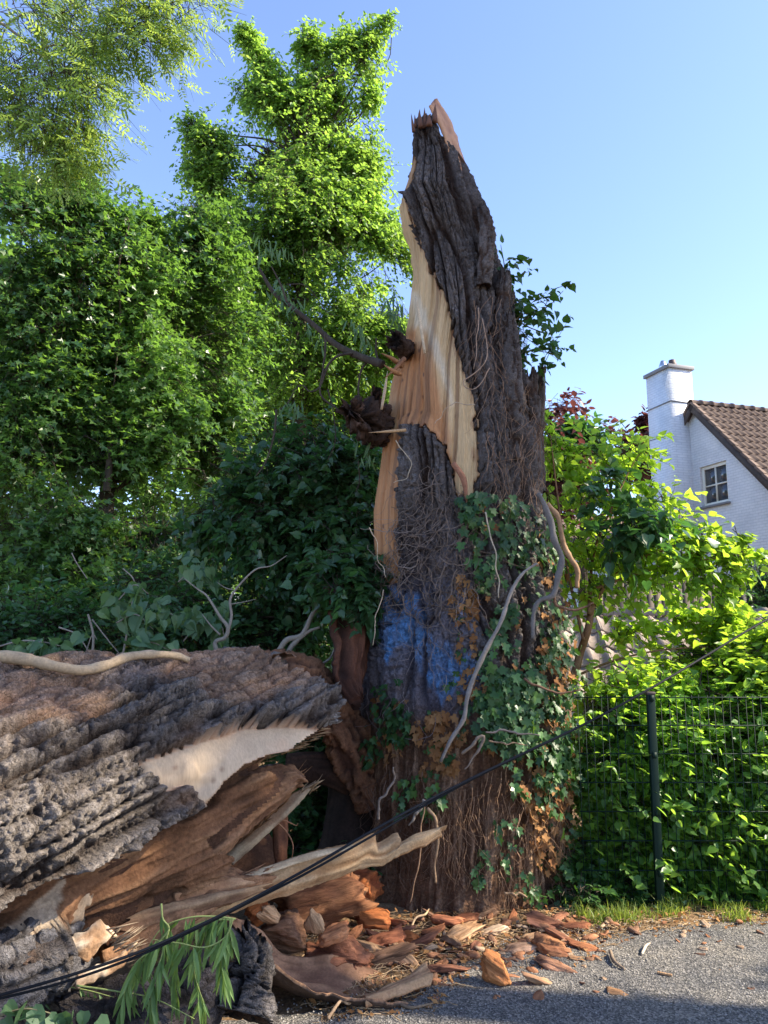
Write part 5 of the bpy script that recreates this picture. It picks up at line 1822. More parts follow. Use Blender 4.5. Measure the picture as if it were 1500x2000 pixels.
# ------------------------------------------------------------------ ivy and its roots on the trunk
def build_ivy():
    base = T(1000, 1700)[0]
    base.z = 0
    root = empty('ivy_plant', 'ivy climbing the broken trunk, green and dead brown leaves on twisting grey stems', 'ivy', loc=base)
    ms = leaf_meshes(IVYL, M['ivy'], 6)
    md = leaf_meshes(IVYL, M['dry'], 4)
    mg = leaf_meshes(IVYL, M['ivy_g'], 4)
    I1 = [(892, 978), (935, 962), (1012, 982), (1040, 1010), (1062, 1060), (1085, 1200), (1100, 1350), (1108, 1500), (1090, 1565), (1010, 1510), (960, 1480), (925, 1420), (930, 1300), (960, 1190), (900, 1080)]
    I2 = [(716, 1350), (790, 1322), (812, 1390), (800, 1460), (762, 1490), (714, 1500)]
    I3 = [(925, 1260), (985, 1230), (1030, 1300), (1040, 1400), (1000, 1470), (935, 1400)]
    I5 = [(790, 1520), (850, 1500), (880, 1540), (850, 1600), (790, 1590)]
    I6 = [(955, 1600), (1000, 1590), (1040, 1740), (1010, 1760), (970, 1680)]
    I7 = [(915, 1660), (950, 1650), (955, 1700), (925, 1725)]
    I8 = [(950, 1430), (1040, 1440), (1060, 1520), (1000, 1560), (950, 1500)]
    DD = [(1040, 1100), (1075, 1060), (1095, 1200), (1105, 1500), (1080, 1640), (1020, 1560), (1040, 1300)]
    D1 = [(815, 1400), (850, 1380), (900, 1290), (880, 1180), (900, 1110), (930, 1150), (930, 1350), (900, 1500), (830, 1520)]
    D2 = [(1000, 1520), (1105, 1500), (1095, 1680), (1040, 1700)]
    # top dark leaves of the ivy on the lit side poke out of the silhouette
    jobs = [(I1, 120, ms, .062, .02, .13), (I2, 26, ms, .05, .02, .07), (I3, 44, mg, .062, .04, .15), (I5, 16, mg, .06, .04, .12), (I6, 16, mg, .045, .02, .08), (I7, 12, mg, .045, .02, .07), (I8, 24, mg, .055, .04, .12),
            (DD, 34, ms, .060, .03, .16), (D1, 18, md, .06, .02, .06), (D2, 14, md, .055, .02, .1), (DD, 16, md, .06, .02, .1)]
    for poly, n, mm, sz, o0, o1 in jobs:
        for px, py in in_poly(poly, n):
            p, nn = T(px, py, RNG.uniform((o0 + o1) / 2, o1 + .02))
            leaf_obj(mm[RNG.integers(len(mm))], p, Vector((nn.x * .3 + RNG.normal() * .45, nn.y * .3, -.9)) + rv(.2), nn * 1.0 + Vector((0, 0, .5)) + rv(.32), sz * RNG.uniform(.6, 1.35), root, base)
    for mat, jobs2 in ((M['ivy_s'], [(I1, 1500, .058, 0, .13), (I2, 420, .048, 0, .07), (I3, 300, .058, 0, .14), (I5, 60, .05, 0, .1), (I6, 60, .042, 0, .08), (I7, 24, .04, 0, .06), (DD, 420, .055, 0, .14), (D1, 60, .05, 0, .05)]),
                       (M['dry_s'], [(D1, 300, .055, 0, .05), (D2, 220, .05, 0, .09), (DD, 330, .055, 0, .08), (I1, 110, .055, 0, .05), (I2, 50, .05, 0, .03)])):
        pos, dd, up, sz = [], [], [], []
        for poly, n, s, o0, o1 in jobs2:
            for px, py in in_poly(poly, n):
                if noise(px / 26, py / 30, 0, 5 if mat is M['ivy_s'] else 9) < -.22:
                    continue
                p, nn = T(px, py, RNG.uniform(o0, o1) + .01)
                pos.append(tuple(p))
                dd.append((nn.x * .3 + RNG.normal() * .5, nn.y * .3 + RNG.normal() * .2, -.9 + RNG.normal() * .3))
                up.append(tuple(nn + Vector((0, 0, .45)) + rv(.35)))
                sz.append(s * RNG.uniform(.5, 1.25))
        V, Fc = leaf_arrays(IVYL, np.array(pos), np.array(dd), np.array(up), np.array(sz))
        o = mesh_np('small_leaves', V - np.array(base), Fc, mat, root, tint=np.repeat(RNG.uniform(0, 1, len(pos)), 13))
        o['kind'] = 'stuff'
        if mat is M['dry_s']:
            o['label'] = 'dead brown ivy leaves'
    # stems
    grey, tan, brn = (.17, .155, .145), (.30, .20, .12), (.18, .10, .06)

    def stem(pts, r, c, Y=None, off=.07, n=40, parent=root, name='stem'):
        q = []
        for k, v in enumerate(pts):
            if Y is not None:
                yy = Y[k] if isinstance(Y, (list, tuple)) else Y
                q.append(P(v[0], v[1], yy))
            else:
                q.append(T(v[0], v[1], off)[0])
        b = Bag()
        sp_ = spline([tuple(v) for v in q], n)
        rr = np.interp(np.linspace(0, 1, n), np.linspace(0, 1, len(r)), r)
        rr = rr * .82 * (1 + .22 * noise(np.arange(n) * .7, 0, 0, len(pts)))
        sp_ = sp_ + .010 * np.stack([noise(np.arange(n) * .16, 7 * k_, 0, len(pts)) for k_ in range(3)], 1)
        b.tube(sp_, rr, 9, c)
        o = b.build(name, M['twig'], parent)
        o.location = -base
        return o
    stem([(1050, 965), (1066, 990), (1078, 1020), (1083, 1050), (1096, 1088), (1088, 1130), (1078, 1162), (1052, 1170), (1040, 1195), (1040, 1245)], [.018, .024, .024, .024, .022, .018, .016], grey, 4.78)
    stem([(1047, 1103), (1020, 1122), (998, 1160), (978, 1215), (950, 1268), (925, 1320), (910, 1365), (903, 1402), (880, 1440), (860, 1485)], [.010, .013, .015, .017, .018, .016, .012], (.25, .22, .195), [4.8, 4.74, 4.7, 4.66, 4.64, 4.62, 4.6, 4.6, 4.58, 4.58])
    stem([(1066, 985), (1090, 1015), (1100, 1060), (1112, 1090), (1126, 1110), (1130, 1150)], [.02, .022, .022, .02, .016], (.36, .22, .12), 4.9)
    stem([(1078, 1165), (1090, 1185), (1120, 1190), (1160, 1180)], [.012, .01, .006], brn, 4.8)
    stem([(1020, 1325), (1060, 1345), (1100, 1352), (1135, 1350)], [.009, .008, .005], brn, 4.72)
    stem([(945, 1430), (990, 1428), (1020, 1432), (1055, 1438)], [.006, .008, .003], (.22, .18, .15), 4.6)
    stem([(955, 1445), (1000, 1452), (1030, 1455)], [.006, .006, .003], tan, 4.6)
    stem([(905, 1470), (930, 1445), (945, 1440), (925, 1480), (905, 1500)], [.010, .012, .009, .004], (.26, .20, .15), 4.62)
    stem([(838, 1575), (848, 1600), (855, 1640), (848, 1690), (848, 1722)], [.012, .012, .009, .008], tan, 4.55)
    stem([(835, 1560), (822, 1600), (822, 1650), (815, 1700), (798, 1762)], [.005, .005, .005, .003], (.36, .22, .13), 4.5)
    stem([(830, 1560), (812, 1590), (798, 1612)], [.014, .012, .004], (.30, .25, .2), 4.5)
    stem([(985, 1742), (1010, 1745), (1030, 1752)], [.008, .009, .006], tan, 4.7)
    stem([(925, 790), (880, 790), (862, 810), (850, 830)], [.004, .003, .002], (.45, .35, .25), 4.8)
    stem([(960, 715), (925, 760), (905, 745), (950, 700), (940, 620)], [.004, .004, .003], (.40, .28, .2), 4.85)
    stem([(935, 600), (930, 680), (925, 720)], [.004, .004, .002], (.40, .28, .2), 4.9)
    stem([(945, 1000), (962, 1060), (970, 1110), (975, 1170)], [.006, .005, .004], (.45, .38, .28), 4.72)
    stem([(750, 1150), (735, 1200), (728, 1260)], [.004, .003, .003], (.45, .36, .26), 4.8)
    stem([(718, 1030), (738, 1060), (735, 1080), (755, 1130)], [.004, .003, .003], (.45, .36, .26), 4.85)
    stem([(770, 860), (800, 900), (795, 930), (770, 945)], [.004, .003, .002], (.5, .42, .3), 4.8)
    stem([(735, 1600), (745, 1560), (765, 1530), (770, 1500)], [.010, .009, .006], (.22, .18, .15), 4.6)
    # clinging aerial roots
    P0, P1, R0_, R1_, CC = [], [], [], [], []
    zones = [([(785, 960), (850, 900), (925, 980), (935, 1160), (880, 1200), (775, 1175), (765, 1100)], 230, .10, .45, (.20, .15, .12), 1.1),
             ([(905, 600), (1000, 560), (1045, 780), (1050, 990), (960, 980), (935, 800)], 170, .14, .2, (.27, .17, .11), .8),
             ([(840, 1500), (1105, 1480), (1095, 1745), (850, 1760)], 330, .12, .16, (.30, .19, .12), .75),
             ([(720, 1180), (900, 1180), (900, 1400), (720, 1400)], 50, .10, .4, (.22, .18, .17), .8),
             ([(715, 1480), (860, 1500), (860, 1700), (760, 1720)], 120, .10, .25, (.16, .10, .07), .9)]
    for poly, n, L, curl, c, rs in zones:
        for px, py in in_poly(poly, n):
            a = RNG.normal() * curl + pi / 2
            x, y = px, py
            off = RNG.uniform(.05, .085)
            prev = None
            r = RNG.uniform(.0012, .0034) * rs
            cc = np.array(c) * RNG.uniform(.6, 1.6)
            for k in range(RNG.integers(6, 16)):
                p, nn = T(x, y, off)
                off = min(.12, max(.035, off + RNG.normal() * .008))
                if prev is not None:
                    P0.append(tuple(prev)); P1.append(tuple(p)); R0_.append(r); R1_.append(r * .95); CC.append(cc)
                    r *= .95
                prev = p
                a += RNG.normal() * curl * .9
                x += cos(a) * 8
                y += sin(a) * 8
                if x < 718 or x > 1112:
                    break
    V, Fc = segs(np.array(P0), np.array(P1), np.array(R0_), np.array(R1_))
    o = mesh_np('aerial_roots', V - np.array(base), Fc, M['twig'], root, col=np.repeat(np.array(CC), 6, 0))
    o['kind'] = 'stuff'
    # second ivy top: leaves dark against the sky on the right shoulder of the trunk
    base2 = T(1000, 760)[0]
    r2 = empty('ivy_spray', 'dark ivy shoots sticking out against the sky on the right shoulder of the trunk', 'ivy', loc=base2)
    bl = px_blobs([(985, 520, 1000, 560, 5.4, 16, 1.2), (1000, 580, 1010, 700, 5.4, 26, 1), (1015, 600, 1060, 610, 5.4, 22, 1.2), (1040, 615, 1085, 650, 5.4, 12, .8), (1065, 590, 1098, 572, 5.4, 10, 1.2), (1040, 690, 1080, 690, 5.4, 24, 1.2),
                   (1030, 650, 1050, 660, 5.4, 16, .7), (1060, 715, 1068, 728, 5.4, 9, 1), (972, 475, 985, 474, 5.4, 5, .8), (965, 490, 970, 520, 5.4, 6, .6)])
    leafy(r2, base2, bl, 130, 240, HEART, M['ivy'], M['ivy_s'], .062, .3)
    for pts in ([(1000, 640), (1040, 615), (1075, 595), (1100, 568)], [(1005, 690), (1040, 685), (1080, 690)], [(1000, 620), (1035, 640), (1080, 655)], [(985, 560), (985, 520), (978, 478)]):
        b = Bag()
        b.tube([P(a_, b_, 5.42) for a_, b_ in pts], [.006, .004, .002], 6, (.16, .11, .07), 20)
        o = b.build('stem', M['twig'], r2)
        o.location = -base2


build_ivy()


# ------------------------------------------------------------------ bright leafy growth on the right
def build_right_green():
    g = G(1125, 1760)
    base = Vector((P(1120, 1330, 5.7).x, 5.7, 0))
    root = empty('lime_sapling', 'bright sunlit sapling with heart-shaped leaves reaching right in front of the house', 'sapling', loc=base)
    bl = px_blobs([(1075, 860, 1100, 900, 6.0, 34, .8), (1090, 900, 1230, 880, 6.0, 34, 1.1), (1180, 1150, 1300, 1140, 5.9, 22, .9), (1380, 1120, 1440, 1130, 5.7, 16, .8), (1200, 890, 1262, 876, 5.9, 16, 1.2), (1080, 960, 1220, 960, 6.0, 40, 1.0), (1180, 990, 1330, 1010, 5.9, 34, 1.2),
                   (1080, 1080, 1200, 1090, 5.9, 45, 1.0), (1200, 1080, 1340, 1060, 5.8, 42, 1.2), (1340, 1045, 1440, 1052, 5.7, 11, 1.4), (1330, 1085, 1480, 1078, 5.7, 14, 1.4), (1290, 1120, 1400, 1112, 5.7, 18, .9),
                   (1110, 1150, 1180, 1160, 5.8, 22, .7), (1380, 1140, 1430, 1170, 5.7, 14, 1.0), (1075, 1000, 1090, 1060, 6.0, 22, .8), (1060, 820, 1075, 860, 6.0, 18, .8), (1250, 940, 1310, 985, 5.9, 14, .8)])
    leafy(root, base, bl, 290, 3300, HEART, M['lime'], M['lime_s'], .066, .45)
    for pts, r in (([(1120, 1330), (1132, 1280), (1148, 1230), (1156, 1178)], [.034, .03, .028, .026]),
                   ([(1150, 1200), (1200, 1120), (1280, 1080), (1380, 1060), (1440, 1050)], [.018, .014, .009, .005, .002]),
                   ([(1150, 1200), (1160, 1080), (1200, 980), (1240, 900), (1258, 880)], [.016, .012, .009, .006, .002]),
                   ([(1140, 1250), (1110, 1120), (1090, 980), (1075, 850)], [.014, .010, .008, .003]),
                   ([(1160, 1150), (1280, 1110), (1400, 1090), (1475, 1078)], [.012, .010, .006, .002]),
                   ([(1125, 1320), (1200, 1290), (1290, 1270), (1400, 1262)], [.010, .008, .006, .003]),
                   ([(1240, 1060), (1262, 1000), (1300, 960)], [.006, .004, .002]), ([(1140, 1020), (1200, 1000), (1290, 1010), (1330, 1010)], [.01, .007, .005, .002])):
        b = Bag()
        b.tube([P(a, c, 5.7 + .1 * (k % 2)) for k, (a, c) in enumerate(pts)], r, 8, (.26, .14, .07), 40)
        o = b.build('branch', M['twig'], root)
        o.location = -base
    # a clump inside it, shade put into its darker leaf colours
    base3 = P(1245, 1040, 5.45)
    r3 = empty('dark_spray', 'leafy clump coloured dark green as if shaded, hanging in the middle of the bright sapling', 'branch', loc=base3)
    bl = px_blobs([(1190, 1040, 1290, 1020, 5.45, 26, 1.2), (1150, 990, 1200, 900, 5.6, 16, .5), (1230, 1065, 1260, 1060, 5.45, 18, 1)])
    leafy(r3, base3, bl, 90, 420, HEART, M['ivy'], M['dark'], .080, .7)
    # hedge behind the fence
    hb = Vector((P(1300, 1500, FY + .5).x, FY + .5, 0))
    h = empty('hedge', 'leafy green hedge growing right behind the wire fence and over the shed roof', 'hedge', loc=hb)
    H = FY + .30
    bl = px_blobs([(1180, 1420, 1560, 1400, H + .1, 50, .8), (1170, 1500, 1560, 1480, H, 45, 1), (1190, 1580, 1560, 1560, H, 45, 1), (1180, 1650, 1560, 1640, H - .02, 40, .9), (1180, 1720, 1560, 1720, H - .05, 30, .8), (1400, 1700, 1560, 1720, H - .05, 40, .8),
                   (1120, 1640, 1200, 1740, H, 25, .6), (1130, 1440, 1150, 1560, H, 16, .5)])
    f = foliage('leaves', bl, 5200, 8, .16, .052, HEART, M['hedge'], h, droop=.35, gap=3.2, loc=hb)
    blb = px_blobs([(1140, 1420, 1600, 1400, H + .5, 60, 1), (1140, 1520, 1600, 1500, H + .5, 60, 1), (1150, 1610, 1600, 1600, H + .5, 60, 1), (1130, 1690, 1600, 1690, H + .45, 50, 1), (1130, 1740, 1600, 1740, H + .3, 26, 1)])
    foliage('inner_leaves', blb, 2600, 8, .2, .07, OVAL4, M['hedge'], h, droop=.35, gap=2.2, loc=hb)
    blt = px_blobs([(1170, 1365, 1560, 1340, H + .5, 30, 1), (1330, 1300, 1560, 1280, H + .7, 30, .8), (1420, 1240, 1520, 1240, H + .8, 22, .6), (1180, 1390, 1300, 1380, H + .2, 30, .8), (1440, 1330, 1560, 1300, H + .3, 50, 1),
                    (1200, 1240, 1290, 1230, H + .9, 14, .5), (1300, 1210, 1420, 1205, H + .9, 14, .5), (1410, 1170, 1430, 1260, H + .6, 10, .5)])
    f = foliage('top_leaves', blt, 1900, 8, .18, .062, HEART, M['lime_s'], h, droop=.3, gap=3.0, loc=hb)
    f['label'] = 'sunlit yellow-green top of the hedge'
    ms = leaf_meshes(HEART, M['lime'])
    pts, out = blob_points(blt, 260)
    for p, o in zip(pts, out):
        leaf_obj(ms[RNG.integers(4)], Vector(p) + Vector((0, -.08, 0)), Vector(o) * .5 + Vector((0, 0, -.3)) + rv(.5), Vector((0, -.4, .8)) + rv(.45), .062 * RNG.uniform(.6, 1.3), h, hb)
    b = Bag()
    for k in range(34):
        x = P(1150 + k * 13, 1500, H + .1).x
        b.tube([Vector((x, H + .15, 0)), Vector((x + random.uniform(-.1, .1), H + .12, .6)), Vector((x + random.uniform(-.2, .2), H + .2, 1.35))], [.012, .009, .003], 5, n=12)
    o = b.build('stems', M['limb'], h, usecol=False)
    o.location = -hb
    o['kind'] = 'stuff'
    # dark low ivy at the foot of the hedge and the trunk
    gb = Vector((P(1160, 1750, FY).x, FY, 0))
    bl = px_blobs([(1100, 1735, 1200, 1750, FY - .02, 16, 1), (1200, 1755, 1290, 1755, FY + .05, 12, 1), (1300, 1750, 1560, 1760, FY + .1, 14, 1), (1090, 1650, 1110, 1740, FY + .15, 24, 1)])
    f = foliage('ground_ivy', bl, 230, 6, .10, .045, IVYL, M['ivy_s'], None, droop=.2)
    tag(f, 'low ground ivy creeping along the foot of the fence', 'ground cover', kind='stuff')


build_right_green()


# ------------------------------------------------------------------ more of the fallen trunk and its torn ends
def log_parts():
    r = LOG
    PB = lambda l, Y: [P(a, b, Y[k] if isinstance(Y, (list, tuple)) else Y) for k, (a, b) in enumerate(l)]
    # thick limb curving from the log's end back to the standing trunk
    lathe_bark('limb', PB([(470, 1318), (540, 1318), (600, 1340), (650, 1390), (690, 1470), (730, 1560)], [5.1, 5.15, 5.2, 5.25, 5.3, 5.35]), [.12, .15, .15, .14, .15, .17], M['rot'], r, 60, 140, .07, .05, .25, 51,
               (.24, .115, .06), (.09, .042, .026), label='stout red-brown limb running back to the standing trunk')
    lathe_bark('limb', PB([(560, 1500), (630, 1500), (690, 1520), (740, 1560)], 5.35), [.09, .11, .13, .16], M['rot'], r, 40, 70, .03, .05, .3, 52, (.08, .042, .028), (.03, .018, .012), fibrous=True)  # darkened colour stands in for the deep shade beside the trunk
    lathe_bark('gap_shade_spur', PB([(715, 1420), (700, 1540), (690, 1660), (670, 1790)], [5.5, 5.45, 5.4, 5.3]), [.16, .20, .24, .3], M['rot'], r, 50, 80, .05, .07, .3, 53, (.04, .026, .02), (.014, .010, .008), fibrous=True)  # column added to fill the gap, coloured near black as deep shade
    # pale fissured bark tongue at the very end
    for k, (pts, rad, sd) in enumerate([([(470, 1395), (520, 1392), (575, 1388), (650, 1388)], [.07, .085, .08, .045], 61), ([(495, 1360), (545, 1362), (590, 1366), (636, 1362)], [.05, .06, .055, .03], 62),
                                        ([(540, 1416), (590, 1408), (655, 1402)], [.045, .05, .03], 63)]):
        lathe_bark('bark_tongue', PB(pts, [4.18 + .03 * k] * len(pts)), rad, M['bark'], r, 50, 80, .035, .032, .12, sd, (.42, .41, .41), (.13, .115, .11), cut=.05, label='pale grey fissured tongue of bark at the broken end')
    # ridges of loose bark along the top of the log
    for k, (pts, Y, rad, sd, hi) in enumerate([([(380, 1300), (430, 1290), (490, 1285)], [4.35, 4.4, 4.5], [.04, .06, .045], 71, (.19, .175, .165)),
                                           ([(300, 1350), (370, 1340), (450, 1345), (520, 1340)], [3.95, 4.0, 4.1, 4.2], [.03, .05, .055, .03], 72, (.20, .17, .15)),
                                           ([(150, 1330), (230, 1322), (300, 1325)], [3.75, 3.8, 3.85], [.03, .045, .03], 73, (.24, .17, .12)),
                                           ([(-20, 1322), (70, 1335), (150, 1345)], [3.5, 3.55, 3.6], [.045, .05, .025], 74, (.26, .17, .11)),
                                           ([(190, 1600), (260, 1560), (340, 1560), (378, 1568)], [3.35, 3.42, 3.5, 3.52], [.03, .05, .055, .035], 75, (.22, .21, .205)),
                                           ([(40, 1680), (130, 1640), (220, 1600)], [3.1, 3.16, 3.24], [.03, .045, .03], 76, (.25, .23, .21))]):
        lathe_bark('bark_ridge', PB(pts, Y), rad, M['bark'], r, 36, 70, .035, .03, .12, sd, hi, (.08, .06, .05), cut=.06)
    # torn slabs of rotten wood under the shell
    cr, cd = (.34, .185, .10), (.15, .07, .04)
    sheet('torn_slab', PB([(300, 1625), (400, 1570), (480, 1515), (560, 1492), (584, 1508)], [3.55, 3.65, 3.8, 3.95, 4.0]), PB([(330, 1760), (420, 1690), (470, 1640), (545, 1575), (578, 1535)], [3.5, 3.6, 3.75, 3.9, 3.98]), .05, M['rot'], r, 110, 46, .07,
          (cr, (.20, .10, .055)), .018, (3.5, 20), 81, jag=.03, hgt=lambda u, v: -.02 * sst(.35, .6, noise(u * 12, v * 14, 0, 3)))
    sheet('torn_slab', PB([(440, 1668), (500, 1618), (560, 1560), (612, 1527)], [4.0, 4.05, 4.15, 4.25]), PB([(455, 1690), (510, 1640), (575, 1580), (618, 1530)], [4.0, 4.05, 4.15, 4.25]), .025, M['fibre'], r, 60, 10, .01,
          ((.42, .33, .22), (.25, .15, .09)), .006, (3, 40), 82, jag=.03)
    sheet('torn_slab', PB([(180, 1790), (280, 1730), (400, 1690), (520, 1712)], [3.35, 3.5, 3.7, 3.9]), PB([(210, 1900), (320, 1840), (420, 1780), (525, 1735)], [3.25, 3.4, 3.6, 3.85]), .05, M['rot'], r, 100, 40, .05,
          (cr, cd), .03, (4, 18), 83, jag=.04)
    sheet('torn_slab', PB([(340, 1740), (400, 1722), (460, 1712), (505, 1718)], [3.5, 3.6, 3.7, 3.8]), PB([(350, 1762), (410, 1752), (465, 1738), (510, 1728)], [3.48, 3.58, 3.68, 3.78]), .02, M['fibre'], r, 60, 12, .015,
          ((.52, .33, .19), (.36, .19, .10)), .008, (3, 40), 84, jag=.03, label='orange-tan flake of wood')
    sheet('torn_slab', PB([(230, 1790), (330, 1765), (430, 1742), (520, 1728)], [3.35, 3.45, 3.6, 3.7]), PB([(250, 1825), (340, 1795), (440, 1765), (522, 1740)], [3.33, 3.43, 3.58, 3.68]), .02, M['fibre'], r, 70, 12, .02,
          ((.40, .26, .15), (.22, .12, .07)), .012, (3, 40), 85, jag=.04)
    # pale torn white strips low on the left
    sheet('pale_strip', PB([(-60, 1890), (20, 1838), (90, 1778), (165, 1728)], [2.9, 2.98, 3.08, 3.2]), PB([(-60, 1925), (20, 1870), (95, 1815), (155, 1762)], [2.88, 2.96, 3.06, 3.18]), .03, M['fibre'], r, 90, 16, .02,
          ((.60, .48, .36), (.42, .28, .17)), .008, (2, 44), 86, jag=.03, label='pale split strip')
    sheet('pale_strip', PB([(120, 1790), (150, 1752), (165, 1735)], [3.05, 3.1, 3.15]), PB([(126, 1808), (155, 1800), (178, 1742)], [3.05, 3.1, 3.15]), .02, M['fibre'], r, 40, 12, .01, ((.60, .50, .38), (.4, .28, .18)), .010, (6, 30), 87, jag=.03, ejag=.35)
    sheet('pale_patch', PB([(138, 1835), (160, 1812), (190, 1800), (216, 1822)], [3.0, 3.02, 3.05, 3.1]), PB([(145, 1870), (165, 1868), (190, 1862), (214, 1838)], [2.98, 3.0, 3.03, 3.08]), .02, M['fibre'], r, 60, 24, .02,
          ((.66, .57, .45), (.34, .20, .11)), .016, (9, 22), 88, jag=.04, ejag=.22, label='white torn patch of inner wood')
    sheet('pale_patch', PB([(150, 1900), (190, 1885), (225, 1868), (255, 1848)], [2.95, 3.0, 3.05, 3.1]), PB([(158, 1925), (195, 1908), (232, 1885), (262, 1858)], [2.93, 2.98, 3.03, 3.08]), .02, M['fibre'], r, 60, 20, .02,
          ((.64, .55, .43), (.34, .20, .11)), .016, (9, 22), 89, jag=.04, ejag=.22, label='white torn patch of inner wood')
    # low bark-covered underside at the left corner
    lathe_bark('lower_bark', PB([(-80, 1960), (30, 1905), (110, 1865), (150, 1830)], [2.85, 2.95, 3.05, 3.15]), [.2, .17, .14, .08], M['bark'], r, 70, 110, .05, .05, .25, 77, (.15, .145, .15), (.05, .045, .045), cut=.06)
    lathe_bark('lower_bark', PB([(120, 2060), (220, 2020), (330, 1980), (420, 1900)], [2.9, 3.0, 3.15, 3.3]), [.18, .18, .15, .1], M['bark'], r, 60, 90, .05, .05, .25, 78, (.09, .08, .08), (.04, .034, .03), cut=.06)
    lathe_bark('lower_bark', PB([(470, 1985), (485, 1930), (500, 1880), (480, 1840)], [3.25, 3.3, 3.35, 3.4]), [.12, .10, .07, .03], M['bark'], r, 50, 80, .10, .05, .2, 79, (.12, .11, .105), (.025, .022, .02), cut=.09)
    # dangling fibres inside the hollow
    sheet('hanging_fibre', PB([(530, 1580), (534, 1640), (540, 1705)], 4.35), PB([(560, 1590), (562, 1650), (560, 1705)], 4.4), .03, M['fibre'], r, 50, 14, .02, ((.20, .085, .045), (.09, .04, .025)), .014, (3, 30), 90, jag=.05)
    for pts in ([(545, 1600), (562, 1605), (578, 1612), (582, 1608)], [(540, 1605), (560, 1625), (572, 1650), (570, 1678)]):
        b = Bag()
        b.tube(PB(pts, 4.3), [.006, .004, .002], 5, (.40, .20, .11), 20)
        o = b.build('fibre', M['fibre'], r)
        o.location = -r.location
    # stiff little splinters standing off the torn edges
    bag = Bag()
    rg = np.random.default_rng(5)
    for line, Y, d0, cc in (([(584, 1508), (560, 1560), (510, 1605), (455, 1655)], 3.97, (.72, .62), (.30, .16, .08)), ([(618, 1529), (560, 1572), (500, 1628), (458, 1676)], 4.2, (.75, .6), (.42, .30, .18)),
                            ([(628, 1424), (575, 1462), (520, 1476), (480, 1493)], 3.98, (.9, .2), (.45, .30, .17)), ([(525, 1712), (500, 1738), (440, 1768)], 3.86, (.95, .25), (.34, .19, .10)),
                            ([(520, 1700), (470, 1712), (400, 1722)], 3.8, (.9, .3), (.30, .16, .09)), ([(215, 1815), (255, 1850), (225, 1890)], 3.08, (.8, .4), (.5, .38, .26)), ([(388, 1578), (440, 1532), (480, 1495)], 3.9, (.8, .5), (.40, .24, .13))):
        pts = spline([tuple(P(a, b, Y)) for a, b in line], 60)
        for q in range(46):
            p = pts[rg.integers(0, 60)] + rg.normal(size=3) * .008
            L = rg.uniform(.02, .09)
            d = np.array([d0[0] + rg.normal() * .15, rg.normal() * .25, d0[1] + rg.normal() * .15])
            bag.tube([p - d * L * .6, p + d * L * .3, p + d * L], [rg.uniform(.002, .006), rg.uniform(.001, .004), .0003], 4, np.array(cc) * rg.uniform(.5, 1.4))
    o = bag.build('splinters', M['fibre'], r, smooth=False)
    o.location = -r.location
    o['kind'] = 'stuff'


log_parts()


def stick(name, label, cat, pts, rad, col, mat='twig', group=None, n=50, ns=10, wob=.12):
    base = Vector(pts[0])
    b = Bag()
    sp_ = spline([tuple(q) for q in pts], n)
    rr = np.interp(np.linspace(0, 1, n), np.linspace(0, 1, len(rad)), rad) * (1 + wob * noise(np.arange(n) * .5, 0, 0, int(abs(base.x * 100))))
    b.tube(sp_, rr, ns, col)
    o = b.build(name, M[mat])
    o.data.transform(Matrix.Translation(-base))
    o.location = base
    return tag(o, label, cat, group)


def chunk(name, label, cat, px, py, dims, rot=(0, 0, 0), col=((.50, .20, .08), (.26, .10, .05)), seed=0, group=None, lift=.45, grain=(7, 26, 26), facets=9, rough=.06, loc=None, sub=4):
    """a broken block of rotten wood: faceted, with fibrous broken faces"""
    import bmesh
    bm = bmesh.new()
    bmesh.ops.create_icosphere(bm, subdivisions=sub, radius=1)
    V = np.array([tuple(v.co) for v in bm.verts])
    Fc = np.array([[v.index for v in f.verts] for f in bm.faces])
    bm.free()
    rg = np.random.default_rng(seed)
    V = V / ((np.abs(V) ** 9).sum(1) ** (1 / 9))[:, None]               # boxy to start with
    sh = rg.uniform(-.35, .35, 3)
    V[:, 0] += sh[0] * V[:, 2] + sh[1] * V[:, 1]
    V[:, 1] += sh[2] * V[:, 2]
    for k in range(facets):
        n = unit(rg.normal(size=3) * np.array([1, 1, .9]))
        lim = rg.uniform(.62, 1.15)
        d = V @ n
        V = V - np.maximum(d - lim, 0)[:, None] * n
    V = V / np.abs(V).max(0)
    D = np.array(dims) / 2
    W = V * D
    g = fbm(W[:, 0] * grain[0], W[:, 1] * grain[1], W[:, 2] * grain[2], seed, 4)
    g2 = fbm(W[:, 0] * 9, W[:, 1] * 9, W[:, 2] * 9, seed + 3, 3)
    st = np.round(g * 3.2) / 3.2
    nrm = unit(V)
    W = W + nrm * ((.75 * st + .35 * g) * rough + g2 * rough * .8)[:, None] * min(dims) ** .5 * 1.1
    e_ = noise(W[:, 1] * 45, W[:, 2] * 60, 0, seed + 6) + .6 * noise(W[:, 1] * 110, W[:, 2] * 130, 0, seed + 7)
    W[:, 0] += np.sign(V[:, 0]) * np.abs(V[:, 0]) ** 2.5 * e_ * dims[0] * .10
    w = sst(-.4, .4, g + .3 * g2)[:, None]
    C = np.array(col[1]) * (1 - w) + np.array(col[0]) * w
    C = C * (1 + .25 * g2)[:, None]
    yz = unit(np.column_stack([W[:, 0] * 0, W[:, 1], W[:, 2]]))
    W = W + yz * (fbm(W[:, 0] * 5, W[:, 1] * 75, W[:, 2] * 75, seed + 12, 3) * .22 * min(dims) ** .5 * .22)[:, None]
    o = mesh_np(name, W, Fc, M['shard'], None, col=np.clip(C, .004, .9), smooth=False)
    p = G(px, py) if loc is None else Vector(loc)
    o.location = p + Vector((0, 0, dims[2] * lift if loc is None else 0))
    o.rotation_euler = tuple(radians(q) for q in rot)
    return tag(o, label, cat, group)


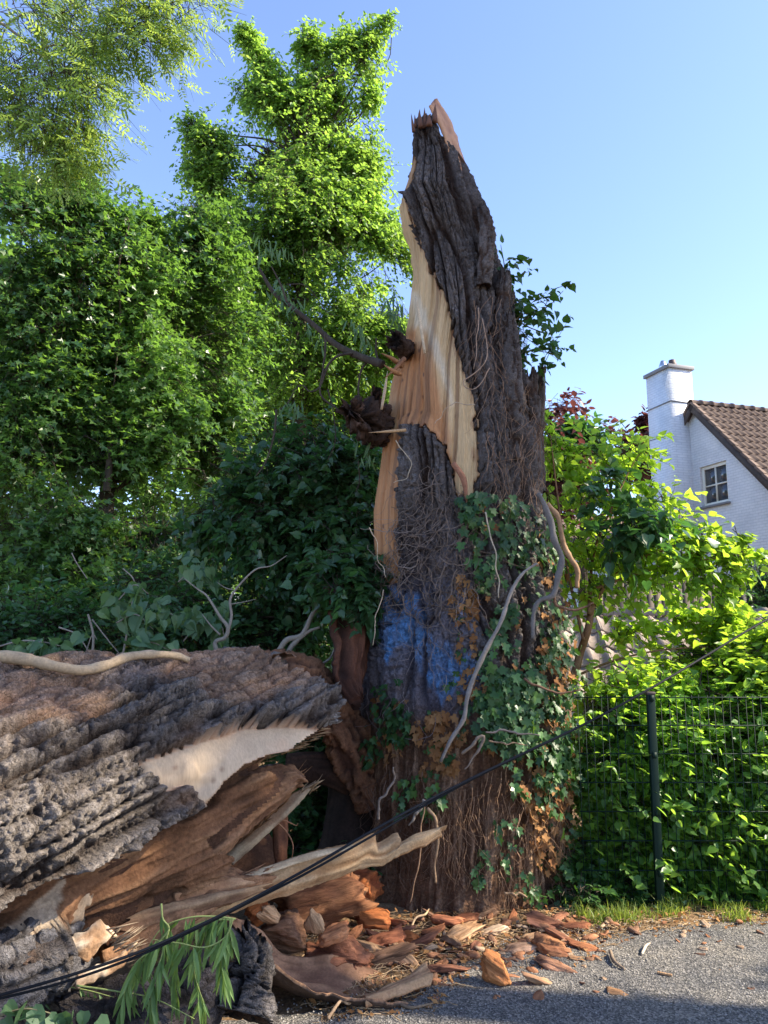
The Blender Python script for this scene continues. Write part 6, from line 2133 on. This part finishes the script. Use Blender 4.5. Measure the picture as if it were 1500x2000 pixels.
def build_debris():
    PB = lambda l, Y: [P(a, b, Y[k] if isinstance(Y, (list, tuple)) else Y) for k, (a, b) in enumerate(l)]
    # pale splinter plank with notched teeth
    ua = [(200, 1835), (300, 1790), (380, 1750), (500, 1702), (600, 1668), (690, 1648), (733, 1628), (737, 1646), (776, 1626), (780, 1646), (820, 1626), (868, 1614)]
    lb = [(200, 1880), (300, 1850), (400, 1800), (470, 1778), (560, 1748), (620, 1728), (680, 1705), (720, 1694), (752, 1688), (790, 1665), (830, 1650), (862, 1630)]
    YY = [3.5, 3.6, 3.7, 3.85, 3.95, 4.02, 4.07, 4.08, 4.12, 4.13, 4.18, 4.25]
    o = sheet('splinter_plank', PB(ua, YY), PB(lb, [y - .05 for y in YY]), .035, M['fibre'], None, 240, 26, .035, ((.56, .37, .20), (.40, .23, .11)), .010, (1.5, 40), 201, jag=.02)
    tag(o, 'long pale splinter with notched tip propped up from the fallen trunk towards the standing one', 'wood splinter')
    o = sheet('shaving', PB([(250, 1818), (380, 1748), (500, 1700), (600, 1666), (690, 1648)], [3.53, 3.66, 3.8, 3.9, 3.98]), PB([(250, 1832), (380, 1765), (500, 1716), (600, 1681), (690, 1656)], [3.52, 3.64, 3.78, 3.88, 3.96]), .008, M['fibre'], o, 120, 8, .005, ((.66, .52, .34), (.5, .36, .22)), .005, (2, 60), 202)
    # big curved slab of bark lying inner side up
    o = sheet('bark_slab', PB([(440, 1788), (500, 1812), (545, 1862), (600, 1872), (650, 1866), (720, 1890), (768, 1912), (800, 1932)], [3.75, 3.8, 3.85, 3.9, 3.92, 3.95, 3.9, 3.85]),
              PB([(446, 1796), (480, 1830), (520, 1868), (560, 1902), (610, 1935), (680, 1950), (740, 1956), (792, 1958)], [3.7, 3.6, 3.55, 3.55, 3.55, 3.55, 3.55, 3.6]), .03, M['fibre'], None, 160, 44, -.055,
              ((.36, .205, .12), (.20, .105, .065)), .008, (2.0, 24), 203, back=(.10, .07, .055), jag=.02)
    tag(o, 'big curved slab of bark lying hollow side up, smooth brown inside', 'bark slab')
    o = sheet('bark_strip', PB([(700, 1948), (750, 1930), (800, 1905), (835, 1878)], [3.6, 3.65, 3.75, 3.85]), PB([(720, 1962), (765, 1950), (805, 1935), (842, 1925)], [3.56, 3.6, 3.65, 3.72]), .02, M['fibre'], None, 60, 20, .02,
              ((.46, .28, .15), (.32, .17, .09)), .008, (3, 30), 204, jag=.02)
    tag(o, 'tan bark plate curling up at the right end of the big curved slab', 'bark piece')
    # blocks
    red = ((.52, .175, .055), (.27, .075, .03))
    org = ((.50, .225, .10), (.24, .10, .05))
    tan = ((.50, .31, .17), (.28, .15, .08))
    brn = ((.30, .16, .09), (.16, .08, .05))
    B = chunk
    B('wood_block', 'largest orange block of crumbling rotten wood, beneath the long splinter', 'wood block', 622, 1808, (.50, .34, .30), (8, -10, 14), org, 301, lift=.42)
    B('wood_block', 'dark red upright block of rotten wood between the orange block and the standing trunk', 'wood block', 712, 1772, (.20, .18, .24), (6, 10, -12), red, 302)
    B('wood_block', 'red split block with a stepped top in front of the dark red block', 'wood block', 728, 1815, (.20, .12, .10), (4, 6, 8), red, 303)
    B('wood_block', 'small crumbly orange lump under the splinter, left of the largest block', 'wood block', 503, 1800, (.13, .06, .06), (10, -25, 30), red, 304, loc=P(503, 1783, 3.9), rough=.16)
    B('wood_block', 'pale cut-looking square lump beside the small crumbly orange one', 'wood block', 525, 1800, (.10, .035, .07), (0, 30, 35), tan, 305, loc=P(528, 1786, 3.88))
    B('wood_block', 'pale yellow squared piece leaning on the largest orange block', 'wood block', 612, 1835, (.12, .035, .08), (0, 60, -8), tan, 306, loc=P(612, 1808, 3.9))
    B('wood_block', 'salmon coloured rounded lump in front of the largest orange block', 'wood block', 655, 1850, (.17, .08, .05), (20, -12, 25), ((.50, .22, .10), (.30, .11, .05)), 307, loc=P(655, 1826, 3.9))
    B('wood_block', 'flat dark red piece behind the brown bark curl', 'wood block', 750, 1850, (.22, .12, .07), (12, -8, 6), ((.38, .14, .07), (.2, .07, .04)), 308)
    B('wood_block', 'small brick-red piece right of the flat dark red one', 'wood block', 800, 1838, (.13, .09, .05), (0, -6, -14), red, 309)
    B('wood_block', 'brown rotten mass filling the gap under the largest orange block', 'wood block', 560, 1830, (.26, .22, .16), (0, 0, 4), brn, 310, loc=P(560, 1815, 4.0))
    B('wood_block', 'crumbling red-brown heap of rot behind the curved slab', 'wood block', 660, 1870, (.34, .20, .12), (0, 4, -4), ((.36, .15, .08), (.18, .07, .04)), 311, rough=.12, loc=P(660, 1862, 4.0))
    B('bark_piece', 'curved brown bark strip lying between the curved slab and the red pieces', 'bark piece', 745, 1885, (.34, .08, .06), (0, -10, 14), ((.27, .15, .09), (.12, .07, .045)), 312)
    B('wood_slab', 'bright split tan slab at the foot of the standing trunk', 'wood slab', 905, 1832, (.26, .13, .05), (8, -14, 28), ((.74, .50, .30), (.48, .27, .14)), 313, rough=.09)
    B('wood_slab', 'pale splayed slab just right of the bright split one', 'wood slab', 965, 1825, (.22, .09, .035), (0, -10, 20), ((.62, .46, .32), (.38, .25, .16)), 314)
    B('wood_slab', 'long red slab leaning at the right foot of the standing trunk', 'wood slab', 1072, 1812, (.30, .13, .05), (10, 14, -14), ((.44, .20, .12), (.24, .10, .06)), 315)
    B('wood_slab', 'tan flat slab lying on the grit in front of the long red slab', 'wood slab', 1015, 1862, (.20, .08, .04), (0, -3, 6), ((.50, .31, .20), (.3, .17, .1)), 316)
    B('wood_block', 'rough red-orange chunk on the path edge', 'wood block', 1078, 1866, (.19, .13, .08), (4, 8, -8), org, 317)
    B('wood_slab', 'long brown slab pointing at the camera below the rough chunk', 'wood slab', 1075, 1895, (.26, .08, .045), (0, 10, -24), ((.42, .22, .13), (.22, .11, .07)), 318)
    B('wood_block', 'bright orange wedge standing alone on the path', 'wood block', 968, 1925, (.17, .11, .13), (14, 24, -28), ((.62, .27, .10), (.42, .16, .06)), 319, facets=12, rough=.03)
    B('wood_slab', 'thin reddish slab leaning behind the orange wedge', 'wood slab', 998, 1912, (.10, .05, .02), (0, 5, -10), ((.45, .22, .12), (.26, .12, .07)), 320)
    B('wood_slab', 'stack of thin red strips against the trunk foot', 'wood slab', 870, 1808, (.22, .08, .05), (0, 6, -8), ((.46, .18, .09), (.24, .09, .05)), 321)
    B('wood_chip', 'brown chip lying in the tree shade on the path', 'wood chip', 1208, 1945, (.09, .05, .025), (0, 6, -12), ((.36, .2, .1), (.2, .1, .06)), 322)
    B('wood_chip', 'small oval orange chip on the litter in front of the trunk', 'wood chip', 868, 1856, (.10, .05, .025), (0, 0, 4), org, 323)
    B('wood_chip', 'ragged brown crumb cluster on the sunlit path at the right', 'wood chip', 1436, 1893, (.07, .04, .03), (0, 0, 10), brn, 324, rough=.15)
    B('wood_chip', 'pale tan chip left of the crumb cluster', 'wood chip', 1404, 1898, (.04, .03, .02), (0, 0, 30), tan, 325)
    B('wood_chip', 'dull brown chip near the right edge of the path', 'wood chip', 1470, 1937, (.05, .03, .018), (0, 0, -20), brn, 326)
    B('wood_chip', 'curled tan flake right of the rough red-orange chunk', 'wood chip', 1132, 1878, (.11, .05, .02), (0, 8, 8), tan, 327)
    rp = [((.44, .18, .08), (.22, .08, .04)), ((.46, .29, .17), (.24, .13, .08)), ((.30, .13, .075), (.16, .07, .045))]
    SHARDS = ['orange-red shard at the left end of the heap, just above the curved slab', "tan-brown shard on the curved slab's upper rim", 'dark red shard beside the stepped red block', 'orange-red shard between the bark curl and the tan curled plate', 'tan-brown shard directly above the tan curled plate', 'dark red shard on the straw left of the oval chip', 'orange-red shard at the foot of the dark red upright block', 'tan-brown shard tucked under the dark red upright block', 'dark red shard behind the brick-red piece', 'orange-red shard below the strips at the trunk foot', 'tan-brown shard next to the oval chip on the litter', 'dark red shard below the bright split tan slab', 'orange-red shard against the trunk between the splayed slab and the long red slab', 'tan-brown shard left of the rough red-orange chunk', 'dark red shard right of the long red slab', 'orange-red shard at the edge of the grass', 'tan-brown shard lying alone on the path, nearest the bottom edge', 'dark red shard on the path left of the orange wedge', 'orange-red shard behind the bright split tan slab', 'tan-brown shard touching the trunk foot above the splayed slab', 'dark red shard leaning behind the long red slab', 'orange-red shard on the path right of the curled tan flake', 'tan-brown shard at the left end of the red strips']
    for k, (px, py) in enumerate([(690, 1838), (715, 1855), (745, 1835), (770, 1862), (790, 1880), (820, 1850), (765, 1812), (700, 1800), (780, 1830),
                                  (845, 1828), (880, 1850), (930, 1858), (1000, 1800), (1040, 1838), (1100, 1840), (1120, 1815), (1060, 1925), (870, 1905), (905, 1800), (950, 1795), (1090, 1800), (1150, 1860), (850, 1800)]):
        B('wood_piece', SHARDS[k], 'wood piece', px, py, (RNG.uniform(.12, .26), RNG.uniform(.04, .08), RNG.uniform(.018, .04)), (RNG.uniform(-18, 18), RNG.uniform(-22, 22), RNG.uniform(-70, 70)),
          rp[k % 3], 500 + k, 'medium pieces of rotten wood heaped round the trunk foot', lift=.7, rough=.05)
    # sticks
    stick('forked_twig', 'grey forked twig lying on the path right of the flake', 'twig', [G(1192, 1870) + Vector((0, 0, .03)), G(1200, 1890) + Vector((0, 0, .03)), G(1220, 1902) + Vector((0, 0, .02))], [.008, .010, .006], (.24, .18, .13))
    stick('pale_twig', 'short pale twig on the sunlit middle of the path', 'twig', [G(1254, 1872) + Vector((0, 0, .02)), G(1262, 1860) + Vector((0, 0, .03)), G(1270, 1850) + Vector((0, 0, .02))], [.006, .007, .003], (.6, .5, .38))
    stick('short_stick', 'short straight brown stick lying across the path', 'stick', [G(1284, 1908) + Vector((0, 0, .02)), G(1298, 1911) + Vector((0, 0, .02)), G(1313, 1914) + Vector((0, 0, .02))], [.006, .006, .005], (.42, .25, .13))
    stick('bent_root', 'thin bent pale root at the bottom edge beside the curved slab', 'root', [G(640, 2000) + Vector((0, 0, .02)), G(665, 1985) + Vector((0, 0, .06)), G(680, 1980) + Vector((0, 0, .04)), G(700, 1965) + Vector((0, 0, .03))], [.007, .006, .003], (.45, .30, .18))
    stick('thin_root', 'long thin brown root trailing from under the curved slab onto the path', 'root', [G(770, 1965) + Vector((0, 0, .02)), G(800, 1978) + Vector((0, 0, .02)), G(835, 1972) + Vector((0, 0, .02)), G(860, 1962) + Vector((0, 0, .015))], [.008, .006, .003], (.20, .14, .09))
    stick('looped_root', 'pale curling root on the litter in front of the standing trunk', 'root', [G(800, 1830) + Vector((0, 0, .02)), G(812, 1812) + Vector((0, 0, .05)), G(830, 1805) + Vector((0, 0, .05)), G(838, 1790) + Vector((0, 0, .04))], [.006, .006, .004], (.55, .38, .22))
    # pale barkless branch lying along the top of the log
    stick('bare_branch', 'smooth pale branch lying along the top of the fallen trunk', 'branch', PB([(-60, 1282), (10, 1283), (60, 1290), (110, 1302), (158, 1309), (205, 1300), (250, 1283), (300, 1278), (345, 1281), (368, 1289)], [3.2, 3.25, 3.26, 3.26, 3.30, 3.38, 3.5, 3.6, 3.68, 3.72]),
          [.027, .027, .025, .023, .021, .021, .021, .020, .018, .016], (.46, .34, .21), n=90, ns=14)
    # many small chips sharing a few shapes
    base_meshes = []
    for k in range(7):
        c = [((.48, .23, .12), (.27, .12, .06)), ((.55, .40, .27), (.34, .22, .14)), ((.30, .17, .1), (.17, .09, .06))][k % 3]
        o = chunk('small_chip', None, None, 900, 1850, (RNG.uniform(.035, .07), RNG.uniform(.02, .035), RNG.uniform(.008, .018)), (0, 0, 0), c, 400 + k, sub=2, rough=.05)
        base_meshes.append(o.data)
        bpy.data.objects.remove(o)
    area = [(560, 1800), (700, 1800), (1110, 1790), (1200, 1800), (1230, 1850), (1150, 1900), (960, 1910), (850, 1960), (800, 1900), (600, 1840)]
    area2 = [(1100, 1800), (1500, 1790), (1500, 1850), (1250, 1900), (1150, 1960), (900, 1990), (850, 1930)]
    for k, (px, py) in enumerate(in_poly(area, 225) + in_poly(area2, 34)):
        o = bpy.data.objects.new('small_chip', base_meshes[k % 7])
        COL.objects.link(o)
        o.location = G(px, py) + Vector((0, 0, .016))
        o.rotation_euler = (RNG.uniform(-.4, .4), RNG.uniform(-.4, .4), RNG.uniform(0, 6.28))
        s = RNG.uniform(.5, 1.7)
        o.scale = (s, s, s)
        tag(o, 'small loose chip of broken wood among the others scattered round the trunk foot', 'wood chip', 'small wood chips scattered on the ground')
    # straw-like rootlets and shreds
    n = 1900
    pts = np.array([tuple(G(a, b)) for a, b in in_poly([(560, 1790), (1110, 1778), (1500, 1775), (1500, 1800), (1230, 1830), (1130, 1900), (930, 1905), (840, 1990), (620, 2000), (600, 1900)], n)])
    ang = RNG.uniform(0, 2 * pi, n)
    L = RNG.uniform(.02, .13, n)
    P0, P1 = [], []
    prev = pts + np.array([0, 0, .012])
    for k in range(4):
        nx = prev + np.stack([np.cos(ang), np.sin(ang), RNG.normal(0, .12, n)], -1) * (L / 4)[:, None]
        nx[:, 2] = np.clip(nx[:, 2], .004, .06)
        P0.append(prev)
        P1.append(nx)
        prev = nx
        ang = ang + RNG.normal(0, .45, n)
    rr = RNG.uniform(.0009, .0028, n)
    V, Fc = segs(np.vstack(P0), np.vstack(P1), np.tile(rr, 4), np.tile(rr * .9, 4))
    c = np.array([.46, .32, .18]) * RNG.uniform(.45, 1.5, (n, 1))
    o = mesh_np('litter', V, Fc, M['twig'], None, col=np.repeat(np.tile(c, (4, 1)), 6, 0))
    tag(o, 'dry straw-coloured rootlets and shreds strewn over the ground', 'litter', kind='stuff')
    # fallen leaves
    n = 1100
    pts = np.array([tuple(G(a, b) + Vector((0, 0, .016))) for a, b in in_poly([(560, 1780), (1130, 1772), (1560, 1770), (1560, 1806), (1230, 1840), (1130, 1900), (930, 1905), (840, 1990), (620, 2000), (600, 1900)], n)])
    V, Fc = leaf_arrays(DIAM, pts, np.column_stack([RNG.normal(size=(n, 2)), RNG.normal(0, .2, n)]), np.column_stack([RNG.normal(0, .35, (n, 2)), np.ones(n)]), RNG.uniform(.012, .04, n), .6)
    o = mesh_np('fallen_leaves', V, Fc, M['dry_s'], None, tint=np.repeat(RNG.uniform(0, 1, n), 4))
    tag(o, 'dry brown leaves lying along the verge and the trunk foot', 'fallen leaves', kind='stuff')
    # grass along the fence
    n = 1700
    cx = np.array(in_poly([(1120, 1790), (1180, 1774), (1560, 1768), (1560, 1784), (1420, 1800), (1330, 1792), (1240, 1806), (1150, 1812)], 34))
    ci = RNG.integers(0, len(cx), n)
    gp = np.array([tuple(G(a, b)) for a, b in cx])[ci] + np.column_stack([RNG.normal(0, .035, (n, 2)), np.zeros(n)])
    hh = RNG.uniform(.02, .085, n) * (0.5 + .8 * RNG.random(len(cx))[ci])
    lean = RNG.normal(0, .45, (n, 2))
    w = .0022
    side = unit(np.column_stack([RNG.normal(size=(n, 2)), np.zeros(n)]))
    m1 = gp + np.column_stack([lean * hh[:, None] * .35, hh * .6])
    tpv = gp + np.column_stack([lean * hh[:, None] * 1.0, hh])
    V = np.stack([gp - side * w, gp + side * w, m1 + side * w * .8, m1 - side * w * .8, tpv], 1).reshape(-1, 3)
    b = (np.arange(n) * 5)[:, None]
    o = mesh_np('grass', V, [b + np.array([[0, 1, 2, 3]]), b + np.array([[3, 2, 4]])], M['grass'], None, tint=np.repeat(RNG.uniform(0, 1, n), 5))
    tag(o, 'thin tufts of grass along the foot of the fence', 'grass', kind='stuff')
    n = 260
    gp = np.array([tuple(G(*v)) for v in [(1040, 1830), (985, 1850), (1128, 1800), (1320, 1800), (1400, 1795)]])[RNG.integers(0, 5, n)] + np.column_stack([RNG.normal(0, .03, (n, 2)), np.zeros(n)])

    # black cable pair sagging across in front of everything
    base = P(1500, 1208, 3.3)
    root = empty('cable', 'black twin cable slanting down from the right edge in front of trunk and fallen log', 'cable', loc=base)
    cp = [(1640, 1140, 3.45), (1500, 1209, 3.3), (1380, 1280, 3.2), (1268, 1346, 3.1), (1150, 1410, 3.05), (1040, 1463, 3.0), (930, 1516, 2.95), (820, 1572, 2.9), (720, 1627, 2.85), (600, 1697, 2.8), (480, 1762, 2.75), (380, 1812, 2.7), (270, 1860, 2.65),
          (120, 1910, 2.6), (-60, 1960, 2.6)]
    for k, dy in enumerate((0, 6.5)):
        pts = [P(a, b + dy * sst(1200, 700, a) * (1 + .5 * sin(a / 90)), y + .01 * k) for a, b, y in cp]
        b = Bag()
        b.tube(pts,   .0050 if k == 0 else .0044, 8, (.012, .013, .02), 120)
        o = b.build('strand', M['cable'], root)
        o.location = -base


M['cable'] = flat_mat('cable_black', (.006, .007, .010), .6, 0, .25)
build_debris()


# ------------------------------------------------------------------ twigs, broken branches and fresh sprigs on the left
def build_left_details():
    def branch(root, base, pts, Y, r, mat='limb', ns=7, n=36, name='branch', col=(.2, .2, .2)):
        b = Bag()
        q = [P(a, c, (Y[k] if isinstance(Y, (list, tuple)) else Y)) for k, (a, c) in enumerate(pts)]
        b.tube(q, r, ns, col, n)
        o = b.build(name, M[mat], root, usecol=(mat == 'twig'))
        o.location = -base
        return o
    # broken crooked branch with hanging curly twigs, left of the bare wood
    base = P(745, 712, 5.4)
    r = empty('broken_branch', 'crooked broken branch sticking out left of the bare wood, with curly hanging twigs', 'branch', loc=base)
    Y = [5.9, 5.85, 5.8, 5.7, 5.6, 5.5, 5.4]
    branch(r, base, [(505, 522), (535, 572), (570, 600), (610, 632), (655, 672), (700, 695), (748, 712)], Y, [.010, .016, .018, .020, .023, .026, .032], 'limb', 10, 60)
    C = (.10, .075, .06)
    for pts, rr in (([(530, 520), (550, 560), (560, 590)], [.004, .008, .010]), ([(635, 655), (635, 690), (630, 720)], [.010, .009, .007]), ([(690, 690), (660, 695), (640, 715), (625, 755), (605, 765), (590, 752), (570, 765)], [.012, .010, .008, .007, .006, .004]),
                    ([(718, 705), (705, 725), (700, 760), (705, 795)], [.010, .009, .007]), ([(632, 720), (626, 770), (660, 800), (690, 830), (700, 845)], [.008, .008, .007, .005]),
                    ([(540, 800), (535, 850), (520, 900), (500, 930)], [.009, .008, .006, .004]), ([(640, 760), (650, 800), (655, 860), (640, 900)], [.005, .005, .003]), ([(560, 555), (600, 560), (640, 610), (670, 618)], [.004, .004, .003, .002]),
                    ([(735, 660), (735, 690), (745, 720)], [.008, .010, .012]), ([(700, 900), (702, 940), (695, 960)], [.006, .005, .003]), ([(575, 765), (560, 790), (545, 800)], [.005, .006, .006])):
        branch(r, base, pts, 5.5, rr, 'limb', 6, 30, 'twig')
    ms = leaf_meshes(WILL, M['poplar'], 4)
    bl = px_blobs([(500, 470, 560, 490, 5.8, 18, 1), (540, 550, 580, 600, 5.8, 18, 1), (600, 640, 640, 660, 5.7, 14, .8), (750, 580, 780, 640, 5.3, 14, 1.1), (690, 620, 720, 680, 5.5, 16, .8), (560, 780, 590, 800, 5.5, 14, .8), (700, 850, 720, 900, 5.3, 14, .8), (770, 570, 782, 600, 5.3, 8, .8)])
    pts, out = blob_points(bl, 190)
    for p, o in zip(pts, out):
        leaf_obj(ms[RNG.integers(4)], p, Vector((0, 0, -1)) + rv(.35), Vector((0, -1, .3)) + rv(.5), .11 * RNG.uniform(.6, 1.3), r, base)
    # dead grey twigs standing up behind the log
    for k, (label, grp) in enumerate([('pale dead branching twig rising behind the middle of the fallen trunk',
                                       [([(428, 1282), (420, 1255), (440, 1245), (445, 1225), (430, 1205), (405, 1165), (385, 1150), (360, 1130)], [.016, .014, .014, .010, .008, .005, .003]),
                                        ([(442, 1245), (452, 1205), (450, 1170), (470, 1140), (500, 1112), (530, 1105), (560, 1085)], [.012, .010, .009, .007, .006, .004, .002]),
                                        ([(430, 1240), (412, 1222), (395, 1200)], [.007, .005, .003]), ([(452, 1180), (480, 1175), (500, 1170)], [.004, .003, .002]), ([(455, 1152), (440, 1148), (425, 1138)], [.004, .003, .002])]),
                                      ('two greenish crooked stems leaning between the fallen trunk and the shrub',
                                       [([(505, 1292), (540, 1275), (560, 1250), (590, 1240), (610, 1200), (625, 1180)], [.014, .018, .020, .018, .016, .012]),
                                        ([(560, 1285), (570, 1262), (600, 1235), (625, 1225)], [.018, .018, .014, .008]), ([(590, 1310), (640, 1290), (655, 1262)], [.010, .009, .005])]),
                                      ('thin bare twigs arching over the far side of the fallen trunk near the left edge',
                                       [([(0, 1262), (40, 1252), (80, 1256), (115, 1290)], [.006, .006, .005, .003]), ([(115, 1225), (150, 1240), (175, 1275)], [.006, .005, .003]), ([(240, 1110), (262, 1135), (258, 1180), (238, 1290)], [.004, .005, .006, .008]),
                                        ([(172, 1200), (182, 1240), (180, 1285)], [.007, .008, .009]), ([(180, 1210), (215, 1255), (240, 1285)], [.005, .004, .003]), ([(140, 1080), (150, 1100), (170, 1130)], [.004, .004, .003])])]):
        b0 = P(grp[0][0][0][0], grp[0][0][0][1], 5.3)
        rr = empty('dead_branch', label, 'dead branch', loc=b0)
        for pts, rad in grp:
            branch(rr, b0, pts, 5.3 if k else 5.2, rad, 'dead_twig', 7, 40, 'twig')
    # poplar sprigs with large pale leaves behind the log
    for label, bl, n, sz in (('fresh sprig of large pale leaves standing behind the fallen trunk', [(235, 1125, 290, 1160, 4.9, 18, 1), (230, 1170, 300, 1230, 4.9, 30, 1), (250, 1240, 330, 1270, 4.8, 18, 1), (170, 1230, 190, 1250, 4.9, 10, .5)], 64, .105),
                             ('broad pale leaves on the fallen trunk\'s far side at the left edge', [(20, 1250, 120, 1262, 4.4, 12, 1)], 26, .085),
                             ('leafy sprig with long drooping leaves left of the shrub', [(350, 1095, 420, 1120, 5.4, 22, 1), (360, 1210, 420, 1220, 5.4, 24, 1), (430, 1180, 440, 1280, 5.4, 26, .7), (290, 1180, 350, 1210, 5.2, 22, .8)], 110, .085)):
        q = px_blobs(bl)
        b0 = Vector(q[0][0])
        rr = empty('leaf_sprig', label, 'sprig', loc=b0)
        ms2 = leaf_meshes(HEART, M['poplar'], 4)
        pts, out = blob_points(q, n)
        for p, o in zip(pts, out):
            leaf_obj(ms2[RNG.integers(4)], p, Vector((0, 0, -.8)) + rv(.5), Vector((0, -1, .5)) + rv(.45), sz * RNG.uniform(.6, 1.25), rr, b0)
        bb = Bag()
        for p, s, rw, w in q:
            e1, e2 = Vector(p), Vector(s)
            bb.tube([e1 - Vector((0, 0, .15)), (e1 + e2) / 2, e2], [.005, .004, .002], 5, n=14)
        o = bb.build('stem', M['dead_twig'], rr, usecol=False)
        o.location = -b0
        o['kind'] = 'stuff'
    # willow sprig hanging in the lower left
    base = P(440, 1800, 2.95)
    r = empty('willow_sprig', 'fresh green willow sprig hanging over the cable at the bottom left', 'sprig', loc=base)
    msw = leaf_meshes(WILL, M['willow'], 6)
    stems = [[(315, 1765), (318, 1795), (330, 1815), (300, 1850), (262, 1885), (245, 1930), (235, 1990)], [(460, 1795), (420, 1790), (370, 1792), (320, 1810), (290, 1850), (270, 1900)], [(455, 1796), (400, 1800), (350, 1830), (340, 1880), (345, 1960)],
             [(455, 1796), (440, 1830), (400, 1850), (350, 1842), (300, 1835)], [(450, 1795), (446, 1830), (432, 1870), (436, 1910)], [(455, 1796), (410, 1800), (385, 1840), (380, 1900), (400, 1965)], [(330, 1815), (318, 1860), (300, 1920), (290, 1980)],
             [(150, 1925), (220, 1935), (300, 1950), (380, 1990)], [(20, 1955), (90, 1925), (160, 1932), (230, 1950)]]
    for k, st in enumerate(stems):
        Yk = 2.85 + .05 * (k % 3)
        q = spline([tuple(P(a, b, Yk)) for a, b in st], 40)
        b = Bag()
        b.add(*tube_arrays(q, np.linspace(.0035, .0012, 40), 6), (.30, .36, .12))
        o = b.build('stem', M['twig'], r)
        o.location = -base
        nl = 30 if k < 7 else 12
        for j in range(nl):
            i = int(RNG.uniform(3, 39))
            t = q[i] - q[i - 2]
            s = .085 * RNG.uniform(.6, 1.35)
            if k >= 7:
                s *= .75
            leaf_obj(msw[RNG.integers(6)], Vector(q[i]), Vector(unit(t)) * .35 + Vector((RNG.normal() * .35, RNG.normal() * .25, -1)), Vector((RNG.normal() * .8, -1, .3)), s * 1.25, r, base)
    b0 = P(40, 1975, 2.7)
    r = empty('ground_sprig', 'few broad green leaves in the very bottom left corner', 'sprig', loc=b0)
    msb = leaf_meshes(HEART, M['poplar'], 3)
    for (px, py) in [(22, 1975), (42, 1985), (62, 1972), (78, 1992), (8, 1990), (95, 1985), (120, 1978), (52, 1960), (110, 1996), (140, 1990), (30, 1998), (165, 1975), (190, 1992), (70, 1985), (12, 1962)]:
        leaf_obj(msb[RNG.integers(3)], P(px, py, 2.7), Vector((.3, 0, -.6)) + rv(.5), Vector((0, -.6, .8)) + rv(.3), .07 * RNG.uniform(.7, 1.2), r, b0)
    bb = Bag()
    bb.tube([P(-20, 1990, 2.7), P(50, 1970, 2.7), P(120, 1985, 2.72)], [.004, .003, .002], 5, (.25, .22, .12), 16)
    o = bb.build('stem', M['twig'], r)
    o.location = -b0


build_left_details()

for _o in COL.objects:
    if _o.parent is None and _o.get('category') and not _o.get('kind'):
        _o['kind'] = 'thing'
